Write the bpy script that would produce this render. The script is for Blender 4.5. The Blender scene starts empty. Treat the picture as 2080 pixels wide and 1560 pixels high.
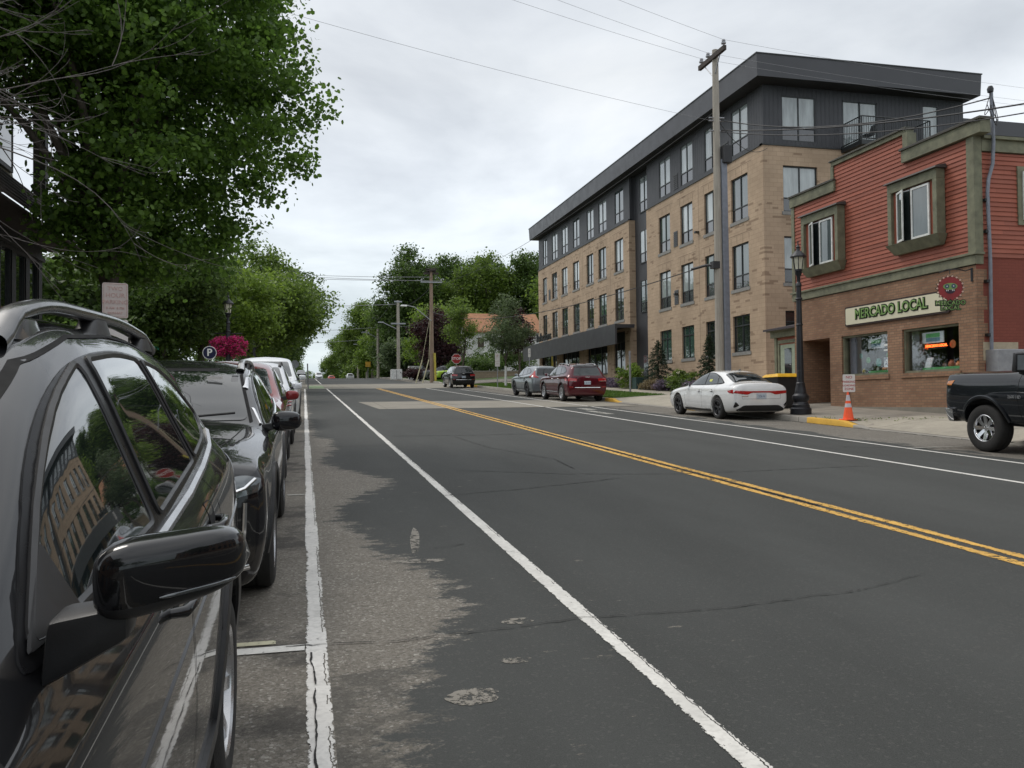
import bpy, bmesh, math, random
import numpy as np
from mathutils import Vector, Matrix, geometry
from mathutils.bvhtree import BVHTree
random.seed(7)
R = math.radians
sc = bpy.context.scene
COL = sc.collection
def zr(Y):
    """height of the road centre along the street: a 4 % climb that eases off past a crest"""
    if Y < 125: return .04*Y
    if Y < 165:
        u = Y-125; return 5.0+.04*u-.5*(.022/40)*u*u
    return 5.0+1.6-.44+.018*(Y-165)
CURB_R, CURB_L = 13.35, -2.5
# ------------------------------------------------------------------ materials
def nt(name):
    m = bpy.data.materials.new(name); m.use_nodes = True
    t = m.node_tree; b = t.nodes['Principled BSDF']
    return m, t, b
def L(t, a, b): t.links.new(a, b)
def ramp(t, fac, stops, interp='LINEAR'):
    r = t.nodes.new('ShaderNodeValToRGB'); r.color_ramp.interpolation = interp
    e = r.color_ramp.elements
    while len(e) < len(stops): e.new(.5)
    for i, (p, c) in enumerate(stops):
        e[i].position = p; e[i].color = (c[0], c[1], c[2], 1) if hasattr(c, '__len__') else (c, c, c, 1)
    L(t, fac, r.inputs[0]); return r.outputs[0]
def noise(t, vec, scale, detail=4, rough=.55, dist=0):
    n = t.nodes.new('ShaderNodeTexNoise'); n.inputs['Scale'].default_value = scale
    n.inputs['Detail'].default_value = detail; n.inputs['Roughness'].default_value = rough
    n.inputs['Distortion'].default_value = dist
    if vec: L(t, vec, n.inputs['Vector'])
    return n.outputs[0]
def mix(t, fac, a, b, mode='MIX'):
    n = t.nodes.new('ShaderNodeMix'); n.data_type = 'RGBA'; n.blend_type = mode; n.clamp_factor = True
    for i, v in ((0, fac), (6, a), (7, b)):
        if hasattr(v, 'is_linked'): L(t, v, n.inputs[i])
        elif i == 0: n.inputs[0].default_value = v
        else: n.inputs[i].default_value = (v[0], v[1], v[2], 1) if hasattr(v, '__len__') else (v, v, v, 1)
    return n.outputs[2]
def mth(t, op, a, b=0., c=None, clamp=False):
    n = t.nodes.new('ShaderNodeMath'); n.operation = op; n.use_clamp = clamp
    for i, v in enumerate((a, b, c)):
        if v is None: continue
        if hasattr(v, 'is_linked'): L(t, v, n.inputs[i])
        else: n.inputs[i].default_value = v
    return n.outputs[0]
def coords(t, kind='Object'):
    return t.nodes.new('ShaderNodeTexCoord').outputs[kind]
def pos(t): return t.nodes.new('ShaderNodeNewGeometry').outputs['Position']
def mapv(t, vec, scale=(1, 1, 1), rot=(0, 0, 0), loc=(0, 0, 0)):
    n = t.nodes.new('ShaderNodeMapping'); L(t, vec, n.inputs[0])
    n.inputs['Scale'].default_value = scale; n.inputs['Rotation'].default_value = rot; n.inputs['Location'].default_value = loc
    return n.outputs[0]
def bump(t, b, h, s=.3, d=.02):
    n = t.nodes.new('ShaderNodeBump'); n.inputs['Strength'].default_value = s; n.inputs['Distance'].default_value = d
    L(t, h, n.inputs['Height']); L(t, n.outputs[0], b.inputs['Normal'])
def M(name, col, rough=.6, metal=0, var=.15, scale=6, coat=0, bmp=0, bscale=60, spec=.5, emit=None, es=1, coord='Object'):
    """general procedural surface: base colour varied by noise, optional clear coat and bump"""
    m, t, b = nt(name)
    v = coords(t, coord) if coord != 'pos' else pos(t)
    n = noise(t, v, scale)
    lo = [max(0, c*(1-var)) for c in col]; hi = [min(1, c*(1+var)) for c in col]
    L(t, ramp(t, n, [(.3, lo), (.7, hi)]), b.inputs['Base Color'])
    n2 = noise(t, v, scale*3.1)
    L(t, ramp(t, n2, [(.3, max(.0, rough-.06*min(1, rough*4))), (.7, min(1, rough+.06*min(1, rough*4)))]), b.inputs['Roughness'])
    b.inputs['Metallic'].default_value = metal
    b.inputs['Specular IOR Level'].default_value = spec
    if coat: b.inputs['Coat Weight'].default_value = coat; b.inputs['Coat Roughness'].default_value = .02
    if bmp: bump(t, b, noise(t, v, bscale), bmp, .01)
    if emit:
        b.inputs['Emission Color'].default_value = (*emit, 1); b.inputs['Emission Strength'].default_value = es
    return m
def paint(name, col, flake=.1, metal=.3, rough=.28, dust=.25):
    m, t, b = nt(name)
    v = coords(t); n = noise(t, v, 2.5, 3)
    c = ramp(t, n, [(.3, [x*.93 for x in col]), (.7, [min(1, x*1.07) for x in col])])
    # road dust low on the panels
    sep = t.nodes.new('ShaderNodeSeparateXYZ'); L(t, v, sep.inputs[0])
    low = mth(t, 'MULTIPLY', mth(t, 'SUBTRACT', .62, sep.outputs[2], clamp=True), dust, clamp=True)
    spec = mth(t, 'MULTIPLY', low, ramp(t, noise(t, v, 9), [(.35, .2), (.7, 1.)]))
    c = mix(t, spec, c, (.16, .14, .12)); L(t, c, b.inputs['Base Color'])
    b.inputs['Metallic'].default_value = metal; b.inputs['Roughness'].default_value = rough
    b.inputs['Coat Weight'].default_value = 1; b.inputs['Coat IOR'].default_value = 1.5; b.inputs['Specular IOR Level'].default_value = .08 if max(col) < .1 else .4
    L(t, ramp(t, noise(t, v, 14), [(.3, .015), (.75, .05)]), b.inputs['Coat Roughness'])
    return m
MT = {}
def mk():
    MT['asphalt'] = road_mat()
    MT['black_plastic'] = M('black_plastic', (.016, .016, .017), .42, bmp=.04, bscale=400)
    MT['satin_black'] = M('satin_black_pillar', (.007, .007, .008), .3, spec=.16)
    MT['satin_grey'] = M('satin_grey_rail', (.035, .035, .038), .3, .2, coat=.7)
    MT['gloss_black'] = M('gloss_black_trim', (.006, .006, .007), .08, coat=1)
    MT['rubber'] = M('tyre_rubber', (.022, .021, .02), .82, bmp=.3, bscale=120, scale=20)
    MT['seam'] = M('panel_gap', (.003, .003, .003), .9)
    MT['glass'] = M('dark_car_glass', (.012, .016, .017), .02, var=.3, scale=1.2, coat=1, spec=.15)
    MT['glass_grey'] = M('pale_car_glass', (.035, .045, .047), .02, var=.3, scale=1.2, coat=1, spec=.15)
    MT['chrome'] = M('chrome', (.75, .75, .76), .1, 1)
    MT['alloy'] = M('silver_alloy', (.5, .5, .51), .28, .9)
    MT['alloy_dark'] = M('dark_alloy', (.09, .09, .095), .35, .7)
    MT['brake'] = M('brake_disc', (.12, .11, .1), .5, .8)
    MT['red_lens'] = M('red_lens', (.42, .010, .012), .12, coat=1)
    MT['clear_lens'] = M('clear_lens', (.13, .14, .145), .1, .65, coat=1, var=.35, scale=9)
    MT['amber'] = M('amber_lens', (.6, .2, .03), .15, coat=1)
    MT['plate'] = M('number_plate', (.5, .56, .62), .4, var=.15, scale=20)
    MT['plate_ink'] = M('plate_lettering', (.05, .07, .18), .5)
    MT['white_badge'] = M('badge_metal', (.6, .6, .6), .2, .8)
    MT['concrete'] = conc('pavement_concrete', (.29, .26, .215), joints=1.5)
    MT['concrete2'] = conc('driveway_concrete', (.37, .335, .27), joints=3)
    MT['concrete3'] = conc('crossing_concrete', (.245, .225, .185), joints=3)
    MT['curbc'] = conc('kerb_concrete', (.30, .28, .245), joints=3)
    MT['found'] = conc('foundation_concrete', (.25, .23, .19), joints=0)
    MT['yellow'] = worn('yellow_kerb_paint', (.62, .36, .05), .22)
    MT['wood'] = wood('weathered_pole_wood', (.44, .40, .34), (.27, .24, .20))
    MT['wood_red'] = wood('brown_pole_wood', (.34, .25, .185), (.14, .09, .065))
    MT['arm'] = wood('dark_crossarm_wood', (.075, .06, .052), (.03, .025, .022))
    MT['iron'] = M('black_cast_iron', (.012, .013, .017), .42, var=.3, bmp=.15)
    MT['galv'] = M('galvanised_steel', (.33, .34, .36), .45, .6)
    MT['riser'] = M('grey_riser_guard', (.20, .215, .25), .5, .1)
    MT['wire'] = M('cable_black', (.03, .03, .032), .6)
    MT['wire_l'] = M('bare_cable', (.30, .30, .31), .5)
    MT['porcelain'] = M('grey_porcelain', (.35, .35, .37), .2, coat=.5)
    MT['lampglass'] = M('lamp_glass_cream', (.62, .6, .48), .25, coat=.5)
    MT['white'] = M('white_paint', (.74, .74, .72), .5)
    MT['sign_white'] = M('sign_face_white', (.70, .67, .64), .45, var=.07, scale=9)
    MT['sign_faded'] = M('faded_sign_face', (.56, .49, .46), .5, var=.08, scale=9)
    MT['sign_red'] = M('sign_red', (.42, .03, .03), .4)
    MT['sign_red_faded'] = M('faded_red_lettering', (.50, .33, .30), .55, var=.25, scale=40)
    MT['stop_red'] = M('stop_sign_red', (.33, .025, .025), .35)
    MT['navy'] = M('navy_sign_face', (.012, .013, .05), .35)
    MT['steel_dark'] = M('rusty_brown_post', (.055, .03, .025), .8)
    MT['orange'] = M('cone_orange', (.95, .12, .035), .45, var=.06)
    MT['refl'] = M('reflective_collar', (.55, .52, .55), .35)
    MT['grass'] = M('lawn_soil', (.06, .10, .028), .95, var=.35, scale=3)
    MT['blade'] = leafm('grass_blade', (.075, .15, .03), .5)
    MT['verge'] = M('verge_ground', (.085, .10, .045), .95, var=.4, scale=.6)
    MT['mulch'] = M('planting_bed_mulch', (.045, .032, .026), .95, var=.5, scale=9, bmp=.8, bscale=30)
def conc(name, col, joints=1.5):
    m, t, b = nt(name); p = pos(t)
    n = noise(t, p, 1.2, 8, .65); n2 = noise(t, p, 60, 3)
    c = ramp(t, n, [(.28, [x*.72 for x in col]), (.5, col), (.75, [x*1.16 for x in col])])
    c = mix(t, .35, c, ramp(t, n2, [(.35, [x*.7 for x in col]), (.65, [x*1.2 for x in col])]))
    st = noise(t, p, .35, 6, .7)
    c = mix(t, ramp(t, st, [(.5, 0.), (.68, .45)]), c, (.11, .10, .085))
    if joints:
        s = t.nodes.new('ShaderNodeSeparateXYZ'); L(t, p, s.inputs[0])
        for ax in (0, 1):
            f = mth(t, 'ABSOLUTE', mth(t, 'SUBTRACT', mth(t, 'FRACT', mth(t, 'DIVIDE', s.outputs[ax], joints)), .5))
            c = mix(t, mth(t, 'GREATER_THAN', f, .5-.009/joints), c, (.05, .045, .035))
    L(t, c, b.inputs['Base Color']); b.inputs['Roughness'].default_value = .9
    bump(t, b, n2, .35, .006); return m
def worn(name, col, thr=.3, under=(.2, .185, .16)):
    m, t, b = nt(name); p = pos(t)
    n = noise(t, p, 9, 8, .7); k = ramp(t, n, [(thr, 0.), (thr+.12, 1.)])
    v = noise(t, p, 2.3, 5); c = ramp(t, v, [(.3, [x*.8 for x in col]), (.7, [min(1, x*1.1) for x in col])])
    L(t, mix(t, k, under, c), b.inputs['Base Color']); b.inputs['Roughness'].default_value = .8
    return m
def line_paint(name, col, cover=.36, ax=None):
    """worn road paint: chips and cracks let the asphalt sheet below show through"""
    m, t, b = nt(name); p = pos(t)
    n = noise(t, p, 16, 9, .74); big = noise(t, p, .9, 4)
    k = mth(t, 'ADD', n, mth(t, 'MULTIPLY', mth(t, 'SUBTRACT', big, .5), .35))
    a = ramp(t, k, [(cover-.03, 0.), (cover+.03, 1.)])
    if ax:
        sx_ = t.nodes.new('ShaderNodeSeparateXYZ'); L(t, p, sx_.inputs[0]); ctr, hw = (ax[0]+ax[1])/2, (ax[1]-ax[0])/2
        ed = mth(t, 'DIVIDE', mth(t, 'ABSOLUTE', mth(t, 'SUBTRACT', sx_.outputs[0], ctr)), hw)
        chip = noise(t, mapv(t, p, (1, .6, 1)), 34, 8, .75); lim = mth(t, 'SUBTRACT', 1.03, mth(t, 'MULTIPLY', mth(t, 'POWER', ramp(t, mth(t, 'ADD', mth(t, 'MULTIPLY', chip, .6), mth(t, 'MULTIPLY', big, .4)), [(.42, 0.), (.68, 1.)]), 1.5), .75))
        a = mth(t, 'MULTIPLY', a, mth(t, 'LESS_THAN', ed, lim))
        # fine dark split along one side of the stripe
        wv = mth(t, 'MULTIPLY', mth(t, 'SUBTRACT', noise(t, p, 11, 6, .7), .5), .9); sp_ = mth(t, 'LESS_THAN', mth(t, 'ABSOLUTE', mth(t, 'SUBTRACT', mth(t, 'DIVIDE', mth(t, 'SUBTRACT', sx_.outputs[0], ctr), hw), mth(t, 'ADD', wv, .62))), .05)
        a = mth(t, 'MULTIPLY', a, mth(t, 'SUBTRACT', 1., mth(t, 'MULTIPLY', sp_, mth(t, 'GREATER_THAN', big, .47))))
    c = ramp(t, noise(t, p, 3.5, 6, .7), [(.3, [x*.78 for x in col]), (.65, col)])
    c = mix(t, ramp(t, noise(t, p, 30, 4), [(.45, .0), (.75, .3)]), c, (.2, .19, .17))
    L(t, c, b.inputs['Base Color']); L(t, a, b.inputs['Alpha']); b.inputs['Roughness'].default_value = .75
    return m
def wood(name, c1, c2):
    m, t, b = nt(name); v = coords(t)
    n = noise(t, mapv(t, v, (14, 14, .35)), 3, 8, .7); k = noise(t, v, 1.5, 5)
    c = ramp(t, n, [(.33, c2), (.62, c1)])
    c = mix(t, ramp(t, k, [(.45, 0.), (.65, .6)]), c, [x*.7 for x in c1])
    L(t, c, b.inputs['Base Color']); b.inputs['Roughness'].default_value = .9
    bump(t, b, n, .5, .01); return m
def leafm(name, col, tr=.45, spread=.4, hue=.25):
    """leaf: colour differs from leaf to leaf; thin and translucent"""
    m, t, b = nt(name)
    g = t.nodes.new('ShaderNodeNewGeometry'); rnd = g.outputs['Random Per Island']
    n = noise(t, g.outputs['Position'], .8, 2)
    f = mth(t, 'ADD', mth(t, 'MULTIPLY', rnd, .6), mth(t, 'MULTIPLY', n, .4))
    lo = [c*(1-spread) for c in col]; hi = [min(1, col[0]*(1+spread+hue)), min(1, col[1]*(1+spread)), col[2]*(1+spread*.5)]
    c = ramp(t, f, [(.2, lo), (.8, hi)]); L(t, c, b.inputs['Base Color'])
    b.inputs['Roughness'].default_value = .5; b.inputs['Specular IOR Level'].default_value = .35
    tl = t.nodes.new('ShaderNodeBsdfTranslucent'); L(t, mix(t, .0, c, c), tl.inputs[0])
    br = t.nodes.new('ShaderNodeHueSaturation'); br.inputs['Value'].default_value = 1.5; L(t, c, br.inputs['Color']); L(t, br.outputs[0], tl.inputs[0])
    ms = t.nodes.new('ShaderNodeMixShader'); ms.inputs[0].default_value = tr
    out = t.nodes['Material Output']; L(t, b.outputs[0], ms.inputs[1]); L(t, tl.outputs[0], ms.inputs[2]); L(t, ms.outputs[0], out.inputs[0])
    return m
def road_mat():
    m, t, b = nt('asphalt'); p = pos(t)
    s = t.nodes.new('ShaderNodeSeparateXYZ'); L(t, p, s.inputs[0]); X, Y = s.outputs[0], s.outputs[1]
    grain = noise(t, p, 160, 3, .75); fine = noise(t, p, 55, 4)
    vo = t.nodes.new('ShaderNodeTexVoronoi'); vo.inputs['Scale'].default_value = 75; L(t, p, vo.inputs['Vector'])
    sv = t.nodes.new('ShaderNodeSeparateColor'); L(t, vo.outputs['Color'], sv.inputs[0]); peb = sv.outputs[0]
    tan = ramp(t, grain, [(.3, (.115, .103, .085)), (.5, (.19, .172, .143)), (.72, (.40, .37, .32))])
    tan = mix(t, .55, tan, ramp(t, peb, [(.0, (.05, .045, .038)), (.35, (.13, .118, .10)), (.75, (.22, .20, .17)), (.93, (.30, .28, .25)), (1., (.55, .53, .48))]))
    tan = mix(t, ramp(t, noise(t, p, 1.1, 6, .7), [(.35, .0), (.7, .4)]), tan, (.12, .106, .086))
    dark = ramp(t, grain, [(.3, (.031, .033, .031)), (.7, (.055, .057, .053))])
    mott = noise(t, mapv(t, p, (.55, .13, 1)), 1.6, 6, .6)
    dark = mix(t, ramp(t, mott, [(.35, 0.), (.75, .55)]), dark, (.076, .079, .075))
    dark = mix(t, ramp(t, noise(t, p, 2.8, 9, .75), [(.5, 0.), (.8, .5)]), dark, (.05, .05, .046))
    spk = ramp(t, noise(t, p, 70, 2, .5), [(.72, 0.), (.80, .45)]); dark = mix(t, spk, dark, (.13, .125, .115))
    # left boundary of the seal coat as a function of Y
    by = t.nodes.new('ShaderNodeValToRGB'); by.color_ramp.interpolation = 'B_SPLINE'
    pts = [(0, .35), (3.3, .36), (4.4, .50), (5.3, .95), (6.4, .80), (7.4, .50), (8.7, .22), (10., .45), (11.3, 1.25), (12.1, .85), (13.2, .25), (15., .30), (16.8, .55), (18.4, .50), (19.4, .12), (24, .08), (30, .06), (40, .06)]
    e = by.color_ramp.elements
    while len(e) < len(pts): e.new(.5)
    for i, (y, v) in enumerate(pts): e[i].position = y/40; e[i].color = (v/2, v/2, v/2, 1)
    L(t, mth(t, 'DIVIDE', Y, 40., clamp=True), by.inputs[0])
    bd = mth(t, 'MULTIPLY', by.outputs[0], 2.)
    rag = noise(t, mapv(t, p, (1.0, 2.1, 1)), 2.3, 12, .72)
    off = mth(t, 'MULTIPLY', mth(t, 'SUBTRACT', rag, .5), 1.35)
    dl = mth(t, 'ADD', mth(t, 'SUBTRACT', X, bd), off)
    kl = ramp(t, mth(t, 'ADD', dl, mth(t, 'MULTIPLY', mth(t, 'SUBTRACT', fine, .5), .28)), [(.0, 0.), (.09, 1.)])
    # right parking lane: worn, patchy
    rr = mth(t, 'ADD', mth(t, 'SUBTRACT', X, 11.4), mth(t, 'MULTIPLY', mth(t, 'SUBTRACT', noise(t, mapv(t, p, (1.4, .45, 1)), 1.6, 9, .65), .5), 2.6))
    kr = ramp(t, rr, [(.0, 0.), (.12, .85)])
    flk = ramp(t, noise(t, mapv(t, p, (1, 1.9, 1)), 3.6, 12, .72), [(.64, 0.), (.67, .9)])
    flm = mth(t, 'MULTIPLY', flk, mth(t, 'LESS_THAN', X, 2.3))
    cov = mth(t, 'MULTIPLY', kl, mth(t, 'SUBTRACT', 1., kr)); cov = mth(t, 'MULTIPLY', cov, mth(t, 'SUBTRACT', 1., flm))
    thin = mth(t, 'MULTIPLY', ramp(t, noise(t, mapv(t, p, (1, 1.5, 1)), 2.1, 10, .7), [(.44, 0.), (.54, .62)]), mth(t, 'LESS_THAN', mth(t, 'ADD', Y, mth(t, 'MULTIPLY', rag, 1.2)), 4.9))
    tan = mix(t, mth(t, 'MULTIPLY', thin, mth(t, 'GREATER_THAN', X, .115)), tan, (.058, .056, .05))
    dark = mix(t, mth(t, 'MULTIPLY', ramp(t, peb, [(.88, 0.), (1., .5)]), .4), dark, (.15, .145, .13))
    c = mix(t, cov, tan, dark)
    # dark oil patches in the left parking bays
    oil = mth(t, 'MULTIPLY', ramp(t, noise(t, p, 1.3, 7, .7), [(.52, 0.), (.62, .75)]), mth(t, 'LESS_THAN', X, 0.02))
    c = mix(t, oil, c, (.045, .042, .038))
    L(t, c, b.inputs['Base Color']); L(t, ramp(t, grain, [(.3, .95), (.7, .78)]), b.inputs['Roughness'])
    b.inputs['Specular IOR Level'].default_value = .35
    hh = mix(t, cov, grain, mth(t, 'MULTIPLY', grain, .45)); bump(t, b, hh, .5, .006)
    return m
def brick(name, cols, bw=.2, bh=.068, mortar=.01, mcol=(.2, .16, .12), bmp=.5, accent=None, athr=.9, coord='pos', nscale=1.0):
    """brick work on upright walls that follow the X or Y axis (u = x + y, v = z)"""
    m, t, b = nt(name); p = pos(t) if coord == 'pos' else coords(t)
    s = t.nodes.new('ShaderNodeSeparateXYZ'); L(t, p, s.inputs[0])
    u = mth(t, 'ADD', s.outputs[0], s.outputs[1])
    cb = t.nodes.new('ShaderNodeCombineXYZ'); L(t, u, cb.inputs[0]); L(t, s.outputs[2], cb.inputs[1])
    bt = t.nodes.new('ShaderNodeTexBrick'); L(t, cb.outputs[0], bt.inputs['Vector'])
    for k, v in (('Scale', 1), ('Mortar Size', mortar), ('Mortar Smooth', .1), ('Bias', 0), ('Brick Width', bw), ('Row Height', bh)): bt.inputs[k].default_value = v
    bt.inputs['Color1'].default_value = (0, 0, 0, 1); bt.inputs['Color2'].default_value = (1, 1, 1, 1); bt.inputs['Mortar'].default_value = (.5, .5, .5, 1)
    c = ramp(t, bt.outputs[0], [(i/(len(cols)-1)*.96+.02, k) for i, k in enumerate(cols)], 'CONSTANT' if len(cols) > 3 else 'LINEAR')
    if accent is not None:
        bt2 = t.nodes.new('ShaderNodeTexBrick'); L(t, cb.outputs[0], bt2.inputs['Vector'])
        for k, v in (('Scale', 1), ('Mortar Size', 0), ('Bias', 0), ('Brick Width', .44), ('Row Height', .10)): bt2.inputs[k].default_value = v
        bt2.inputs['Color1'].default_value = (0, 0, 0, 1); bt2.inputs['Color2'].default_value = (1, 1, 1, 1)
        ln = noise(t, cb.outputs[0], .5, 2)
        am = mth(t, 'GREATER_THAN', mth(t, 'ADD', bt2.outputs[0], mth(t, 'MULTIPLY', mth(t, 'SUBTRACT', ln, .5), .3)), athr)
    w = noise(t, p, .55*nscale, 6, .6); c = mix(t, .5, c, ramp(t, w, [(.3, [x*.72 for x in cols[0]]), (.7, [min(1, x*1.25) for x in cols[-1]])]))
    if accent is not None: c = mix(t, mth(t, 'MULTIPLY', am, .58), c, accent)
    c = mix(t, bt.outputs[1], c, mcol)
    L(t, c, b.inputs['Base Color']); b.inputs['Roughness'].default_value = .88
    h = mth(t, 'SUBTRACT', mth(t, 'MULTIPLY', noise(t, p, 40), .3), bt.outputs[1]); bump(t, b, h, bmp, .008)
    return m
def board_mat(name, col):
    m, t, b = nt(name); g = t.nodes.new('ShaderNodeNewGeometry'); p = g.outputs['Position']
    c = ramp(t, g.outputs['Random Per Island'], [(0., [x*.80 for x in col]), (.5, col), (1., [x*1.14 for x in col])])
    c = mix(t, ramp(t, noise(t, mapv(t, p, (.6, .6, 2)), 1.3, 6, .7), [(.42, 0.), (.75, .45)]), c, [min(1, x*1.35+.03) for x in col])
    c = mix(t, ramp(t, noise(t, mapv(t, p, (5, 5, .6)), 1.5, 6, .75), [(.55, 0.), (.75, .35)]), c, [x*.5 for x in col])
    L(t, c, b.inputs['Base Color']); b.inputs['Roughness'].default_value = .65; bump(t, b, noise(t, mapv(t, p, (3, 3, 40)), 4, 4), .12, .004); return m
# ------------------------------------------------------------------ mesh helpers
def wm(o):
    m = o.matrix_basis.copy()
    if o.parent: m = wm(o.parent) @ o.matrix_parent_inverse @ m
    return m
def adopt(o, parent):
    if parent is not None:
        o.parent = parent; o.matrix_parent_inverse = wm(parent).inverted()
def addmesh(name, me, mats, parent=None):
    o = bpy.data.objects.new(name, me); COL.objects.link(o)
    for m in (mats if isinstance(mats, (list, tuple)) else [mats]): me.materials.append(m)
    adopt(o, parent); return o
def tag(o, label=None, cat=None, group=None, kind=None):
    if label: o['label'] = label
    if cat: o['category'] = cat
    if group: o['group'] = group
    if kind: o['kind'] = kind
    return o
def thing(name, label, cat, loc=(0, 0, 0), rotz=0, group=None):
    o = bpy.data.objects.new(name, None); COL.objects.link(o); o.empty_display_size = .3
    o.location = loc; o.rotation_euler = (0, 0, rotz); return tag(o, label, cat, group)
def kids(o): return [c for c in COL.objects if c.parent is o]
def dup(o, parent=None, label=None):
    c = o.copy(); COL.objects.link(c)
    if parent is not None: c.parent = parent
    for k in kids(o): dup(k, c)
    if label: c['label'] = label
    return c
def sharpen(bm, ang=35):
    bm.normal_update(); a = R(ang)
    for f in bm.faces: f.smooth = True
    for e in bm.edges:
        if len(e.link_faces) == 2:
            if e.calc_face_angle(0) > a: e.smooth = False
class MB:
    """collects shapes in world (or thing) coordinates and links them as ONE mesh"""
    def __init__(s): s.v = []; s.f = []; s.m = []
    def add(s, vs, fs, mi=0):
        k = len(s.v); s.v += [tuple(v) for v in vs]; s.f += [tuple(i+k for i in f) for f in fs]; s.m += [mi]*len(fs); return s
    def box(s, a, b, mi=0):
        (x0, y0, z0), (x1, y1, z1) = a, b
        x0, x1 = sorted((x0, x1)); y0, y1 = sorted((y0, y1)); z0, z1 = sorted((z0, z1))
        return s.add([(x0, y0, z0), (x1, y0, z0), (x1, y1, z0), (x0, y1, z0), (x0, y0, z1), (x1, y0, z1), (x1, y1, z1), (x0, y1, z1)],
                     [(0, 3, 2, 1), (4, 5, 6, 7), (0, 1, 5, 4), (1, 2, 6, 5), (2, 3, 7, 6), (3, 0, 4, 7)], mi)
    def quad(s, *p, mi=0): return s.add(p, [tuple(range(len(p)))], mi)
    def hexa(s, p, mi=0):
        return s.add(p, [(0, 3, 2, 1), (4, 5, 6, 7), (0, 1, 5, 4), (1, 2, 6, 5), (2, 3, 7, 6), (3, 0, 4, 7)], mi)
    def tube(s, pts, r, n=8, cap=True, mi=0):
        pts = [Vector(p) for p in pts]; rs = r if hasattr(r, '__len__') else [r]*len(pts)
        k = len(s.v); up = Vector((0, 0, 1))
        prev = None
        for i, p in enumerate(pts):
            d = (pts[min(i+1, len(pts)-1)]-pts[max(i-1, 0)]).normalized()
            if prev is None:
                a = d.cross(up) if abs(d.z) < .95 else d.cross(Vector((1, 0, 0)))
            else: a = prev-d*prev.dot(d)
            a.normalize(); prev = a; c = d.cross(a)
            for j in range(n):
                t = 2*math.pi*j/n; s.v.append(tuple(p+(a*math.cos(t)+c*math.sin(t))*rs[i]))
        for i in range(len(pts)-1):
            for j in range(n):
                j2 = (j+1) % n; s.f.append((k+i*n+j, k+i*n+j2, k+(i+1)*n+j2, k+(i+1)*n+j)); s.m.append(mi)
        if cap:
            s.f.append(tuple(k+j for j in range(n))[::-1]); s.f.append(tuple(k+(len(pts)-1)*n+j for j in range(n))); s.m += [mi, mi]
        return s
    def lathe(s, prof, c=(0, 0, 0), axis='z', n=24, mi=0, close=False):
        k = len(s.v); m = len(prof)
        for j in range(n):
            t = 2*math.pi*j/n
            for r, h in prof:
                x, y = r*math.cos(t), r*math.sin(t)
                p = (x, y, h) if axis == 'z' else ((x, h, y) if axis == 'y' else (h, x, y))
                s.v.append((p[0]+c[0], p[1]+c[1], p[2]+c[2]))
        for j in range(n):
            j2 = (j+1) % n
            for i in range(m-1 if not close else m):
                i2 = (i+1) % m
                q = (k+j*m+i, k+j2*m+i, k+j2*m+i2, k+j*m+i2)
                s.f.append(q if axis != 'y' else q[::-1]); s.m.append(mi)
        return s
    def prism(s, poly, axis, a, b, mi=0):
        """2-D outline extruded from a to b along axis; outline in the other two axes in order"""
        def P(u, v, w): return {'x': (w, u, v), 'y': (u, w, v), 'z': (u, v, w)}[axis]
        n = len(poly); k = len(s.v)
        s.v += [P(u, v, a) for u, v in poly]+[P(u, v, b) for u, v in poly]
        s.f += [tuple(k+i for i in range(n))[::-1], tuple(k+n+i for i in range(n))]+[(k+i, k+(i+1) % n, k+n+(i+1) % n, k+n+i) for i in range(n)]
        s.m += [mi]*(n+2); return s
    def build(s, name, mats, parent=None, smooth=None, bevel=0, fix=True):
        me = bpy.data.meshes.new(name); me.from_pydata(s.v, [], s.f)
        mats = mats if isinstance(mats, (list, tuple)) else [mats]
        if len(mats) > 1: me.polygons.foreach_set('material_index', s.m)
        if fix or smooth or bevel:
            bm = bmesh.new(); bm.from_mesh(me)
            if smooth: bmesh.ops.remove_doubles(bm, verts=bm.verts, dist=2e-5)
            if fix: bmesh.ops.recalc_face_normals(bm, faces=bm.faces)
            if bevel:
                bmesh.ops.bevel(bm, geom=[e for e in bm.edges if len(e.link_faces) == 2 and e.calc_face_angle(0) > .6], offset=bevel, segments=2, affect='EDGES', profile=.6)
            if smooth:
                sharpen(bm, smooth)
            bm.to_mesh(me); bm.free()
        return addmesh(name, me, mats, parent)
def wall(mb, o, u, n, U0, U1, V0, V1, holes, depth, mi=0, mr=None):
    """upright wall: origin o, horizontal unit u, outward normal n; rectangular openings with reveals"""
    o, u, n = Vector(o), Vector(u), Vector(n); z = Vector((0, 0, 1))
    us = sorted({U0, U1, *[h[0] for h in holes], *[h[1] for h in holes]}); vs = sorted({V0, V1, *[h[2] for h in holes], *[h[3] for h in holes]})
    us = [a for a in us if U0 <= a <= U1]; vs = [a for a in vs if V0 <= a <= V1]
    P = lambda a, b, d=0: tuple(o+u*a+z*b-n*d)
    for i in range(len(us)-1):
        for j in range(len(vs)-1):
            a, b = (us[i]+us[i+1])/2, (vs[j]+vs[j+1])/2
            if any(h[0] < a < h[1] and h[2] < b < h[3] for h in holes): continue
            mb.quad(P(us[i], vs[j]), P(us[i+1], vs[j]), P(us[i+1], vs[j+1]), P(us[i], vs[j+1]), mi=mi)
    for h in holes:
        a0, a1, b0, b1 = h[:4]
        for q in (((a0, b0), (a1, b0)), ((a1, b0), (a1, b1)), ((a1, b1), (a0, b1)), ((a0, b1), (a0, b0))):
            mb.quad(P(*q[0]), P(*q[1]), P(*q[1], depth), P(*q[0], depth), mi=mi if mr is None else mr)
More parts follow.
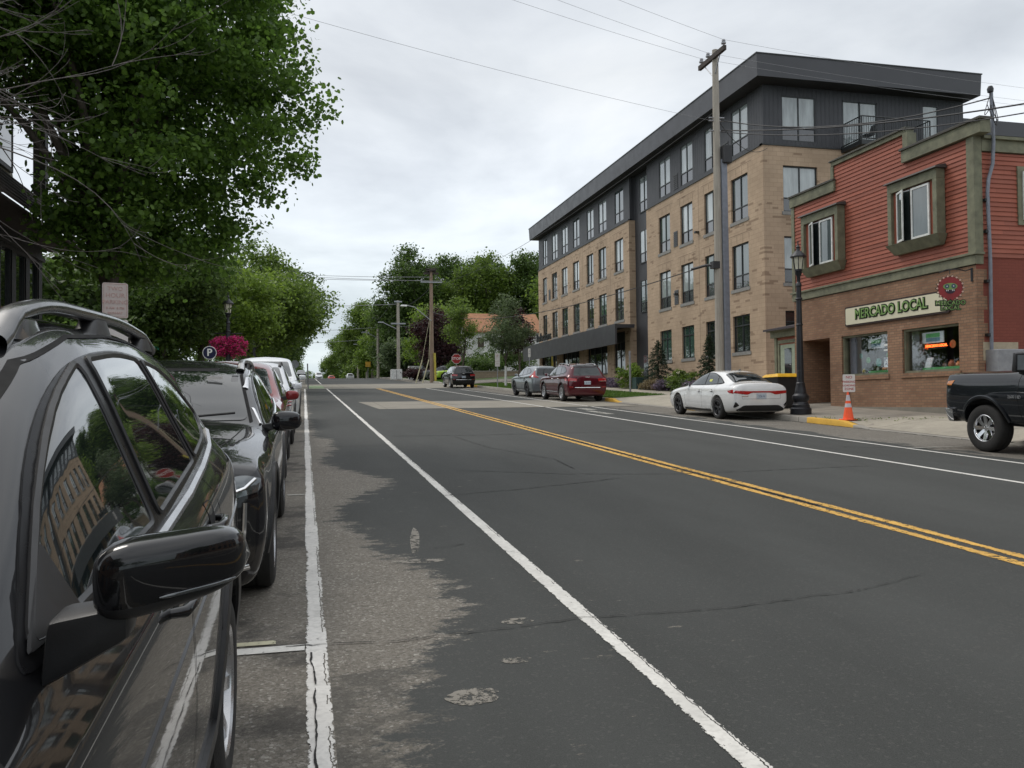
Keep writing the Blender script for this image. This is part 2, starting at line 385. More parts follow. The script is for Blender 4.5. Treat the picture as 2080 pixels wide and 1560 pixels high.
def bx(mb, o, u, n, a, b, mi=0):
    """box in wall coordinates (along u, up z, out n)"""
    o, u, n = Vector(o), Vector(u), Vector(n); z = Vector((0, 0, 1))
    P = lambda q: tuple(o+u*q[0]+z*q[1]+n*q[2])
    mb.hexa([P((a[0], a[1], a[2])), P((b[0], a[1], a[2])), P((b[0], a[1], b[2])), P((a[0], a[1], b[2])), P((a[0], b[1], a[2])), P((b[0], b[1], a[2])), P((b[0], b[1], b[2])), P((a[0], b[1], b[2]))], mi)
def text(name, body, size, mat, parent, M4, extrude=.004, offset=0, align='CENTER', xs=1):
    c = bpy.data.curves.new(name, 'FONT'); c.body = body; c.size = size; c.extrude = extrude; c.offset = offset
    c.align_x = align; c.align_y = 'CENTER'; c.resolution_u = 3
    o = bpy.data.objects.new(name, c); COL.objects.link(o)
    dg = bpy.context.evaluated_depsgraph_get(); me = bpy.data.meshes.new_from_object(o.evaluated_get(dg))
    bpy.data.objects.remove(o); bpy.data.curves.remove(c)
    me.materials.clear()
    me.transform(M4 @ Matrix.Diagonal((xs, 1, 1, 1)))
    return addmesh(name, me, mat, parent)
def frame(o, right, up):
    """matrix whose local x,y are right,up at point o (text plane)"""
    r, u = Vector(right).normalized(), Vector(up).normalized(); n = r.cross(u)
    return Matrix(((r.x, u.x, n.x, o[0]), (r.y, u.y, n.y, o[1]), (r.z, u.z, n.z, o[2]), (0, 0, 0, 1)))
def rounded(pts, r, n=5):
    out = []; k = len(pts)
    for i in range(k):
        p, a, b = Vector(pts[i]), Vector(pts[i-1]), Vector(pts[(i+1) % k])
        da, db = (a-p), (b-p); rr = r*5 if da.angle(db, 0) > 2.35 else r; ra = min(rr, da.length*.48); rb = min(rr, db.length*.48)
        A, B = p+da.normalized()*ra, p+db.normalized()*rb
        for j in range(n+1):
            t = j/n; out.append(tuple(A*(1-t)**2+p*2*t*(1-t)+B*t*t))
    return out
mk()
# ------------------------------------------------------------------ camera
F, YAW, PIT, ROLL = 1720., R(13.8), math.atan(35.3/1720), .011
cam = bpy.data.objects.new('camera', bpy.data.cameras.new('camera')); COL.objects.link(cam); sc.camera = cam
cam.data.sensor_width = 36; cam.data.lens = 36*F/2080; cam.data.clip_end = 3000; cam.data.clip_start = .05
cam.location = (0, 0, 1.5)
cam.matrix_world = Matrix.Translation((0, 0, 1.5)) @ Matrix.Rotation(-YAW, 4, 'Z') @ Matrix.Rotation(math.pi/2+PIT, 4, 'X') @ Matrix.Rotation(-ROLL, 4, 'Z')
# ------------------------------------------------------------------ overcast sky and sun
SUN_EL, SUN_AZ = R(52), R(-40)          # azimuth from +Y towards +X
w = bpy.data.worlds.new('World'); sc.world = w; w.use_nodes = True
t = w.node_tree; bg = t.nodes['Background']
sky = t.nodes.new('ShaderNodeTexSky'); sky.sky_type = 'NISHITA'; sky.sun_disc = False
sky.sun_elevation = SUN_EL; sky.sun_rotation = SUN_AZ; sky.dust_density = 4
v = coords(t, 'Generated'); s = t.nodes.new('ShaderNodeSeparateXYZ'); L(t, v, s.inputs[0])
zc = mth(t, 'MAXIMUM', s.outputs[2], .0)
# flat cloud deck seen in perspective: direction divided by its height
dv = mth(t, 'ADD', zc, .16)
cb = t.nodes.new('ShaderNodeCombineXYZ'); L(t, mth(t, 'DIVIDE', s.outputs[0], dv), cb.inputs[0]); L(t, mth(t, 'DIVIDE', s.outputs[1], dv), cb.inputs[1])
n1 = noise(t, mapv(t, cb.outputs[0], (1, 1, 1), loc=(3.1, 1.7, 0)), .95, 8, .55, .35)
n2 = noise(t, mapv(t, cb.outputs[0], (.5, .9, 1), loc=(7.3, 2.2, 0)), .5, 4, .5)
cl = mth(t, 'ADD', mth(t, 'MULTIPLY', n1, .6), mth(t, 'MULTIPLY', n2, .4))
cc = ramp(t, cl, [(.36, (4.6, 4.85, 5.25)), (.47, (6.2, 6.5, 6.95)), (.58, (8.0, 8.2, 8.6)), (.7, (9.2, 9.3, 9.6))])
# ramp colours clamp at 1, so scale afterwards
cc = ramp(t, cl, [(.36, (.50, .525, .57)), (.46, (.68, .705, .745)), (.54, (.84, .86, .89)), (.64, (1., 1., 1.))])
hz = ramp(t, zc, [(.0, (.60, .675, .68)), (.10, (.70, .76, .77)), (.26, (.93, .96, .98)), (1., (1., .99, .97))])
cc = mix(t, 1., cc, hz, 'MULTIPLY')
lum = mth(t, 'MULTIPLY', ramp(t, zc, [(.0, .72), (.20, .70), (.36, .52), (.6, .66), (1., .90)]), 16.7)   # brighter towards the zenith, as under cloud
vm = t.nodes.new('ShaderNodeVectorMath'); vm.operation = 'SCALE'; L(t, cc, vm.inputs[0]); L(t, lum, vm.inputs['Scale'])
L(t, mix(t, .93, sky.outputs[0], vm.outputs[0]), bg.inputs[0]); bg.inputs[1].default_value = .12
sun = bpy.data.objects.new('sun', bpy.data.lights.new('sun', 'SUN')); COL.objects.link(sun)
sun.data.energy = 1.1; sun.data.angle = R(18); sun.data.color = (1, .94, .86)
d = Vector((math.sin(SUN_AZ)*math.cos(SUN_EL), math.cos(SUN_AZ)*math.cos(SUN_EL), math.sin(SUN_EL)))
sun.rotation_euler = d.to_track_quat('Z', 'Y').to_euler(); sun.location = (0, 0, 60)
sc.view_settings.view_transform = 'Standard'; sc.view_settings.look = 'None'; sc.view_settings.exposure = 0
# ------------------------------------------------------------------ ground surfaces
def sheet(name, xs, ys, zf, mat, kind='structure', parent=None, label=None):
    vs = [(x, y, zf(x, y)) for y in ys for x in xs]; n = len(xs)
    fs = [(j*n+i, j*n+i+1, (j+1)*n+i+1, (j+1)*n+i) for j in range(len(ys)-1) for i in range(n-1)]
    me = bpy.data.meshes.new(name); me.from_pydata(vs, [], fs); me.polygons.foreach_set('use_smooth', [True]*len(fs))
    o = addmesh(name, me, mat, parent)
    return tag(o, kind=kind)
def rng(a, b, st):
    n = max(1, int(round((b-a)/st))); return [a+(b-a)*i/n for i in range(n+1)]
YS = rng(-40, 20, 4)+rng(20, 130, 5)[1:]+rng(130, 260, 6)[1:]+rng(260, 900, 40)[1:]
sstep = lambda u: (lambda q: q*q*(3-2*q))(max(0., min(1., u)))
def ch(Y):      # kerb height on the right: dropped at the two driveways
    a = 1-sstep((Y-13.2)/.5)*(1-sstep((Y-18.2)/.9))
    b = 1-sstep((Y-28.6)/.9)*(1-sstep((Y-34.9)/.9))
    c = 1-sstep((Y-72)/1.5)*(1-sstep((Y-84)/1.5))
    return .02+.13*min(a, b, c)
def gR(X, Y):   # ground to the right of the kerb
    d = max(0, X-CURB_R); flat = .15+.045*min(d, 8)
    if Y > 72: flat += .05*min(max(0, d-1.5), 14)*sstep((Y-84)/4)
    return zr(Y)+ch(Y)+(flat-ch(Y))*sstep(d/1.6)
def gL(X, Y):
    return zr(Y)+.15+.02*min(max(0, CURB_L-X), 6)
def zroad(X, Y): return zr(Y)
sheet('ground', [-260, -120, -60, -30, -12, CURB_L-.2], YS, lambda x, y: gL(x, y)-.03, MT['verge'])
g2 = sheet('ground', [CURB_R+.12, 14, 15, 16, 18, 20, 24, 28, 33, 45, 80, 140, 260], sorted(set(YS+rng(10, 100, 1.))), lambda x, y: gR(x, y)-.03, MT['verge'])
sheet('road', [CURB_L, 0, 2.5, 5.4, 8, 10.9, CURB_R], YS, zroad, MT['asphalt'])
side = lambda x, y: gR(x, y)+.004
sheet('side_road', [CURB_R-.02, 14.2, 15, 17, 20, 30, 50, 80], rng(73, 84, 1), lambda x, y: gR(x, y)+.01, MT['asphalt'])
sheet('side_road', [-80, -40, -20, -10, CURB_L], rng(68, 80, 1), lambda x, y: gL(x, y)-.1+.0, MT['asphalt'])
sheet('crosswalk', [CURB_L+.02, 0, 3, 6, 9, CURB_R-.02], rng(64.5, 84, 2), lambda x, y: zr(y)+.004, MT['concrete3'])
# tan patch across the carriageway: skewed outline
b_ = []
for i, y in enumerate(rng(31.6, 38.6, 1)): b_.append(y)
me = bpy.data.meshes.new('road_patch')
xsL = [2.7-.05*i for i in range(len(b_))]
vs = []; fs = []
for i, y in enumerate(b_):
    for k in range(5): vs.append((xsL[i]+(12.9-xsL[i])*k/4, y+.02*k*(xsL[i] > 0)-.28*k*(i == 0)*.3, zr(y)+.004))
for i in range(len(b_)-1):
    for k in range(4): fs.append((i*5+k, i*5+k+1, (i+1)*5+k+1, (i+1)*5+k))
me.from_pydata(vs, [], fs); tag(addmesh('road_patch', me, MT['concrete3']), kind='structure')
# pavements
sheet('sidewalk', [CURB_R+.16, 13.8, 14.2, 14.6, 15, 15.8, 16.5, 17.4, 18, 20, 24], rng(-20, 36.2, .6), lambda x, y: gR(x, y)+.002, MT['concrete'])
sheet('driveway', [CURB_R+.17, 13.8, 14.2, 14.6, 15, 15.8, 16.4], rng(28.6, 35.9, .5), lambda x, y: gR(x, y)+.008, MT['concrete2'])
sheet('driveway', [CURB_R+.17, 13.8, 14.2, 14.6, 15, 15.8], rng(12.9, 18.9, .5), lambda x, y: gR(x, y)+.008, MT['concrete2'])
sheet('sidewalk', [16.3, 17, 17.7], rng(36.2, 71.5, 1), lambda x, y: gR(x, y)+.004, MT['concrete2'])
sheet('planting_bed', [17.72, 18.4, 19.2, 20.2], rng(36.2, 71.5, 1), lambda x, y: gR(x, y)+.012+.06*math.sin((x-17.72)*1.2), MT['mulch'])
sheet('lawn', [CURB_R+.16, 14.2, 15, 16.28], rng(36.3, 70.5, 1), lambda x, y: gR(x, y)+.006, MT['grass'])
sheet('lawn', [CURB_R+.16, 14.5, 16, 18, 22], rng(84.6, 124, 2), lambda x, y: gR(x, y)+.006, MT['grass'])
sheet('sidewalk', [-5.5, -4, CURB_L-.16], rng(-20, 66, 1), lambda x, y: gL(x, y)+.004, MT['concrete'])
sheet('lawn', [-30, -20, -10, -5.5, CURB_L-.16], rng(66.5, 240, 4), lambda x, y: gL(x, y)+.004, MT['grass'])
# grass blades on the lawn (uncountable)
def blades(name, boxes, n, h, mat, gf):
    r = np.random.default_rng(5); vs = []; tot = sum((b[1]-b[0])*(b[3]-b[2]) for b in boxes)
    for b in boxes:
        k = int(n*(b[1]-b[0])*(b[3]-b[2])/tot)
        x = r.uniform(b[0], b[1], k); y = r.uniform(b[2], b[3], k); a = r.uniform(0, 6.28, k); hh = r.uniform(.5, 1.1, k)*h
        z = np.array([gf(float(p), float(q)) for p, q in zip(x, y)]); wv = .007+.0002*y
        lean = r.normal(0, .3, (k, 2))*hh[:, None]
        A = np.stack([x-np.cos(a)*wv, y-np.sin(a)*wv, z], 1); B = np.stack([x+np.cos(a)*wv, y+np.sin(a)*wv, z], 1); C = np.stack([x+lean[:, 0], y+lean[:, 1], z+hh], 1)
        vs.append(np.stack([A, B, C], 1).reshape(-1, 3))
    vs = np.concatenate(vs); tag(npmesh(name, vs, 3, mat), kind='stuff', label='short green grass growing on the kerb lawns', cat='grass')
def npmesh(name, vs, k, mat, parent=None):
    nf = len(vs)//k; me = bpy.data.meshes.new(name)
    me.vertices.add(len(vs)); me.vertices.foreach_set('co', np.ascontiguousarray(vs, dtype=np.float32).ravel())
    me.loops.add(len(vs)); me.loops.foreach_set('vertex_index', np.arange(len(vs), dtype=np.int32))
    me.polygons.add(nf); me.polygons.foreach_set('loop_start', np.arange(0, len(vs), k, dtype=np.int32)); me.polygons.foreach_set('loop_total', np.full(nf, k, dtype=np.int32))
    me.update(calc_edges=True); return addmesh(name, me, mat, parent)
blades('grass', [(13.55, 16.25, 36.4, 70), (13.6, 17, 85, 97)], 42000, .07, MT['blade'], gR)
# kerbs: a real step
def kerb(name, x0, x1, y0, y1, hf, mat):
    ys = rng(y0, y1, .5 if y1 < 100 else 3); mb = MB(); sgn = 1 if x1 > x0 else -1
    for i in range(len(ys)-1):
        q = []
        for y in (ys[i], ys[i+1]): q.append([(x0, y, zr(y)-.05), (x0+sgn*.012, y, zr(y)+hf(y)-.015), (x0+sgn*.03, y, zr(y)+hf(y)+.002), (x1, y, zr(y)+hf(y)+.006), (x1, y, zr(y)-.05)])
        for k in range(4): mb.quad(q[0][k], q[1][k], q[1][k+1], q[0][k+1])
    o = mb.build(name, mat, fix=False, smooth=60); return tag(o, kind='structure')
kerb('kerb', CURB_R, CURB_R+.18, -20, 11.2, ch, MT['curbc']); kerb('kerb', CURB_R, CURB_R+.18, 13.3, 18.6, ch, MT['curbc'])
kerb('yellow_kerb', CURB_R, CURB_R+.18, 11.2, 13.3, ch, MT['yellow']); kerb('yellow_kerb', CURB_R, CURB_R+.18, 18.6, 20.6, ch, MT['yellow'])
kerb('kerb', CURB_R, CURB_R+.18, 20.6, 27.4, ch, MT['curbc']); kerb('yellow_kerb', CURB_R, CURB_R+.18, 27.4, 28.8, ch, MT['yellow'])
kerb('kerb', CURB_R, CURB_R+.18, 28.8, 34.8, ch, MT['curbc']); kerb('yellow_kerb', CURB_R, CURB_R+.18, 34.8, 36.6, ch, MT['yellow'])
kerb('kerb', CURB_R, CURB_R+.18, 36.6, 66, ch, MT['curbc']); kerb('yellow_kerb', CURB_R, CURB_R+.18, 66, 71.5, ch, MT['yellow'])
kerb('kerb', CURB_R, CURB_R+.18, 71.5, 260, ch, MT['curbc'])
kerb('kerb', CURB_L, CURB_L-.18, -20, 66.5, lambda y: .15, MT['curbc']); kerb('kerb', CURB_L, CURB_L-.18, 81, 260, lambda y: .15, MT['curbc'])
# painted markings, sheets above the asphalt
LP = line_paint('white_road_paint', (.72, .70, .65), .33); LPa = line_paint('white_parking_line_paint', (.72, .70, .66), .34, (0, .115)); LPb = line_paint('white_lane_line_paint', (.72, .70, .65), .33, (1.59, 1.70)); LP2 = line_paint('faint_white_paint', (.36, .35, .31), .44)
YP = line_paint('yellow_road_paint', (.72, .41, .075), .43, (5.25, 5.38)); YP2 = line_paint('yellow_road_paint_right', (.72, .41, .075), .43, (5.46, 5.59)); GP = line_paint('green_lane_paint', (.24, .33, .17), .3)
def stripe(name, x0, x1, y0, y1, mat, h=.004, skew=0, wob=.004):
    ys = rng(y0, y1, .35 if y1-y0 < 30 else (.6 if y1 < 60 else 2.)); vs = []; fs = []
    r = random.Random(name+str(x0))
    for y in ys:
        h2 = h+(.004 if 31.2 < y < 39 or 64 < y < 84.5 else 0)
        vs += [(x0+r.uniform(-wob, wob), y, zr(y)+h2), (x1+r.uniform(-wob, wob), y+skew, zr(y+skew)+h2)]
    fs = [(2*i, 2*i+1, 2*i+3, 2*i+2) for i in range(len(ys)-1)]
    me = bpy.data.meshes.new(name); me.from_pydata(vs, [], fs); return tag(addmesh(name, me, mat), kind='structure')
stripe('parking_line', 0, .115, -8, 64.5, LPa, .005, wob=.002); stripe('bike_lane_line', 1.59, 1.70, -8, 64.5, LPb, wob=.002)
stripe('bike_lane_line', 1.55, 1.66, 84, 150, LP)
stripe('centre_line', 5.25, 5.38, -8, 64.5, YP); stripe('centre_line', 5.46, 5.59, -8, 64.5, YP2)
stripe('lane_line', 9.02, 9.12, -8, 64.5, LP); stripe('parking_line', 10.86, 10.96, -8, 60, LP)
stripe('green_bike_box', .3, 1.55, 66, 76, GP, .006)
for y in (4.66, 10.35, 16.0, 21.7, 27.4): stripe('stall_line', -2.3, -.005, y, y+.10, LP if y < 5 else LP2, .006)
stripe('stall_line', -1.2, -.16, 4.80, 4.865, line_paint('old_yellow_paint', (.55, .52, .36), .44), .006)
for y in (13.6, 20.2, 26.6): stripe('stall_line', 10.98, 12.9, y, y+.09, LP2, .005)
# arrow and bicycle marks worn almost away in the right bike lane
stripe('worn_bike_mark', 9.6, 9.9, 26.2, 28.4, LP2, .005); stripe('worn_bike_mark', 9.9, 10.3, 29.0, 30.3, LP2, .005)
# tar-sealed cracks
TAR = M('crack_tar', (.014, .013, .012), .85, coord='pos')
def crack(pts, wd, seed):
    r = random.Random(seed); P = []
    for (x0, y0), (x1, y1) in zip(pts, pts[1:]):
        n = max(2, int(math.hypot(x1-x0, y1-y0)/.035))
        for i in range(n):
            u = i/n; P.append((x0+(x1-x0)*u, y0+(y1-y0)*u))
    j = 0; Q = []
    for p in P:
        j = j*.8+r.uniform(-.011, .011); Q.append((p[0]+j*.4, p[1]+j+r.uniform(-.006, .006)))
    for i in range(len(Q)-1):
        (a, b), (c, e) = Q[i], Q[i+1]; L_ = math.hypot(c-a, e-b) or 1; nx, ny = -(e-b)/L_, (c-a)/L_
        w0 = wd*(.35+.65*abs(math.sin(i*.37+seed)))*r.uniform(.6, 1.2)
        if r.random() < .05: continue
        h = .0095
        crk.add([(a+nx*w0, b+ny*w0, zr(b)+h), (c+nx*w0, e+ny*w0, zr(e)+h), (c-nx*w0, e-ny*w0, zr(e)+h), (a-nx*w0, b-ny*w0, zr(b)+h)], [(0, 1, 2, 3)])
crk = MB()
crack([(-.1, 4.74), (.6, 4.7), (1.6, 4.84), (2.6, 4.86), (3.6, 5.0)], .0055, 1)
crack([(1.9, 18.9), (3.5, 18.7), (5.4, 18.8), (9.0, 18.9)], .028, 2)
crack([(2.2, 12.3), (3.6, 11.5), (5.2, 11.1), (8.4, 11.3)], .014, 3); crack([(1.6, 9.9), (2.6, 10.2), (4.2, 10.9)], .012, 4)
crack([(3.2, 18.4), (3.4, 15.6), (4.0, 13.4), (3.9, 12.0)], .010, 5); crack([(9.8, 14.2), (11.4, 13.4), (12.9, 13.2)], .02, 6)
crack([(5.43, 8.2), (5.40, 12.0), (5.46, 16.5), (5.42, 22), (5.46, 30)], .03, 7)
crack([(-2.4, 16.6), (-.2, 16.5), (1.6, 16.7)], .012, 8); crack([(1.72, 26.5), (3.0, 27.2), (4.5, 27.4)], .02, 9)
crack([(.055, 2.6), (.035, 3.4), (.045, 4.1), (.03, 4.65)], .0055, 10); crack([(3.6, 5.0), (4.4, 5.3)], .004, 14); crack([(1.0, 7.0), (1.35, 7.15)], .006, 11)
crack([(-2.3, 10.5), (-.3, 10.45)], .01, 12); crack([(CURB_R-.01, 11.2), (CURB_R-.01, 35)], .02, 13)
tag(crk.build('road_cracks', TAR, fix=False), kind='structure')
WP = line_paint('bare_asphalt_patch', (.24, .22, .185), .49)
def blot(x, y, rx, ry, seed, ang=0):
    r = random.Random(seed); n = 46; ph = [r.uniform(0, 6.3) for _ in range(5)]; P = []
    for k in range(n):
        a = 2*math.pi*k/n; q = 1.25+.10*math.sin(2*a+ph[0])+.07*math.sin(5*a+ph[1])+r.uniform(-.05, .05)
        u, v_ = rx*q*math.cos(a), ry*q*math.sin(a); X, Y = x+u*math.cos(ang)-v_*math.sin(ang), y+u*math.sin(ang)+v_*math.cos(ang); P.append((X, Y, zr(Y)+.003))
    blots.add(P, [tuple(range(n))])
blots = MB()
blot(.74, 3.83, .095, .085, 1); blot(1.22, 4.9, .07, .05, 3)
blot(.93, 7.4, .035, .42, 6, -.12); blot(.86, 6.6, .16, .06, 7); blot(1.05, 4.25, .06, .04, 8)
tag(blots.build('worn_patches', WP, fix=False), kind='structure')
from mathutils.interpolate import poly_3d_calc
# ------------------------------------------------------------------ vehicles
# columns: x, zb, wb, wm, zm, ws, zs, wg, zg, wr, zr, zt
SUV = [
 (2.27, .34, .62, .70, .52, .69, .74, .63, .83, .50, .87, .88), (2.22, .26, .72, .79, .52, .78, .80, .72, .91, .58, .945, .955),
 (2.12, .22, .80, .86, .54, .845, .85, .79, .955, .63, .99, 1.005), (1.92, .20, .84, .895, .56, .88, .90, .825, .985, .67, 1.02, 1.04),
 (1.55, .20, .86, .91, .60, .895, .94, .845, 1.01, .70, 1.05, 1.075), (1.10, .20, .865, .915, .62, .90, .96, .855, 1.035, .73, 1.075, 1.10),
 (.88, .20, .865, .915, .62, .90, .97, .85, 1.04, .75, 1.10, 1.13), (.60, .20, .865, .915, .62, .90, .98, .845, 1.05, .745, 1.23, 1.27),
 (.25, .20, .865, .915, .62, .90, .99, .84, 1.06, .705, 1.405, 1.455), (-.02, .20, .865, .915, .62, .90, 1.0, .838, 1.07, .675, 1.50, 1.565),
 (-.35, .20, .865, .915, .62, .90, 1.01, .835, 1.085, .66, 1.545, 1.62), (-.95, .20, .865, .915, .62, .895, 1.04, .825, 1.12, .65, 1.545, 1.625),
 (-1.45, .20, .86, .91, .62, .89, 1.06, .81, 1.16, .635, 1.52, 1.605), (-1.82, .21, .845, .90, .60, .88, 1.07, .79, 1.18, .615, 1.485, 1.575),
 (-2.0, .23, .83, .885, .58, .87, 1.06, .775, 1.15, .60, 1.44, 1.52), (-2.10, .25, .82, .88, .57, .86, 1.04, .765, 1.12, .63, 1.30, 1.335),
 (-2.19, .27, .80, .87, .56, .85, 1.0, .75, 1.06, .645, 1.13, 1.15), (-2.25, .32, .76, .835, .55, .81, .93, .72, 1.0, .62, 1.04, 1.05)]
SEDAN = [
 (2.30, .34, .48, .58, .45, .55, .56, .50, .61, .40, .64, .65), (2.22, .24, .64, .74, .45, .72, .62, .66, .68, .55, .71, .725),
 (2.02, .18, .77, .86, .48, .83, .69, .75, .765, .62, .80, .82), (1.60, .17, .82, .89, .50, .865, .76, .78, .84, .64, .875, .90),
 (1.05, .16, .835, .895, .52, .875, .83, .80, .90, .66, .94, .96), (.85, .16, .835, .895, .52, .875, .86, .80, .92, .68, .97, .995),
 (.45, .16, .835, .895, .52, .875, .88, .79, .945, .64, 1.16, 1.19), (.10, .16, .835, .895, .52, .875, .89, .785, .955, .58, 1.30, 1.345),
 (-.30, .16, .835, .895, .52, .875, .90, .78, .965, .55, 1.375, 1.435), (-.80, .16, .835, .895, .52, .875, .905, .775, .975, .54, 1.37, 1.435),
 (-1.20, .17, .83, .895, .53, .875, .91, .765, .99, .54, 1.30, 1.375), (-1.55, .18, .82, .89, .53, .87, .92, .75, 1.0, .55, 1.19, 1.265),
 (-1.85, .20, .80, .88, .53, .86, .93, .74, 1.01, .58, 1.085, 1.135), (-2.02, .22, .80, .875, .53, .86, .94, .755, 1.01, .62, 1.06, 1.09),
 (-2.18, .24, .79, .865, .53, .85, .94, .75, 1.005, .61, 1.055, 1.085), (-2.27, .27, .76, .84, .52, .82, .90, .72, .985, .59, 1.035, 1.055), (-2.32, .33, .70, .78, .50, .76, .82, .66, .92, .54, .96, .97)]
TRUCK = [
 (2.98, .52, .84, .93, .80, .92, 1.15, .87, 1.30, .72, 1.335, 1.345), (2.93, .50, .88, .97, .80, .96, 1.18, .90, 1.335, .73, 1.37, 1.38),
 (2.78, .49, .90, 1.0, .82, .99, 1.19, .91, 1.345, .74, 1.385, 1.40), (2.3, .48, .92, 1.02, .84, 1.0, 1.20, .92, 1.36, .75, 1.40, 1.42),
 (1.55, .47, .93, 1.03, .86, 1.01, 1.22, .93, 1.375, .76, 1.42, 1.45), (1.28, .47, .93, 1.03, .86, 1.01, 1.24, .92, 1.39, .78, 1.46, 1.49),
 (1.0, .47, .93, 1.03, .86, 1.01, 1.24, .91, 1.40, .78, 1.62, 1.66), (.62, .47, .93, 1.03, .86, 1.01, 1.24, .90, 1.41, .74, 1.82, 1.87),
 (.30, .47, .93, 1.03, .86, 1.01, 1.24, .895, 1.41, .72, 1.90, 1.96), (-.6, .47, .93, 1.03, .86, 1.01, 1.25, .89, 1.42, .71, 1.92, 1.98),
 (-1.15, .47, .93, 1.03, .86, 1.01, 1.25, .89, 1.42, .71, 1.90, 1.96), (-1.30, .47, .93, 1.03, .86, 1.01, 1.25, .90, 1.42, .74, 1.80, 1.86),
 (-1.40, .47, .93, 1.03, .86, 1.01, 1.25, .93, 1.38, .80, 1.44, 1.46), (-1.5, .47, .93, 1.03, .86, 1.01, 1.25, .95, 1.37, .85, 1.39, 1.39),
 (-3.1, .48, .92, 1.02, .86, 1.0, 1.24, .94, 1.36, .85, 1.38, 1.38), (-3.25, .52, .88, .98, .86, .96, 1.2, .90, 1.33, .80, 1.35, 1.35), (-3.3, .56, .84, .93, .86, .91, 1.15, .86, 1.3, .76, 1.32, 1.32)]
def pchip(x, y, q):
    x = np.array(x); y = np.array(y); h = np.diff(x); d = np.diff(y)/h; m = np.zeros_like(y)
    for i in range(1, len(y)-1):
        if d[i-1]*d[i] > 0:
            w1, w2 = 2*h[i]+h[i-1], h[i]+2*h[i-1]; m[i] = (w1+w2)/(w1/d[i-1]+w2/d[i])
    m[0], m[-1] = d[0], d[-1]
    k = np.clip(np.searchsorted(x, q)-1, 0, len(h)-1); u = (q-x[k])/h[k]; H = h[k]
    return y[k]*(2*u**3-3*u**2+1)+H*m[k]*(u**3-2*u**2+u)+y[k+1]*(-2*u**3+3*u**2)+H*m[k+1]*(u**3-u**2)
def body_bm(T, sx=1, sy=1, sz=1, n=90, groove=True):
    A = np.array(sorted(T)); A = A*np.array([sx, sz, sy, sy, sz, sy, sz, sy, sz, sy, sz, sz])
    xs = np.unique(np.concatenate([np.linspace(A[0, 0], A[-1, 0], n), A[:, 0], A[0, 0]+np.linspace(0, .25, 8), A[-1, 0]-np.linspace(0, .25, 8)]))
    P = [pchip(A[:, 0], A[:, c], xs) for c in range(1, 12)]
    rad = [0, .2, .4, .45, .30, .16, .34, .45, 0]
    bm = bmesh.new(); rows = []
    for i, x in enumerate(xs):
        zb, wb, wm_, zm, ws, zs, wg, zg, wr, z_r, zt = [p[i] for p in P]
        pts = [(0, zb), (wb-.12, zb), (wb, zb+.05), (wm_, zm), (ws, zs), (wg, zg), (wr, z_r), (wr*.66, z_r+(zt-z_r)*.72), (0, zt)]
        out = [pts[0]]
        for j in range(1, 8):
            a, p, b = [np.array(q) for q in (pts[j-1], pts[j], pts[j+1])]; r = rad[j]
            s_, e_ = p+(a-p)*r, p+(b-p)*r
            for k in range(5):
                u = k/4; out.append(tuple(s_*(1-u)**2+p*2*u*(1-u)+e_*u*u))
        out.append(pts[8])
        half = [(x, y, z) for y, z in out]; full = half+[(x, -y, z) for x, y, z in half[-2:0:-1]]
        rows.append([bm.verts.new(q) for q in full])
    m = len(rows[0])
    for i in range(len(rows)-1):
        for j in range(m):
            f = bm.faces.new((rows[i][j], rows[i][(j+1) % m], rows[i+1][(j+1) % m], rows[i+1][j])); jj = min(j, m-1-j)
            f.material_index = 1 if jj < 11 else 0
    bm.faces.new(rows[0]); bm.faces.new(rows[-1][::-1])
    bmesh.ops.recalc_face_normals(bm, faces=bm.faces); return bm
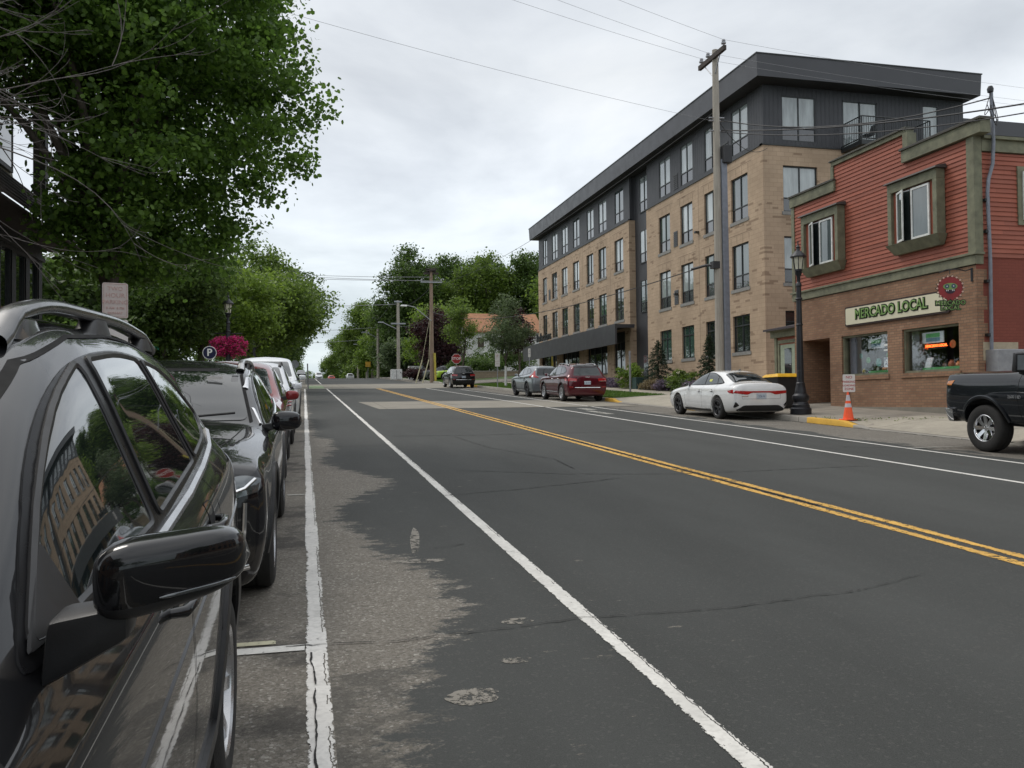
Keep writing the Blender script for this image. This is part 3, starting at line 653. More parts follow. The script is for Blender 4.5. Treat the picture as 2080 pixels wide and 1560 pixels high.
class Car:
    def __init__(s, name, label, T, scale, mpaint, wheels, R_, wtyre=.225, clad=True, cat='car', arch=.055, n=90, group=None, cladmat=None, az=1.):
        s.root = thing(name, label, cat, group=group); s.R = R_; s.wh = wheels; s.paint = mpaint
        bm = body_bm(T, *scale, n=n); s.bvh = BVHTree.FromBMesh(bm); s.sc = scale; s.az = az
        bm.normal_update(); bm.verts.index_update(); s.vc = [v.co.copy() for v in bm.verts]; s.vn = [v.normal.copy() for v in bm.verts]; s.fv = [[v.index for v in f.verts] for f in bm.faces]
        if not clad:
            for f in bm.faces: f.material_index = 0 if f.calc_center_median().z > .2 else 1
        sharpen(bm, 42)
        me = bpy.data.meshes.new('body'); bm.to_mesh(me); bm.free()
        mats = [mpaint, cladmat or MT['black_plastic']]
        for m in mats: me.materials.append(m)
        tmp = bpy.data.objects.new('tmp', me); COL.objects.link(tmp)
        cb_ = MB(); W = max(abs(v.co.y) for v in me.vertices); s.W = W
        for x in wheels:
            for sg in (-1, 1): cb_.lathe([(0, sg*(W-.34)), (R_+arch, sg*(W-.34)), (R_+arch, sg*(W+.1)), (0, sg*(W+.1))], (x, 0, R_+.02), 'y', 40, mi=1)
        co = cb_.build('cut', mats)
        for p in co.data.polygons: p.material_index = 1
        md = tmp.modifiers.new('b', 'BOOLEAN'); md.operation = 'DIFFERENCE'; md.object = co; md.solver = 'EXACT'
        dg = bpy.context.evaluated_depsgraph_get(); me2 = bpy.data.meshes.new_from_object(tmp.evaluated_get(dg))
        bpy.data.objects.remove(tmp); bpy.data.objects.remove(co)
        bm = bmesh.new(); bm.from_mesh(me2); sharpen(bm, 42); bm.to_mesh(me2); bm.free(); me2.materials.clear()
        s.body = addmesh('body', me2, mats, s.root)
    def ray(s, ax, u, v):
        v = v*s.az if ax != 'T' else v
        o, d = {'L': ((u, 4, v), (0, -1, 0)), 'R': ((u, -4, v), (0, 1, 0)), 'F': ((6, u, v), (-1, 0, 0)), 'B': ((-6, u, v), (1, 0, 0)), 'T': ((u, v, 5), (0, 0, -1))}[ax]
        h = s.bvh.ray_cast(Vector(o), Vector(d))
        if h[0] is None or abs(h[1].dot(Vector(d))) < .2: return None
        f = s.fv[h[2]]; w_ = poly_3d_calc([s.vc[i] for i in f], h[0]); n_ = Vector((0, 0, 0))
        for i, q in zip(f, w_): n_ += s.vn[i]*q
        return (h[0], n_.normalized() if n_.length > .1 else h[1])
    def panel(s, name, poly, ax, mat, parent=None, off=.004, res=.05, thick=.006, rnd=0, smooth=True, xf=None):
        """an outline laid onto the body surface from one side, standing off it, with an edge"""
        if rnd: poly = rounded(poly, rnd)
        P = []
        for i in range(len(poly)):
            a, b = Vector(poly[i]), Vector(poly[(i+1) % len(poly)]); k = max(1, int((b-a).length/res))
            for j in range(k): P.append(a.lerp(b, j/k))
        nb = len(P); us = [p[0] for p in P]; vs = [p[1] for p in P]
        u = min(us)+res/2
        while u < max(us):
            v = min(vs)+res/2
            while v < max(vs):
                P.append(Vector((u, v))); v += res
            u += res
        co, _, fs, _, _, _ = geometry.delaunay_2d_cdt(P, [], [list(range(nb))], 1, 1e-6)
        bm = bmesh.new(); vv = []
        for c in co:
            h = s.ray(ax, c[0], c[1]); vv.append(None if h is None else (h[0], h[1]))
        bv = [None if h is None else bm.verts.new(h[0]+h[1]*off) for h in vv]
        for f in fs:
            if all(bv[i] is not None for i in f):
                try: bm.faces.new([bv[i] for i in f])
                except ValueError: pass
        bad = [e for e in bm.edges if e.calc_length() > max(.16, res*3.2)]
        if bad: bmesh.ops.delete(bm, geom=bad, context='EDGES')
        bmesh.ops.recalc_face_normals(bm, faces=bm.faces)
        want = {'L': Vector((0, 1, 0)), 'R': Vector((0, -1, 0)), 'F': Vector((1, 0, 0)), 'B': Vector((-1, 0, 0)), 'T': Vector((0, 0, 1))}[ax]
        bm.normal_update()
        for f in list(bm.faces):
            if f.normal.dot(want) < 0: f.normal_flip()
        if thick:
            be = [e for e in bm.edges if len(e.link_faces) == 1]
            nrm = {v: v.normal.copy() for v in bm.verts}
            r = bmesh.ops.extrude_edge_only(bm, edges=be)
            nv = [g for g in r['geom'] if isinstance(g, bmesh.types.BMVert)]
            bm.verts.ensure_lookup_table()
            for v in nv:
                src = min((e.other_vert(v) for e in v.link_edges), key=lambda q: (q.co-v.co).length)
                v.co -= nrm.get(src, want)*thick
        for f in bm.faces: f.smooth = True
        kd = {}
        for h in vv:
            if h is not None: kd[tuple(round(q, 4) for q in (h[0]+h[1]*off))] = h[1]
        bm.verts.index_update(); nl = []
        for v in bm.verts:
            q = kd.get(tuple(round(c_, 4) for c_ in v.co))
            if q is None: q = nrm.get(v, v.normal) if thick else v.normal
            nl.append(tuple(q))
        me = bpy.data.meshes.new(name); bm.to_mesh(me); bm.free()
        me.normals_split_custom_set_from_vertices(nl)
        return addmesh(name, me, mat, parent or s.root)
    def strip(s, name, pts, ax, w, mat, parent=None, off=.002, thick=0, closed=False, res=.04):
        """narrow band following a line on the body (gaps, trim)"""
        P = [];
        seg = list(zip(pts, pts[1:]+([pts[0]] if closed else []))) if closed else list(zip(pts, pts[1:]))
        for a, b in seg:
            a, b = Vector(a), Vector(b); k = max(1, int((b-a).length/res))
            for j in range(k): P.append(a.lerp(b, j/k))
        if not closed: P.append(Vector(pts[-1]))
        mb = MB(); n = len(P); prev = None
        ws = w if callable(w) else (lambda u: w)
        ring = []
        for i, p in enumerate(P):
            a = P[i-1] if (i or closed) else p; b = P[(i+1) % n] if (i < n-1 or closed) else p
            d = (b-a).normalized(); nn = Vector((-d.y, d.x)); hw = ws(i/max(1, n-1))/2
            q = []
            for k in (-1, 1):
                h = s.ray(ax, *(p+nn*hw*k)); q.append(None if h is None else (h[0]+h[1]*off, h[0]-h[1]*.004))
            ring.append(q)
        for i in range(n if closed else n-1):
            a, b = ring[i], ring[(i+1) % n]
            if None in a or None in b: continue
            if (a[0][0]-b[0][0]).length > max(.12, 2.2*res): continue
            if thick:
                ma, mb_ = [(q[0][0]+q[1][0])/2+((q[0][0]-q[0][1])+(q[1][0]-q[1][1]))*.5*.45*min(1, (q[0][0]-q[1][0]).length/.02) for q in (a, b)]
                mb.quad(a[0][0], ma, mb_, b[0][0]); mb.quad(ma, a[1][0], b[1][0], mb_)
                mb.quad(a[0][0], b[0][0], b[0][1], a[0][1]); mb.quad(a[1][0], a[1][1], b[1][1], b[1][0])
            else: mb.quad(a[0][0], a[1][0], b[1][0], b[0][0])
        return mb.build(name, mat, parent or s.root, smooth=50)
    def arch_trim(s, ax, x, mat, wd=.055, off=.012, a0=-8, a1=188):
        r = s.R+.055+wd/2-.004; pts = [(x+r*math.cos(R(a)), s.R+.02+r*math.sin(R(a))) for a in range(a0, a1, 7)]
        s.strip('wheel_arch', pts, ax, wd, mat, off=off, thick=1, res=.2)
    def wheel(s, x, sg, rim_r, style=0, rimmat=None, wt=.225, inset=.015, n=36, steer=0):
        Rr = s.R; y1 = (s.W-inset); h = wt/2
        root = MB(); c = (0, 0, 0)
        pr = [(rim_r-.01, -h*.9), (rim_r+.015, -h), ((Rr+rim_r)/2, -h*1.04), (Rr-.025, -h*.96), (Rr-.004, -h*.8), (Rr, -h*.5), (Rr, -.012), (Rr-.008, -.01), (Rr-.008, .01), (Rr, .012), (Rr, h*.5), (Rr-.004, h*.8), (Rr-.025, h*.96), ((Rr+rim_r)/2, h*1.04), (rim_r+.015, h), (rim_r-.01, h*.9)]
        root.lathe(pr, c, 'y', n, close=True)
        o = root.build('wheel', MT['rubber'], s.root, smooth=40)
        rm = MB(); rr = rim_r+.002
        rm.lathe([(rr, h*.93), (rr-.012, h*.98), (rr-.022, h*.9), (rr-.03, h*.5), (rr-.035, -h*.9)], c, 'y', n)
        rm.lathe([(0, h*.62), (.035, h*.64), (.06, h*.60), (.07, h*.5), (.07, 0)], c, 'y', 20)
        ns = {0: 5, 1: 10, 2: 7, 3: 8, 4: 5}[style]; tw = {0: .055, 1: .022, 2: .035, 3: .05, 4: .03}[style]
        for k in range(ns):
            for dv in ((-.13, .13) if style in (4,) else (0,)):
                a = 2*math.pi*k/ns+math.pi/2; ca, sa = math.cos(a), math.sin(a); a2 = a+dv*1.3; cb2, sb2 = math.cos(a2), math.sin(a2)
                i0 = (.045*ca, .045*sa); e0 = ((rr-.015)*cb2, (rr-.015)*sb2)
                def pt(q, t_, yy, ax_=(ca, sa)): return (q[0]-ax_[1]*t_, yy, q[1]+ax_[0]*t_)
                w0, w1 = tw*.75, tw*(1.25 if style == 0 else .9)
                rm.hexa([pt(i0, -w0, h*.35), pt(i0, w0, h*.35), pt(e0, w1, h*.55), pt(e0, -w1, h*.55), pt(i0, -w0*.8, h*.62), pt(i0, w0*.8, h*.62), pt(e0, w1*.8, h*.86), pt(e0, -w1*.8, h*.86)])
        for k in range(5):
            a = 2*math.pi*k/5+.3; rm.lathe([(0, h*.67), (.008, h*.67), (.01, h*.6)], (.042*math.cos(a), 0, .042*math.sin(a)), 'y', 8)
        ri = rm.build('rim', rimmat or MT['alloy'], o, smooth=35)
        bk = MB(); bk.lathe([(0, -.01), (rim_r-.045, -.01), (rim_r-.045, .004), (0, .004)], c, 'y', 28); br = bk.build('brake_disc', MT['brake'], o, smooth=40)
        for q in (o,):
            q.location = (x, sg*(y1-h), Rr)
            if sg < 0: q.rotation_euler = (0, 0, math.pi)
        ri.matrix_parent_inverse = Matrix(); br.matrix_parent_inverse = Matrix()
        return o
    def wheels(s, rim_r, style=0, rimmat=None, wt=.225, inset=.015):
        for x in s.wh:
            for sg in (1, -1): s.wheel(x, sg, rim_r, style, rimmat, wt, inset)
    def mirror(s, x, z, sg, mat, L_=.2, H_=.15, D_=.12, root_y=None, low=None):
        """door mirror: shaped housing on a stalk"""
        h = s.ray('L' if sg > 0 else 'R', x, z-.03); y0 = h[0].y*sg if h else .85*s.sc[1]
        if root_y: y0 = root_y
        mb = MB(); rows = []; nU, nV = 12, 20
        for i in range(nU+1):
            u = i/nU; yy = y0+.045+L_*u
            e = math.sqrt(max(0, 1-abs(2*u-1)**3.2)); hh = H_/2*e*(1.0-.18*u); dd = D_/2*e*(1-.25*u)
            rows.append([(x+dd*.3+dd*sp(math.cos(2*math.pi*j/nV), .62)-.03*u, sg*yy, z+hh*sp(math.sin(2*math.pi*j/nV), .62)) for j in range(nV)])
        for i in range(nU):
            for j in range(nV): mb.add([rows[i][j], rows[i][(j+1) % nV], rows[i+1][(j+1) % nV], rows[i+1][j]], [(0, 1, 2, 3)])
        bm_ = mb.build('mirror', [mat], s.root, smooth=60)
        st = MB(); st.hexa([(x-.03, sg*(y0-.04), z-H_*.55), (x+.06, sg*(y0-.04), z-H_*.55), (x+.045, sg*(y0+.09), z-H_*.35), (x-.01, sg*(y0+.09), z-H_*.35), (x-.03, sg*(y0-.04), z-H_*.15), (x+.06, sg*(y0-.04), z-H_*.15), (x+.045, sg*(y0+.09), z-H_*.05), (x-.01, sg*(y0+.09), z-H_*.05)])
        st.build('mirror_stalk', MT['black_plastic'], bm_, bevel=.008)
        gl = MB(); gx = x-D_*.30
        gl.hexa([(gx-.012, sg*(y0+.07), z-H_*.33), (gx, sg*(y0+.07), z-H_*.33), (gx, sg*(y0+L_-.02), z-H_*.26), (gx-.012, sg*(y0+L_-.02), z-H_*.26), (gx-.012, sg*(y0+.07), z+H_*.33), (gx, sg*(y0+.07), z+H_*.33), (gx, sg*(y0+L_-.02), z+H_*.26), (gx-.012, sg*(y0+L_-.02), z+H_*.26)])
        gl.build('mirror_glass', MT['chrome'], bm_)
    def handle(s, x, z, ax, mat, L_=.17):
        h = s.ray(ax, x, z)
        if not h: return
        sg = 1 if ax == 'L' else -1; y = h[0].y; q = [(x-L_/2, y-.01*sg, z), (x-L_/2+.015, y+.028*sg, z), (x-.03, y+.04*sg, z+.004), (x+.03, y+.04*sg, z+.004), (x+L_/2-.015, y+.03*sg, z), (x+L_/2, y-.01*sg, z)]
        s.panel('handle_recess', rounded([(x-L_*.33, z-.035), (x+L_*.33, z-.035), (x+L_*.33, z+.035), (x-L_*.33, z+.035)], .03), ax, MT['seam'], off=.0012, thick=0)
        MB().tube(q, [.010, .013, .013, .013, .013, .010], 8).build('door_handle', mat, s.root, smooth=60)
    def plate(s, z, ax, w=.31, h=.155, xo=None, txt='824'):
        hh = s.ray(ax, 0, z); sg = 1 if ax == 'F' else -1; x = hh[0].x+sg*.008
        o = MB().box((x, -w/2, z-h/2), (x+sg*.008, w/2, z+h/2)).build('licence_plate', MT['plate'], s.root, bevel=.003)
        text('plate_number', txt, .085, MT['plate_ink'], o, frame((x+sg*.0085, 0, z-.01), (0, sg, 0), (0, 0, 1)), .001)
    def place(s, X, Y, face, z=None):
        """face +1 drives away up the hill, -1 faces the camera"""
        zz = zr(Y) if z is None else z; sl = math.atan((zr(Y+1.3)-zr(Y-1.3))/2.6)
        s.root.location = (X, Y, zz)
        s.root.rotation_euler = (0, -sl*face, math.pi/2*face)
        return s
def sp(v, e): return math.copysign(abs(v)**e, v)
def side_glass(c, wins, tr=None, gm='glass', frame_poly=None, sides='LR', seal=False):
    for ax in sides:
        if frame_poly: c.panel('window_surround', frame_poly, ax, MT['satin_black'], off=.0035, rnd=.04, thick=.004, res=.028 if seal else .06)
        for wpoly in wins:
            g_ = c.panel('side_window', wpoly, ax, MT[gm], off=.0065, rnd=.028, thick=.004, res=.03 if seal else .06)
            if seal: c.strip('window_seal', rounded(wpoly, .028, 3), ax, .014, MT['black_plastic'], g_, off=.008, thick=1, closed=True)
        if tr: c.strip('window_trim', tr, ax, .022, MT['chrome'], off=.007, thick=1)
def seams(c, lines, sides='LR', w=.006, mat=None):
    for ax in sides:
        for l in lines: c.strip('door_seam', l, ax, w, mat or MT['seam'], off=.0015)
# ---- 1. the near black SUV beside the camera
def suv_windows(S=(1, 1, 1)):
    sx, _, sz = S; k = lambda p: [(a*sx, b*sz) for a, b in p]
    return [k([(.66, 1.10), (.40, 1.275), (.12, 1.405), (-.14, 1.47), (-.19, 1.115)]),
            k([(-.28, 1.12), (-.235, 1.478), (-.60, 1.495), (-.86, 1.483), (-1.03, 1.165)]),
            k([(-1.09, 1.175), (-.925, 1.478), (-1.18, 1.458), (-1.42, 1.405), (-1.64, 1.29), (-1.54, 1.215)])], \
        k([(.72, 1.078), (.42, 1.292), (.12, 1.425), (-.20, 1.49), (-.70, 1.510), (-1.20, 1.474), (-1.46, 1.414), (-1.71, 1.285), (-1.59, 1.196), (-1.0, 1.145), (-.2, 1.092)])
def rail(c, xs, y, z0f, mat, lift=.062, r=.016):
    x0, x1 = xs[0], xs[-1]; n = 36
    hz_ = []
    for i in range(n+1):
        h = c.ray('T', x0+(x1-x0)*i/n, y*.97); hz_.append((h[0].z if h else 1.55)-.006)
    for _ in range(6): hz_ = [hz_[0]]+[(hz_[i-1]+2*hz_[i]+hz_[i+1])/4 for i in range(1, n)]+[hz_[-1]]
    for sg in (1, -1):
        rows = []
        for i in range(n+1):
            u = i/n; x = x0+(x1-x0)*u; z = hz_[i]
            e = min(1, min(u, 1-u)/.09); e = e*e*(3-2*e); zz = z+lift*e+.006; w_ = .026+.008*(1-e); hh = .018+.006*(1-e)
            rows.append([(x, y*sg+w_*sp(math.cos(2*math.pi*j/24), .8), zz+hh*sp(math.sin(2*math.pi*j/24), .8)) for j in range(24)])
        mb = MB()
        for i in range(n):
            for j in range(24): mb.add([rows[i][j], rows[i][(j+1) % 24], rows[i+1][(j+1) % 24], rows[i+1][j]], [(0, 1, 2, 3)])
        o = mb.build('roof_rail', mat, c.root, smooth=170)
        for u in (.10, .5, .92):
            x = x0+(x1-x0)*u; zz = hz_[int(u*n)]; ft = MB(); rr = []
            for k in range(6):
                q = k/5; a_ = (.20 if u < .1 else .14)-.06*q; b_ = .032-.006*q; rr.append([(x+a_*sp(math.cos(2*math.pi*j/16), .6), y*sg+b_*sp(math.sin(2*math.pi*j/16), .6), zz-.012+(lift+.008)*q) for j in range(16)])
            for k in range(5):
                for j in range(16): ft.add([rr[k][j], rr[k][(j+1) % 16], rr[k+1][(j+1) % 16], rr[k+1][j]], [(0, 1, 2, 3)])
            ft.build('rail_foot', MT['black_plastic'] if u > .1 else mat, o, smooth=60)
BLK = paint('black_metallic_paint', (.006, .006, .007), metal=0, rough=.35, dust=.12)
n1 = Car('parked_suv', 'shiny black SUV with grey roof rails filling the lower left, mirror folded out', SUV, (1, 1, 1.028), BLK, (1.31, -1.31), .345, n=140, az=1.028)
wins, surr = suv_windows()
side_glass(n1, wins, frame_poly=surr, seal=True)
for ax in 'LR':
    n1.strip('window_trim', [(.22, 1.073), (-.2, 1.082), (-.7, 1.102), (-1.1, 1.13), (-1.5, 1.17), (-1.68, 1.215)], ax, .024, MT['alloy'], off=.012, thick=1)
    n1.strip('door_frame_line', [(.78, 1.09), (.42, 1.345), (.10, 1.47), (-.25, 1.53), (-.75, 1.548), (-1.05, 1.538), (-1.45, 1.50), (-1.75, 1.40)], ax, .008, MT['seam'], off=.002)
    n1.panel('mirror_sail', [(.68, 1.095), (.50, 1.205), (.47, 1.10)], ax, MT['black_plastic'], off=.012, rnd=.01)
seams(n1, [[(.86, 1.09), (.90, .95), (.92, .6), (.80, .36), (.40, .32), (-.25, .32), (-.28, .6), (-.23, 1.12)], [(-.28, .32), (-.95, .34), (-1.0, .52), (-.93, .75), (-1.08, .95), (-1.04, 1.16)]], w=.007)
n1.strip('door_crease', [(.95, .80), (.2, .835), (-.6, .87), (-1.3, .90), (-1.9, .92)], 'L', .004, BLK, off=.004, thick=1)
for ax in 'LR':
    n1.handle(-.06, .995, ax, BLK, .19); n1.handle(-.84, 1.03, ax, BLK, .19)
    for x in n1.wh: n1.arch_trim(ax, x, MT['black_plastic'])
    n1.strip('side_moulding', [(.9, .36), (-.88, .36)], ax, .09, MT['black_plastic'], off=.014, thick=1)
n1.panel('windshield', [(-.70, 1.145), (.70, 1.145), (.585, 1.50), (-.585, 1.50)], 'F', MT['glass'], off=.004, rnd=.05, thick=.003)
n1.panel('rear_window', [(-.62, 1.13), (.62, 1.13), (.50, 1.44), (-.50, 1.44)], 'B', MT['glass'], off=.004, rnd=.05)
for sg in (1, -1):
    n1.panel('headlight', [(sg*.45, .80), (sg*.70, .84), (sg*.70, .70), (sg*.50, .68)], 'F', MT['clear_lens'], off=.006, rnd=.02)
    n1.panel('taillight', [(sg*.60, 1.28), (sg*.74, 1.2), (sg*.76, .86), (sg*.62, .86)], 'B', MT['red_lens'], off=.008, rnd=.02)
n1.panel('grille', [(-.42, .56), (.42, .56), (.45, .76), (-.45, .76)], 'F', MT['black_plastic'], off=.006, rnd=.03); n1.plate(.45, 'F', txt='JKN 417'); n1.plate(.78, 'B', txt='JKN 417')
rail(n1, [.06, -1.62], .575, None, MT['satin_grey'], lift=.036)
n1.strip('roof_groove', [(-.05, .56), (-.6, .55), (-1.2, .54), (-1.6, .52)], 'T', .010, MT['seam'], off=.001)
n1.wheels(.235, 2, MT['alloy'], .225, .012)
# big door mirror, modelled in the round
def big_mirror(c, x, z, y0, sg):
    mb = MB(); nU, nV = 22, 32; rows = []; L_ = .198
    for i in range(nU+1):
        u = i/nU; e = math.sqrt(max(0, 1-abs(2*u-1)**5))
        top = (.053*e)*(1-.08*u); bot = (.055*e)*(1-.42*u**1.6); dd = .062*e*(1-.30*u)
        r = []
        for j in range(nV):
            a = 2*math.pi*j/nV; cs, sn = sp(math.cos(a), .5), sp(math.sin(a), .5)
            zz = (top if sn > 0 else bot)*sn
            r.append((x+.02+dd*cs*(1 if cs > 0 else .55)-.055*u*u, sg*(y0+.05+L_*u), z+zz+.014*u))
        rows.append(r)
    for i in range(nU):
        for j in range(nV):
            q = [rows[i][j], rows[i][(j+1) % nV], rows[i+1][(j+1) % nV], rows[i+1][j]]
            zc = sum(p[2] for p in q)/4; u = (i+.5)/nU; mi = 0 if zc > z-.030+.018*u else 1
            mb.add(q, [(0, 1, 2, 3)], mi)
    o = mb.build('mirror', [BLK, MT['black_plastic']], c.root, smooth=85)
    lm = MB(); P = []
    for i in range(10, nU-1):
        u = i/nU; zt_ = z-.026+.018*u
        j = min(range(0, nV), key=lambda k: abs(rows[i][k][2]-zt_)+(0 if rows[i][k][0] > x-.02+.0*u else 9)); p = rows[i][j]; P.append((p[0]+.002, p[1], zt_))
    lm.tube(P, [.001]+[.0028]*(len(P)-2)+[.0015], 6).build('turn_signal', MT['clear_lens'], o, smooth=60)
    st = MB()
    a = [(x-.06, sg*(y0-.01), z-.135), (x+.05, sg*(y0-.01), z-.135), (x+.052, sg*(y0+.10), z-.075), (x-.02, sg*(y0+.10), z-.075)]
    b = [(x-.05, sg*(y0-.0), z-.045), (x+.05, sg*(y0-.0), z-.045), (x+.055, sg*(y0+.10), z-.028), (x-.02, sg*(y0+.10), z-.028)]
    st.hexa(a+b); st.build('mirror_stalk', MT['black_plastic'], o, bevel=.014, smooth=40)
    MB().box((x-.022, sg*(y0+.09), z-.03), (x-.018, sg*(y0+.185), z+.045)).build('mirror_glass', MT['chrome'], o, bevel=.002)
big_mirror(n1, .64, 1.218, .840, 1); big_mirror(n1, .64, 1.218, .840, -1)
# wipers and cowl
MB().tube([(.92, .1, 1.16), (.80, .35, 1.19), (.72, .62, 1.215)], .008).build('wiper', MT['black_plastic'], n1.root)
n1.place(-1.165, 1.94, -1)
# ---- 2. black crossover behind it, its nose to the camera
BLK2 = paint('black_paint', (.006, .006, .008), metal=0, rough=.35, dust=.12)
S2 = (1.055, 1.035, .975)
T2 = [(2.275, .30, .70, .80, .52, .79, .76, .74, .86, .56, .895, .905), (2.24, .24, .78, .855, .52, .845, .82, .80, .91, .60, .935, .945), (2.16, .22, .83, .89, .54, .88, .87, .83, .95, .64, .98, .99)]+[r for r in SUV if r[0] < 2.0]
n2 = Car('parked_crossover', 'black crossover with chrome grille bars and sky reflected in its windscreen', T2, S2, BLK2, (1.36, -1.46), .365, n=120)
wins, surr = suv_windows(S2); side_glass(n2, wins, frame_poly=surr)
for ax in 'LR':
    n2.strip('window_trim', [(.80, 1.036), (.3, 1.046), (-.2, 1.057), (-.8, 1.08), (-1.3, 1.118), (-1.74, 1.18)], ax, .026, MT['chrome'], off=.012, thick=1)
    n2.strip('window_trim', [(.80, 1.08), (.46, 1.30), (.12, 1.42), (-.25, 1.475), (-.75, 1.487), (-1.3, 1.445), (-1.78, 1.27)], ax, .012, MT['chrome'], off=.008, thick=1)
    n2.handle(-.10, .98, ax, BLK2); n2.handle(-.95, 1.0, ax, BLK2)
    for x in n2.wh: n2.arch_trim(ax, x, MT['black_plastic'])
seams(n2, [[(.92, 1.1), (.95, .9), (.9, .4), (.4, .33), (-.26, .33), (-.25, 1.13)], [(-.28, .33), (-1.0, .35), (-1.1, .7), (-1.1, 1.0), (-1.08, 1.17)], [(.95, 1.06), (1.5, 1.03), (2.0, .99), (2.15, .95)]], w=.008)
n2.panel('windshield', [(-.73, 1.115), (.73, 1.115), (.60, 1.475), (-.60, 1.475)], 'F', MT['glass'], off=.005, rnd=.06, thick=.003)
n2.strip('windshield_seal', [(-.75, 1.10), (-.615, 1.49), (.615, 1.49), (.75, 1.10)], 'F', .022, MT['seam'], off=.003)
MB().box((.26, .38, 1.415), (.262, .50, 1.44)).build('toll_tag', MT['sign_white'], n2.root).location = (.02, 0, 0)
for sg in (1, -1):
    n2.panel('headlight', [(sg*.42, .83), (sg*.62, .85), (sg*.80, .89), (sg*.885, .86), (sg*.87, .79), (sg*.68, .745), (sg*.46, .765)], 'F', MT['clear_lens'], off=.008, rnd=.012, res=.03)
    n2.strip('light_blade', [(sg*.42, .79), (sg*.52, .765), (sg*.72, .785), (sg*.80, .815), (sg*.85, .86)], 'F', .020, MT['chrome'], off=.016, thick=1)
    n2.panel('bumper_vent', [(sg*.70, .70), (sg*.865, .72), (sg*.85, .40), (sg*.76, .34), (sg*.70, .36)], 'F', MT['gloss_black'], off=.004, rnd=.02)
    n2.strip('light_blade', [(sg*.80, .735), (sg*.795, .6), (sg*.785, .48)], 'F', .026, MT['chrome'], off=.014, thick=1)
    n2.strip('bumper_trim', [(sg*.46, .325), (sg*.66, .335), (sg*.82, .365)], 'F', .03, MT['chrome'], off=.012, thick=1)
    n2.panel('taillight', [(sg*.60, 1.28), (sg*.76, 1.2), (sg*.78, .86), (sg*.62, .86)], 'B', MT['red_lens'], off=.008, rnd=.02)
    n2.strip('bonnet_seam', [(.98, sg*.70), (1.6, sg*.66), (2.05, sg*.60), (2.28, sg*.50)], 'T', .008, MT['seam'], off=.0015)
    n2.strip('bonnet_crease', [(1.1, sg*.40), (1.7, sg*.36), (2.25, sg*.30)], 'T', .012, BLK2, off=.006, thick=1)
n2.panel('grille', [(-.56, .40), (.56, .40), (.68, .60), (.60, .755), (-.60, .755), (-.68, .60)], 'F', MT['gloss_black'], off=.006, rnd=.03)
for i in range(9): n2.strip('grille_bar', [(-.56-.012*i, .43+i*.034), (.56+.012*i, .43+i*.034)], 'F', .008, MT['chrome'], off=.014, thick=1)
n2.panel('rear_window', [(-.64, 1.14), (.64, 1.14), (.5, 1.46), (-.5, 1.46)], 'B', MT['glass'], off=.004, rnd=.05)
n2.plate(.52, 'F', txt='')
MB().tube([(1.0, -.1, 1.12), (.94, .3, 1.15), (.90, .64, 1.175)], .009).tube([(1.0, -.7, 1.12), (.94, -.35, 1.15), (.92, -.05, 1.155)], .009).build('wiper', MT['black_plastic'], n2.root)
for sg in (1, -1): n2.mirror(.72, 1.10, sg, BLK2, L_=.24, H_=.165, D_=.17)
rail(n2, [.0, -.12, -.5, -1.0, -1.45, -1.6], .615, None, MT['alloy'], lift=.04)
n2.wheels(.25, 1, MT['alloy'], .235, .01)
n2.place(-1.135, 7.50, -1)
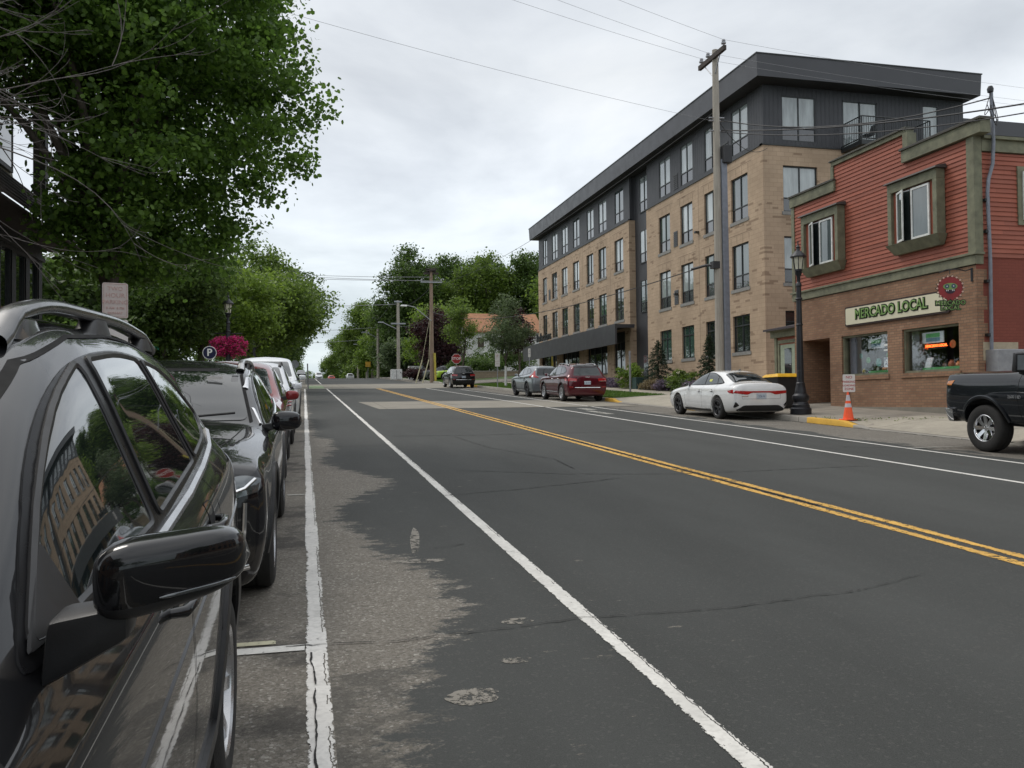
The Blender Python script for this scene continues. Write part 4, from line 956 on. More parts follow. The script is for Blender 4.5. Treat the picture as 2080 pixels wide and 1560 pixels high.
# ---- generic SUVs
def gen_suv(name, label, col, X, Y, face, S, wb, Rr=.35, rim=(.23, 2), clad=True, rails=None, trim=False, mirror_col=None, txt='', group=None, n=70, wt=.225, glass='glass', square=False, tl=None, extra=None):
    pm = paint(name+'_paint', col, dust=.25)
    T = SUV
    if square:
        T = [list(r) for r in SUV]
        for r in T:
            if r[0] < -1.5: r[9] += .05; r[10] += .03*(r[0] < -1.9); r[11] += .02
    c = Car(name, label, T, S, pm, (wb/2-.02, -wb/2-.02), Rr, clad=clad, n=n, group=group)
    wins, surr = suv_windows(S); side_glass(c, wins, frame_poly=surr, gm=glass)
    k = lambda p: [(a*S[0], b*S[2]) for a, b in p]
    kb = lambda p: [(a*S[1], b*S[2]) for a, b in p]
    for ax in 'LR':
        if trim: c.strip('window_trim', k([(.74, 1.062), (.3, 1.07), (-.2, 1.08), (-.7, 1.10), (-1.1, 1.125), (-1.62, 1.185)]), ax, .02, MT['chrome'], off=.01, thick=1)
        c.handle(-.10*S[0], .95*S[2], ax, pm if not trim else MT['chrome']); c.handle(-.92*S[0], .97*S[2], ax, pm if not trim else MT['chrome'])
        if clad:
            for x in c.wh: c.arch_trim(ax, x, MT['black_plastic'])
        c.strip('side_moulding', k([(.85, .40), (-.85, .40)]), ax, .035, MT['chrome'] if trim else MT['black_plastic'], off=.012, thick=1)
    seams(c, [k([(.86, 1.09), (.92, .7), (.80, .36), (-.26, .32), (-.23, 1.12)]), k([(-.28, .32), (-.98, .36), (-1.06, .9), (-1.04, 1.16)])], w=.009)
    c.panel('windshield', kb([(-.70, 1.145), (.70, 1.145), (.585, 1.50), (-.585, 1.50)]), 'F', MT['glass_grey'], off=.004, rnd=.05, thick=.003)
    c.panel('rear_window', kb([(-.61, 1.10), (.61, 1.10), (.52, 1.44), (-.52, 1.44)]), 'B', MT['glass_grey'] if trim else MT['glass'], off=.006, rnd=.05)
    for sg in (1, -1):
        c.panel('headlight', kb([(sg*.42, .80), (sg*.66, .86), (sg*.74, .82), (sg*.70, .68), (sg*.46, .70)]), 'F', MT['clear_lens'], off=.008, rnd=.02)
        c.mirror(.62*S[0], 1.12*S[2], sg, mirror_col or pm)
    c.panel('grille', kb([(-.40, .55), (.40, .55), (.42, .76), (-.42, .76)]), 'F', MT['gloss_black'], off=.006, rnd=.03)
    if rails: rail(c, [v*S[0] for v in (.0, -.12, -.5, -1.0, -1.45, -1.6)], .60*S[1], None, MT[rails], lift=.045)
    c.wheels(rim[0], rim[1], MT['alloy'] if rim[1] != 4 else MT['alloy_dark'], wt, .015)
    c.S = S; c.kb = kb; c.k = k; c.pm = pm
    if tl: tail(c, tl, txt)
    if extra: extra(c)
    c.place(X, Y, face); return c
def tail(c, kind, txt):
    kb = c.kb
    for sg in (1, -1):
        if kind == 'jeep':
            c.panel('taillight', kb([(sg*.46, .97), (sg*.80, 1.0), (sg*.86, .92), (sg*.82, .85), (sg*.50, .84)]), 'B', MT['red_lens'], off=.010, rnd=.025, res=.03)
            c.strip('reverse_light', kb([(sg*.52, .862), (sg*.80, .872)]), 'B', .03, MT['clear_lens'], off=.014, thick=1)
            c.strip('reflector', kb([(sg*.62, .62), (sg*.80, .63)]), 'B', .03, MT['red_lens'], off=.012, thick=1)
        else:
            c.panel('taillight', kb([(sg*.50, .98), (sg*.80, 1.02), (sg*.69, 1.36), (sg*.635, 1.34), (sg*.66, 1.10), (sg*.52, 1.04)]), 'B', MT['red_lens'], off=.010, rnd=.012, res=.03)
            MB().tube([(-2.20*c.S[0], sg*.60, .27), (-2.36*c.S[0], sg*.60, .27)], .04, 12).build('exhaust', MT['chrome'], c.root, smooth=40)
        ax = 'L' if sg > 0 else 'R'
        c.panel('taillight', c.k([(-2.02, 1.0), (-1.86, .98), (-1.86, .88), (-2.10, .87)] if kind == 'jeep' else [(-2.06, 1.02), (-1.80, 1.0), (-1.86, 1.06), (-2.02, 1.25)]), ax, MT['red_lens'], off=.008, rnd=.01, res=.03)
    c.plate(.80*c.S[2] if kind == 'jeep' else .78*c.S[2], 'B', txt=txt)
    c.strip('tailgate_seam', kb([(-.66, 1.06), (-.66, .62), (.66, .62), (.66, 1.06)]), 'B', .008, MT['seam'], off=.002)
    if kind == 'jeep':
        c.strip('bumper_trim', kb([(-.56, .60), (.56, .60)]), 'B', .028, MT['chrome'], off=.014, thick=1)
        c.strip('tailgate_badge', kb([(-.09, 1.03), (.09, 1.03)]), 'B', .03, MT['white_badge'], off=.012, thick=1)
    else:
        c.strip('bumper_trim', kb([(-.45, .52), (.45, .52)]), 'B', .025, MT['alloy'], off=.012, thick=1)
    c.panel('spoiler', kb([(-.56, 1.46), (.56, 1.46), (.53, 1.535), (-.53, 1.535)]), 'B', MT['gloss_black'] if kind == 'jeep' else c.pm, off=.05, rnd=.02, thick=.05)
def x5(c):
    for sg in (1, -1): c.panel('turn_signal', [(sg*.66, .95), (sg*.75, .96), (sg*.77, .84), (sg*.69, .82)], 'F', MT['amber'], off=.02, rnd=.01, res=.03)
    c.strip('front_bumper', [(-.66, .56), (.66, .56)], 'F', .16, MT['chrome'], off=.02, thick=1)
n3 = gen_suv('parked_crossover', 'small dark red crossover, mostly hidden behind the black crossover', (.22, .014, .016), -1.12, 13.2, -1, (.99, .985, 1.0), 2.6, mirror_col=None)
n4 = gen_suv('parked_crossover', 'white crossover with black roof rails in the middle of the left row', (.72, .73, .75), -1.10, 18.75, -1, (1.0, 1.0, 1.02), 2.65, rails='black_plastic')
n5 = gen_suv('parked_suv', 'tall white SUV with amber corner lamps, farthest of the left row', (.72, .74, .75), -1.02, 24.1, -1, (1.02, 1.02, 1.13), 2.75, Rr=.39, rim=(.23, 0), glass='glass_grey', square=True, extra=x5)
n6 = gen_suv('parked_suv', 'dark red SUV with chrome trim parked nose uphill on the right kerb', (.085, .006, .014), 12.33, 38.45, 1, (1.065, 1.065, 1.07), 2.9, Rr=.385, rim=(.25, 0), trim=True, rails='alloy', tl='jeep', txt='518 HKR')
n7 = gen_suv('parked_suv', 'pewter grey SUV with tall corner tail lights ahead of the dark red one', (.17, .19, .20), 12.36, 44.75, 1, (1.03, 1.02, 1.02), 2.7, Rr=.37, rim=(.24, 4), tl='crv')
n8 = gen_suv('parked_suv', 'black SUV near the stop sign at the far corner', (.010, .010, .012), 11.95, 66.6, 1, (1.06, 1.05, 1.07), 2.9, Rr=.385, rim=(.25, 0), n=50, tl='jeep', txt='627 DPL')
# ---- white sedan
WHT = paint('white_pearl_paint', (.80, .80, .79), metal=0, rough=.25, dust=.25)
s = Car('parked_sedan', 'white sedan with full-width red tail light parked before the yellow kerb', SEDAN, (1, 1, 1), WHT, (1.38, -1.32), .322, clad=False, n=110)
wl = [[(.62, .975), (.40, 1.12), (.12, 1.265), (-.12, 1.335), (-.22, 1.345), (-.30, 1.0)], [(-.36, 1.0), (-.28, 1.348), (-.62, 1.335), (-.92, 1.27), (-1.07, 1.04)], [(-1.11, 1.045), (-.97, 1.255), (-1.18, 1.17), (-1.36, 1.065)]]
side_glass(s, wl, gm='glass_grey', frame_poly=[(.76, .955), (.42, 1.155), (.10, 1.305), (-.2, 1.368), (-.6, 1.36), (-1.0, 1.27), (-1.25, 1.16), (-1.46, 1.06), (-1.3, 1.02), (-.3, .98)])
seams(s, [[(.80, .93), (.86, .6), (.78, .30), (-.30, .25), (-.34, .95)], [(-.34, .25), (-.86, .30), (-1.02, .62), (-1.14, .80), (-1.12, 1.0)]], w=.007)
for ax in 'LR':
    s.handle(-.16, .80, ax, WHT); s.handle(-.98, .825, ax, WHT)
    s.strip('side_moulding', [(.90, .24), (-.88, .24)], ax, .06, MT['black_plastic'], off=.006, thick=1)
    s.panel('taillight', [(-2.22, .885), (-1.92, .845), (-2.0, .79), (-2.24, .775)], ax, MT['red_lens'], off=.008, rnd=.012, res=.03)
    s.panel('headlight', [(1.80, .74), (2.12, .66), (2.14, .58), (1.95, .62)], ax, MT['clear_lens'], off=.006, rnd=.02)
s.panel('windshield', [(-.68, .99), (.68, .99), (.53, 1.36), (-.53, 1.36)], 'F', MT['glass'], off=.004, rnd=.05, thick=.003)
s.panel('rear_window', [(-1.17, -.52), (-1.17, .52), (-1.88, .60), (-1.88, -.60)], 'T', MT['glass'], off=.005, rnd=.07, thick=.003)
s.panel('taillight', [(-.80, .86), (-.40, .84), (.40, .84), (.80, .86), (.84, .79), (.44, .74), (.30, .80), (-.30, .80), (-.44, .74), (-.84, .79)], 'B', MT['red_lens'], off=.010, rnd=.01, res=.025)
s.panel('rear_diffuser', [(-.82, .22), (-.78, .30), (-.56, .44), (.56, .44), (.78, .30), (.82, .22), (.6, .2), (-.6, .2)], 'B', MT['black_plastic'], off=.010, rnd=.015)
for sg in (1, -1): s.panel('bumper_vent', [(sg*.70, .44), (sg*.80, .54), (sg*.82, .50), (sg*.82, .36)], 'B', MT['gloss_black'], off=.010, rnd=.012, res=.03)
s.plate(.70, 'B', txt='526 R'); s.strip('boot_badge', [(.42, .70), (.62, .70)], 'B', .03, MT['white_badge'], off=.006, thick=1)
s.strip('boot_seam', [(-.62, .86), (-.60, .62), (.60, .62), (.62, .86)], 'B', .006, MT['seam'], off=.0015)
s.panel('grille', [(-.40, .50), (.40, .50), (.44, .56), (-.44, .56)], 'F', MT['gloss_black'], off=.006, rnd=.01)
MB().prism([(-.98, 1.43), (-1.12, 1.415), (-1.10, 1.475)], 'y', -.012, .012).build('antenna_fin', MT['gloss_black'], s.root)
for sg in (1, -1): s.mirror(.66, .985, sg, MT['gloss_black'], L_=.17, H_=.12, D_=.11)
s.panel('window_sticker', [(-.52, 1.09), (-.68, 1.09), (-.68, 1.16), (-.52, 1.16)], 'L', M('yellow_sticker', (.62, .66, .12), .5), off=.011, thick=.001)
s.wheels(.222, 4, MT['alloy_dark'], .215, .012)
s.place(12.72, 24.2, 1); S_SEDAN = s
# ---- dark pickup at the right edge
TRK = paint('charcoal_paint', (.016, .019, .023), metal=.3, rough=.25, dust=.25)
s = Car('parked_pickup', 'charcoal heavy-duty pickup cut by the right edge, bright alloy front wheel', TRUCK, (1, 1, 1.02), TRK, (2.0, -2.03), .42, clad=False, n=100, cat='pickup', arch=.09, az=1.02)
side_glass(s, [[(1.02, 1.43), (.66, 1.74), (.40, 1.83), (.12, 1.86), (.05, 1.44)], [(-.02, 1.44), (.04, 1.86), (-.9, 1.87), (-1.06, 1.83), (-1.05, 1.45)]], frame_poly=[(1.14, 1.41), (.66, 1.80), (.35, 1.885), (-.6, 1.91), (-1.1, 1.88), (-1.18, 1.43)], gm='glass_grey')
seams(s, [[(1.22, 1.38), (1.24, .9), (1.18, .52), (.02, .5), (.02, 1.42)], [(0, .5), (-1.05, .5), (-1.12, .9), (-1.14, 1.42)], [(-1.40, 1.36), (-1.40, .5)]], w=.009)
for ax in 'LR':
    s.handle(.16, 1.22, ax, TRK, .2); s.handle(-.92, 1.22, ax, TRK, .2)
    for x in s.wh:
        r = .42+.09+.02; s.strip('wheel_arch', [(x+r*math.cos(R(a)), .44+r*math.sin(R(a))*1.0) for a in range(0, 181, 8)], ax, .05, TRK, off=.022, thick=1, res=.2)
    sg = 1 if ax == 'L' else -1
    h = s.ray(ax, 1.28, 1.02)[0]
    text('door_badge', '2500 HD', .075, MT['alloy'], s.root, frame((1.30, h.y+.012*sg, 1.0), (-sg, 0, 0), (0, 0, 1)), .003, .001)
s.panel('windshield', [(-.80, 1.49), (.80, 1.49), (.70, 1.86), (-.70, 1.86)], 'F', MT['glass'], off=.004, rnd=.05)
s.panel('rear_window', [(-.72, 1.5), (.72, 1.5), (.66, 1.84), (-.66, 1.84)], 'B', MT['glass'], off=.004, rnd=.05)
s.panel('bed_cover', [(-1.55, -.80), (-1.55, .80), (-3.15, .80), (-3.15, -.80)], 'T', MT['black_plastic'], off=.01)
for sg in (1, -1):
    s.panel('headlight', [(sg*.62, 1.17), (sg*.86, 1.22), (sg*.93, 1.18), (sg*.90, 1.08), (sg*.64, 1.08)], 'F', MT['clear_lens'], off=.008, rnd=.02)
    s.panel('headlight', [(2.72, 1.24), (2.90, 1.22), (2.92, 1.15), (2.78, 1.15)], 'L' if sg > 0 else 'R', MT['amber'], off=.008, rnd=.01, res=.03)
    s.panel('taillight', [(sg*.80, 1.25), (sg*.92, 1.22), (sg*.92, .92), (sg*.82, .92)], 'B', MT['red_lens'], off=.008, rnd=.01)
    y0 = 1.0; mm = MB()
    mm.hexa([(1.02, sg*(y0+.05), 1.42), (1.16, sg*(y0+.05), 1.42), (1.13, sg*(y0+.26), 1.43), (1.02, sg*(y0+.28), 1.43), (1.02, sg*(y0+.05), 1.75), (1.12, sg*(y0+.05), 1.77), (1.10, sg*(y0+.26), 1.76), (1.02, sg*(y0+.28), 1.74)])
    mo = mm.build('mirror', MT['black_plastic'], s.root, bevel=.03, smooth=40)
    MB().box((1.012, sg*(y0+.08), 1.46), (1.018, sg*(y0+.25), 1.71)).build('mirror_glass', MT['chrome'], mo)
    MB().hexa([(1.04, sg*.88, 1.33), (1.14, sg*.88, 1.33), (1.12, sg*(y0+.12), 1.40), (1.05, sg*(y0+.12), 1.40), (1.04, sg*.88, 1.43), (1.14, sg*.88, 1.43), (1.12, sg*(y0+.12), 1.47), (1.05, sg*(y0+.12), 1.47)]).build('mirror_stalk', MT['black_plastic'], mo, bevel=.01)
s.panel('grille', [(-.72, .80), (.72, .80), (.78, 1.10), (-.78, 1.10)], 'F', MT['gloss_black'], off=.02, rnd=.03)
MB().hexa([(2.72, -.98, .50), (2.86, -.98, .50), (2.86, .98, .50), (2.72, .98, .50), (2.72, -1.03, .74), (2.98, -.98, .76), (2.98, .98, .76), (2.72, 1.03, .74)]).build('front_bumper', MT['chrome'], s.root, bevel=.03, smooth=40)
MB().box((2.9, -.8, .52), (3.10, .8, .72)).build('front_bumper', MT['chrome'], s.root, bevel=.03, smooth=40)
MB().box((-3.25, -.95, .5), (-3.42, .95, .68)).build('rear_bumper', MT['chrome'], s.root, bevel=.02, smooth=40)
s.wheels(.245, 3, MT['chrome'], .275, .03)
s.place(12.76, 10.70, 1)
# ---- far traffic and the cars in the side street
f1 = gen_suv('parked_hatchback', 'lime green hatchback behind the low wall on the side street', (.42, .62, .05), 0, 0, 1, (.86, .95, .93), 2.4, Rr=.32, rim=(.2, 0), n=36)
f1.root.location = (16.2, 95.2, 4.05); f1.root.rotation_euler = (0, 0, R(195))
f2 = gen_suv('parked_suv', 'silver grey SUV just left of the lime green hatchback', (.17, .175, .18), 0, 0, 1, (1.02, 1.0, 1.05), 2.7, n=36)
f2.root.location = (15.6, 99.6, 4.15); f2.root.rotation_euler = (0, 0, R(190))
f3 = gen_suv('oncoming_van', 'tall white van coming over the crest of the road', (.7, .72, .73), 3.9, 235, -1, (1.15, 1.1, 1.6), 3.0, n=36)
f4 = gen_suv('distant_car', 'red car with white roof beyond the crest', (.5, .06, .05), 6.9, 225, 1, (.98, 1, .95), 2.6, n=36)
f5 = gen_suv('parked_suv', 'small white SUV parked on the right beyond the crest', (.7, .71, .72), 10.6, 205, 1, (1.0, 1, 1.06), 2.7, n=36)
f6 = gen_suv('parked_van', 'black van parked on the left beyond the intersection', (.02, .02, .022), -.6, 176, -1, (1.3, 1.05, 1.2), 3.2, n=36)
# ------------------------------------------------------------------ apartment block
TAN = [(.39, .285, .195), (.43, .315, .215), (.465, .345, .24)]
MT['tan_brick'] = brick('tan_block_brick', TAN, .40, .20, .006, (.30, .215, .14), .3, accent=(.16, .10, .06), athr=.945)
MT['metal_siding'] = None
def siding_mat():
    m, t, b = nt('dark_ribbed_metal'); p = pos(t); s_ = t.nodes.new('ShaderNodeSeparateXYZ'); L(t, p, s_.inputs[0])
    u = mth(t, 'ADD', s_.outputs[0], s_.outputs[1]); f = mth(t, 'FRACT', mth(t, 'DIVIDE', u, .22))
    rib = ramp(t, f, [(.0, 1.), (.12, 1.), (.18, 0.), (.9, 0.), (.97, 1.)])
    c = ramp(t, noise(t, p, .8, 4), [(.3, (.040, .041, .046)), (.7, (.058, .059, .065))]); L(t, c, b.inputs['Base Color'])
    b.inputs['Roughness'].default_value = .5; b.inputs['Metallic'].default_value = .15; bump(t, b, rib, .8, .03); return m
MT['metal_siding'] = siding_mat()
MT['fascia'] = M('dark_fascia_metal', (.060, .060, .066), .42, .15, var=.06, scale=.5, coord='pos')
MT['soffit'] = M('dark_soffit', (.03, .03, .032), .6)
MT['frame_dark'] = M('dark_window_frame', (.022, .025, .026), .45)
MT['sill'] = M('grey_stone_sill', (.24, .235, .22), .8, bmp=.3)
def pane(name, col, r=.03):
    m, t, b = nt(name); p = pos(t)
    c = ramp(t, noise(t, mapv(t, p, (2, 2, .4)), 1.6, 3), [(.3, [x*.7 for x in col]), (.7, [x*1.3 for x in col])])
    L(t, c, b.inputs['Base Color']); b.inputs['Roughness'].default_value = r; b.inputs['Coat Weight'].default_value = 1; b.inputs['Coat Roughness'].default_value = .01
    b.inputs['Coat IOR'].default_value = 1.7
    bump(t, b, noise(t, p, 1.3, 2), .06, .02); return m
MT['pane_light'] = pane('window_pane_blinds', (.33, .37, .37)); MT['pane_mid'] = pane('window_pane_curtain', (.075, .10, .10)); MT['pane_dark'] = pane('window_pane_dark', (.022, .028, .028))
MT['pane_green'] = pane('window_pane_green', (.045, .085, .07)); MT['spandrel'] = pane('window_lower_panel', (.035, .038, .044), .2)
AX, AY0, AY1 = 20., 33.9, 71.3
ab = thing('apartment_building', 'four-storey tan brick apartment block with dark metal top floor and deep grey fascia', 'building', (AX, AY0, 1.3))
mb = MB(); sid = MB(); glz = []
rnd = random.Random(3)
UF, UB = Vector((0, 1, 0)), Vector((1, 0, 0))
NF, NB = Vector((-1, 0, 0)), Vector((0, -1, 0))
R_cols = [(35.26, 36.85), (38.05, 39.66), (41.01, 42.51), (43.84, 45.39)]
L_cols = [(51.03, 52.63), (54.21, 55.79), (56.82, 58.32), (60.02, 61.56), (62.92, 64.47), (65.68, 67.22), (68.68, 69.95)]
FL = [(3.71, 5.44), (6.70, 8.80), (9.92, 12.0), (13.11, 15.30)]
BT = 12.87; RT = 16.1
def window(o, u, n, a, b, z0, z1, depth, kind, mat, sill=True, top=None):
    """two tall lights over dark lower panels, set back in the opening"""
    fr = MB(); d0 = -depth+.02; w_ = .055
    def bar(p, q): bx(fr, o, u, n, (p[0], p[1], d0), (q[0], q[1], d0+.06))
    bar((a, z0), (a+w_, z1)); bar((b-w_, z0), (b, z1)); bar((a+w_, z1-w_), (b-w_, z1)); bar((a+w_, z0), (b-w_, z0+w_))
    m_ = (a+b)/2; bar((m_-w_/2, z0+w_), (m_+w_/2, z1-w_))
    zr_ = z0+(z1-z0)*(.30 if kind == 'low' else .72)
    for p, q in ((a+w_, m_-w_/2), (m_+w_/2, b-w_)): bx(fr, o, u, n, (p, zr_-w_/2, d0), (q, zr_+w_/2, d0+.058))
    f = fr.build('window', MT['frame_dark'], ab)
    for k, (p, q) in enumerate(((a+w_, m_-w_/2), (m_+w_/2, b-w_))):
        g = MB(); bx(g, o, u, n, (p, zr_+w_/2, d0+.01), (q, z1-w_, d0+.022)); 
        if kind != 'low': bx(g, o, u, n, (p, z0+w_, d0+.01), (q, zr_-w_/2, d0+.022))
        g.build('pane', MT[mat], f)
        if kind == 'low':
            g = MB(); bx(g, o, u, n, (p, z0+w_, d0+.01), (q, zr_-w_/2, d0+.026)); g.build('lower_panel', MT['spandrel'], f)
    if sill:
        g = MB(); bx(g, o, u, n, (a-.08, z0-.16, -depth+.02), (b+.08, z0-.004, .035)); g.build('sill', MT['sill'], f)
# right brick block, front
oF = (AX, 0, 0)
h = [(a, b, z0, z1) for a, b in R_cols for z0, z1 in FL[:3]]
wall(mb, oF, UF, NF, AY0, 47.19, .5, BT, h, .16)
wall(sid, (AX+.06, 0, 0), UF, NF, AY0+.06, 47.19, BT, RT, [(a, b, FL[3][0], FL[3][1]) for a, b in R_cols], .09)
# left brick block
Lf = L_cols
store = [(50.9, 52.9), (54.2, 58.3), (60.2, 64.4), (66.0, 70.4)]
h = [(a, b, z0, z1) for a, b in Lf for z0, z1 in FL[1:3]]
h += [(a, b, 3.25, 5.95) for a, b in store]
h = [q for q in h]
wall(mb, oF, UF, NF, 50.0, AY1, 1., BT, h, .16)
wall(sid, (AX+.06, 0, 0), UF, NF, 50.0, AY1, BT, RT, [(a, b, FL[3][0], FL[3][1]) for a, b in Lf], .09)
# recessed dark strip between the blocks
XR = AX+.42
sid.quad((XR, 47.19, .9), (XR, 50.0, .9), (XR, 50.0, RT), (XR, 47.19, RT))
mb.quad((AX, 50.0, 1), (XR, 50.0, 1), (XR, 50.0, BT), (AX, 50.0, BT)); mb.quad((AX, 47.19, 1), (XR, 47.19, 1), (XR, 47.19, BT), (AX, 47.19, BT))
sid.quad((AX+.06, 50.0, BT), (XR, 50.0, BT), (XR, 50.0, RT), (AX+.06, 50.0, RT)); sid.quad((AX+.06, 47.19, BT), (XR, 47.19, BT), (XR, 47.19, RT), (AX+.06, 47.19, RT))
for z0, z1 in [(6.9, 8.9), (9.95, 12.0), (13.1, 15.3)]: window((XR, 0, 0), UF, NF, 47.6, 49.1, z0, z1, .02, 'low', 'pane_light' if z0 > 9 else 'pane_mid', sill=False)
dr = MB(); bx(dr, (XR, 0, 0), UF, NF, (47.7, 2.1, 0), (48.8, 4.25, .05)); do = dr.build('door', MT['spandrel'], ab, bevel=.01)
# right (camera-facing) end wall
oR = (0, AY0, 0); XE = 30.75
RWc = [(21.0, 22.75), (24.2, 26.05), (28.5, 29.3)]
wall(mb, oR, UB, NB, AX, XE, .5, BT, [(a, b, z0, z1) for a, b in RWc[:2] for z0, z1 in FL[:3]], .16)
wall(sid, (0, AY0+.06, 0), UB, NB, AX+.06, XE, BT, RT, [(21.0, 22.75, 13.13, 15.2), (24.15, 26.0, 12.95, 15.2), (28.5, 29.3, 13.2, 15.25)], .09)
for V in ((mb, BT, .5), ):
    mb.quad((XE, AY0, .5), (XE, AY1, .5), (XE, AY1, BT), (XE, AY0, BT)); mb.quad((AX, AY1, .5), (XE, AY1, .5), (XE, AY1, BT), (AX, AY1, BT))
sid.quad((XE, AY0+.06, BT), (XE, AY1, BT), (XE, AY1, RT), (XE, AY0+.06, RT)); sid.quad((AX+.06, AY1, BT), (XE, AY1, BT), (XE, AY1, RT), (AX+.06, AY1, RT))
mb.build('brick_wall', MT['tan_brick'], ab, fix=False); sid.build('metal_wall', MT['metal_siding'], ab, fix=False)
# brick ledge under the metal storey, corner trims, control joints and soldier courses
tr = MB()
for a, b in ((AY0-.03, 47.19), (50.0, AY1)): bx(tr, oF, UF, NF, (a, BT-.0, -.2), (b, BT+.07, .05))
bx(tr, oR, UB, NB, (AX-.05, BT, -.2), (XE, BT+.07, .05)); tr.build('metal_flashing', MT['frame_dark'], ab)
jn = MB()
for i, (a, b) in enumerate(R_cols+Lf):
    for k, (z0, z1) in enumerate(FL[1:3]):
        for q in range(4): u_ = a-.05+(b-a+.1)*q/3; bx(jn, oF, UF, NF, (u_-.008, z1+.06, 0), (u_+.008, z1+.40, .004))
        bx(jn, oF, UF, NF, (a-.35, z1+.46, 0), (b+.35, z1+.475, .004))
for y in (40.3, 53.4, 59.2, 65.1): bx(jn, oF, UF, NF, (y-.008, 2.4, 0), (y+.008, BT, .004))
jn.build('control_joints', M('dark_joint', (.11, .075, .05), .9), ab)
pm_ = ['pane_light', 'pane_mid', 'pane_dark', 'pane_green']
for i, (a, b) in enumerate(R_cols):
    window(oF, UF, NF, a, b, *FL[0], .16, 'high', 'pane_dark' if i < 2 else 'pane_green')
    for f in (1, 2): window(oF, UF, NF, a, b, *FL[f], .16, 'low', rnd.choice(['pane_light', 'pane_mid', 'pane_green', 'pane_light']))
    window((AX+.06, 0, 0), UF, NF, a, b, *FL[3], .09, 'low', 'pane_light', sill=False)
for i, (a, b) in enumerate(Lf):
    for f in (1, 2): window(oF, UF, NF, a, b, *FL[f], .16, 'low', rnd.choice(['pane_green', 'pane_mid', 'pane_dark'] if f == 1 else ['pane_light', 'pane_mid']))
    window((AX+.06, 0, 0), UF, NF, a, b, *FL[3], .09, 'low', 'pane_light' if i % 3 else 'pane_mid', sill=False)
for z0, z1, kind in ((3.71, 5.44, 'high'), (6.7, 8.8, 'low'), (9.92, 12.0, 'low')):
    for j, (a, b) in enumerate(RWc[:2]): window(oR, UB, NB, a, b, z0, z1, .16, kind, 'pane_light' if z0 > 5 else 'pane_dark')
window((0, AY0+.06, 0), UB, NB, 21.0, 22.75, 13.13, 15.2, .09, 'low', 'pane_light', sill=False)
g = MB(); bx(g, (0, AY0+.06, 0), UB, NB, (28.5, 13.2, -.07), (29.3, 15.25, -.05)); g.build('window', MT['pane_light'], ab)
g = MB(); bx(g, (0, AY0+.06, 0), UB, NB, (24.15, 12.95, -.08), (26.0, 15.2, -.06)); bd = g.build('balcony_door', MT['pane_light'], ab)
g = MB()
for a in (24.15, 25.05, 25.95): bx(g, (0, AY0+.06, 0), UB, NB, (a, 12.95, -.06), (a+.05, 15.2, 0))
bx(g, (0, AY0+.06, 0), UB, NB, (24.15, 15.15, -.06), (26, 15.2, .0)); g.build('door_frame', MT['frame_dark'], bd)
# balcony
g = MB(); g.box((24.0, AY0-1.5, 12.72), (27.6, AY0, 12.92)); bl = g.build('balcony', MT['frame_dark'], ab)
g = MB()
for z in (13.0, 13.98): g.tube([(24.03, AY0, z), (24.03, AY0-1.46, z), (27.57, AY0-1.46, z), (27.57, AY0, z)], .028, 6)
for i in range(31):
    x = 24.03+3.54*i/30; g.tube([(x, AY0-1.46, 12.95), (x, AY0-1.46, 13.98)], .012 if i % 10 else .035, 5)
for i in range(1, 12):
    for x in (24.03, 27.57): g.tube([(x, AY0-1.46*i/12, 12.95), (x, AY0-1.46*i/12, 13.98)], .012, 5)
g.build('balcony_railing', MT['frame_dark'], bl)
ch_ = thing('folding_chair', 'dark outdoor chair on the apartment balcony', 'chair', (24.8, AY0-.8, 12.92))
q = MB(); q.box((24.6, AY0-1.0, 13.33), (25.05, AY0-.6, 13.37)); q.build('seat', MT['black_plastic'], ch_)
q = MB(); q.hexa([(25.0, AY0-1.0, 13.37), (25.05, AY0-1.0, 13.37), (25.05, AY0-.6, 13.37), (25.0, AY0-.6, 13.37), (25.15, AY0-1.0, 13.85), (25.2, AY0-1.0, 13.85), (25.2, AY0-.6, 13.85), (25.15, AY0-.6, 13.85)]); q.build('backrest', MT['black_plastic'], ch_)
for a, b in ((24.62, -.98), (25.02, -.98), (24.62, -.62), (25.02, -.62)): MB().tube([(a, AY0+b, 12.92), (a, AY0+b, 13.34)], .012, 6).build('leg', MT['black_plastic'], ch_)
# wall lights, vents
for y, z in ((40.35, 10.2), (42.95, 7.3), (50.6, 6.2), (59.2, 5.7), (52.2, 6.35)):
    g = MB(); g.box((AX-.22, y-.1, z-.05), (AX-.002, y+.1, z+.05)); g.build('wall_lamp', MT['frame_dark'], ab, bevel=.01)
for a, b, z0, z1 in ((42.85, 43.35, 6.75, 7.55), (42.85, 43.35, 9.95, 10.8), (42.85, 43.4, 13.15, 14.0), (67.6, 68.1, 9.95, 10.8), (37.15, 37.7, 13.15, 14.05), (37.2, 37.6, 9.9, 10.8)):
    g = MB(); x = AX-.002 if z0 < 12 else AX+.058
    for k in range(8): zz = z0+(z1-z0)*k/8; g.hexa([(x-.03, a, zz), (x, a, zz), (x, b, zz), (x-.03, b, zz), (x-.005, a, zz+(z1-z0)/8.5), (x, a, zz+(z1-z0)/8.5), (x, b, zz+(z1-z0)/8.5), (x-.005, b, zz+(z1-z0)/8.5)])
    g.build('vent_grille', MT['frame_dark'], ab)
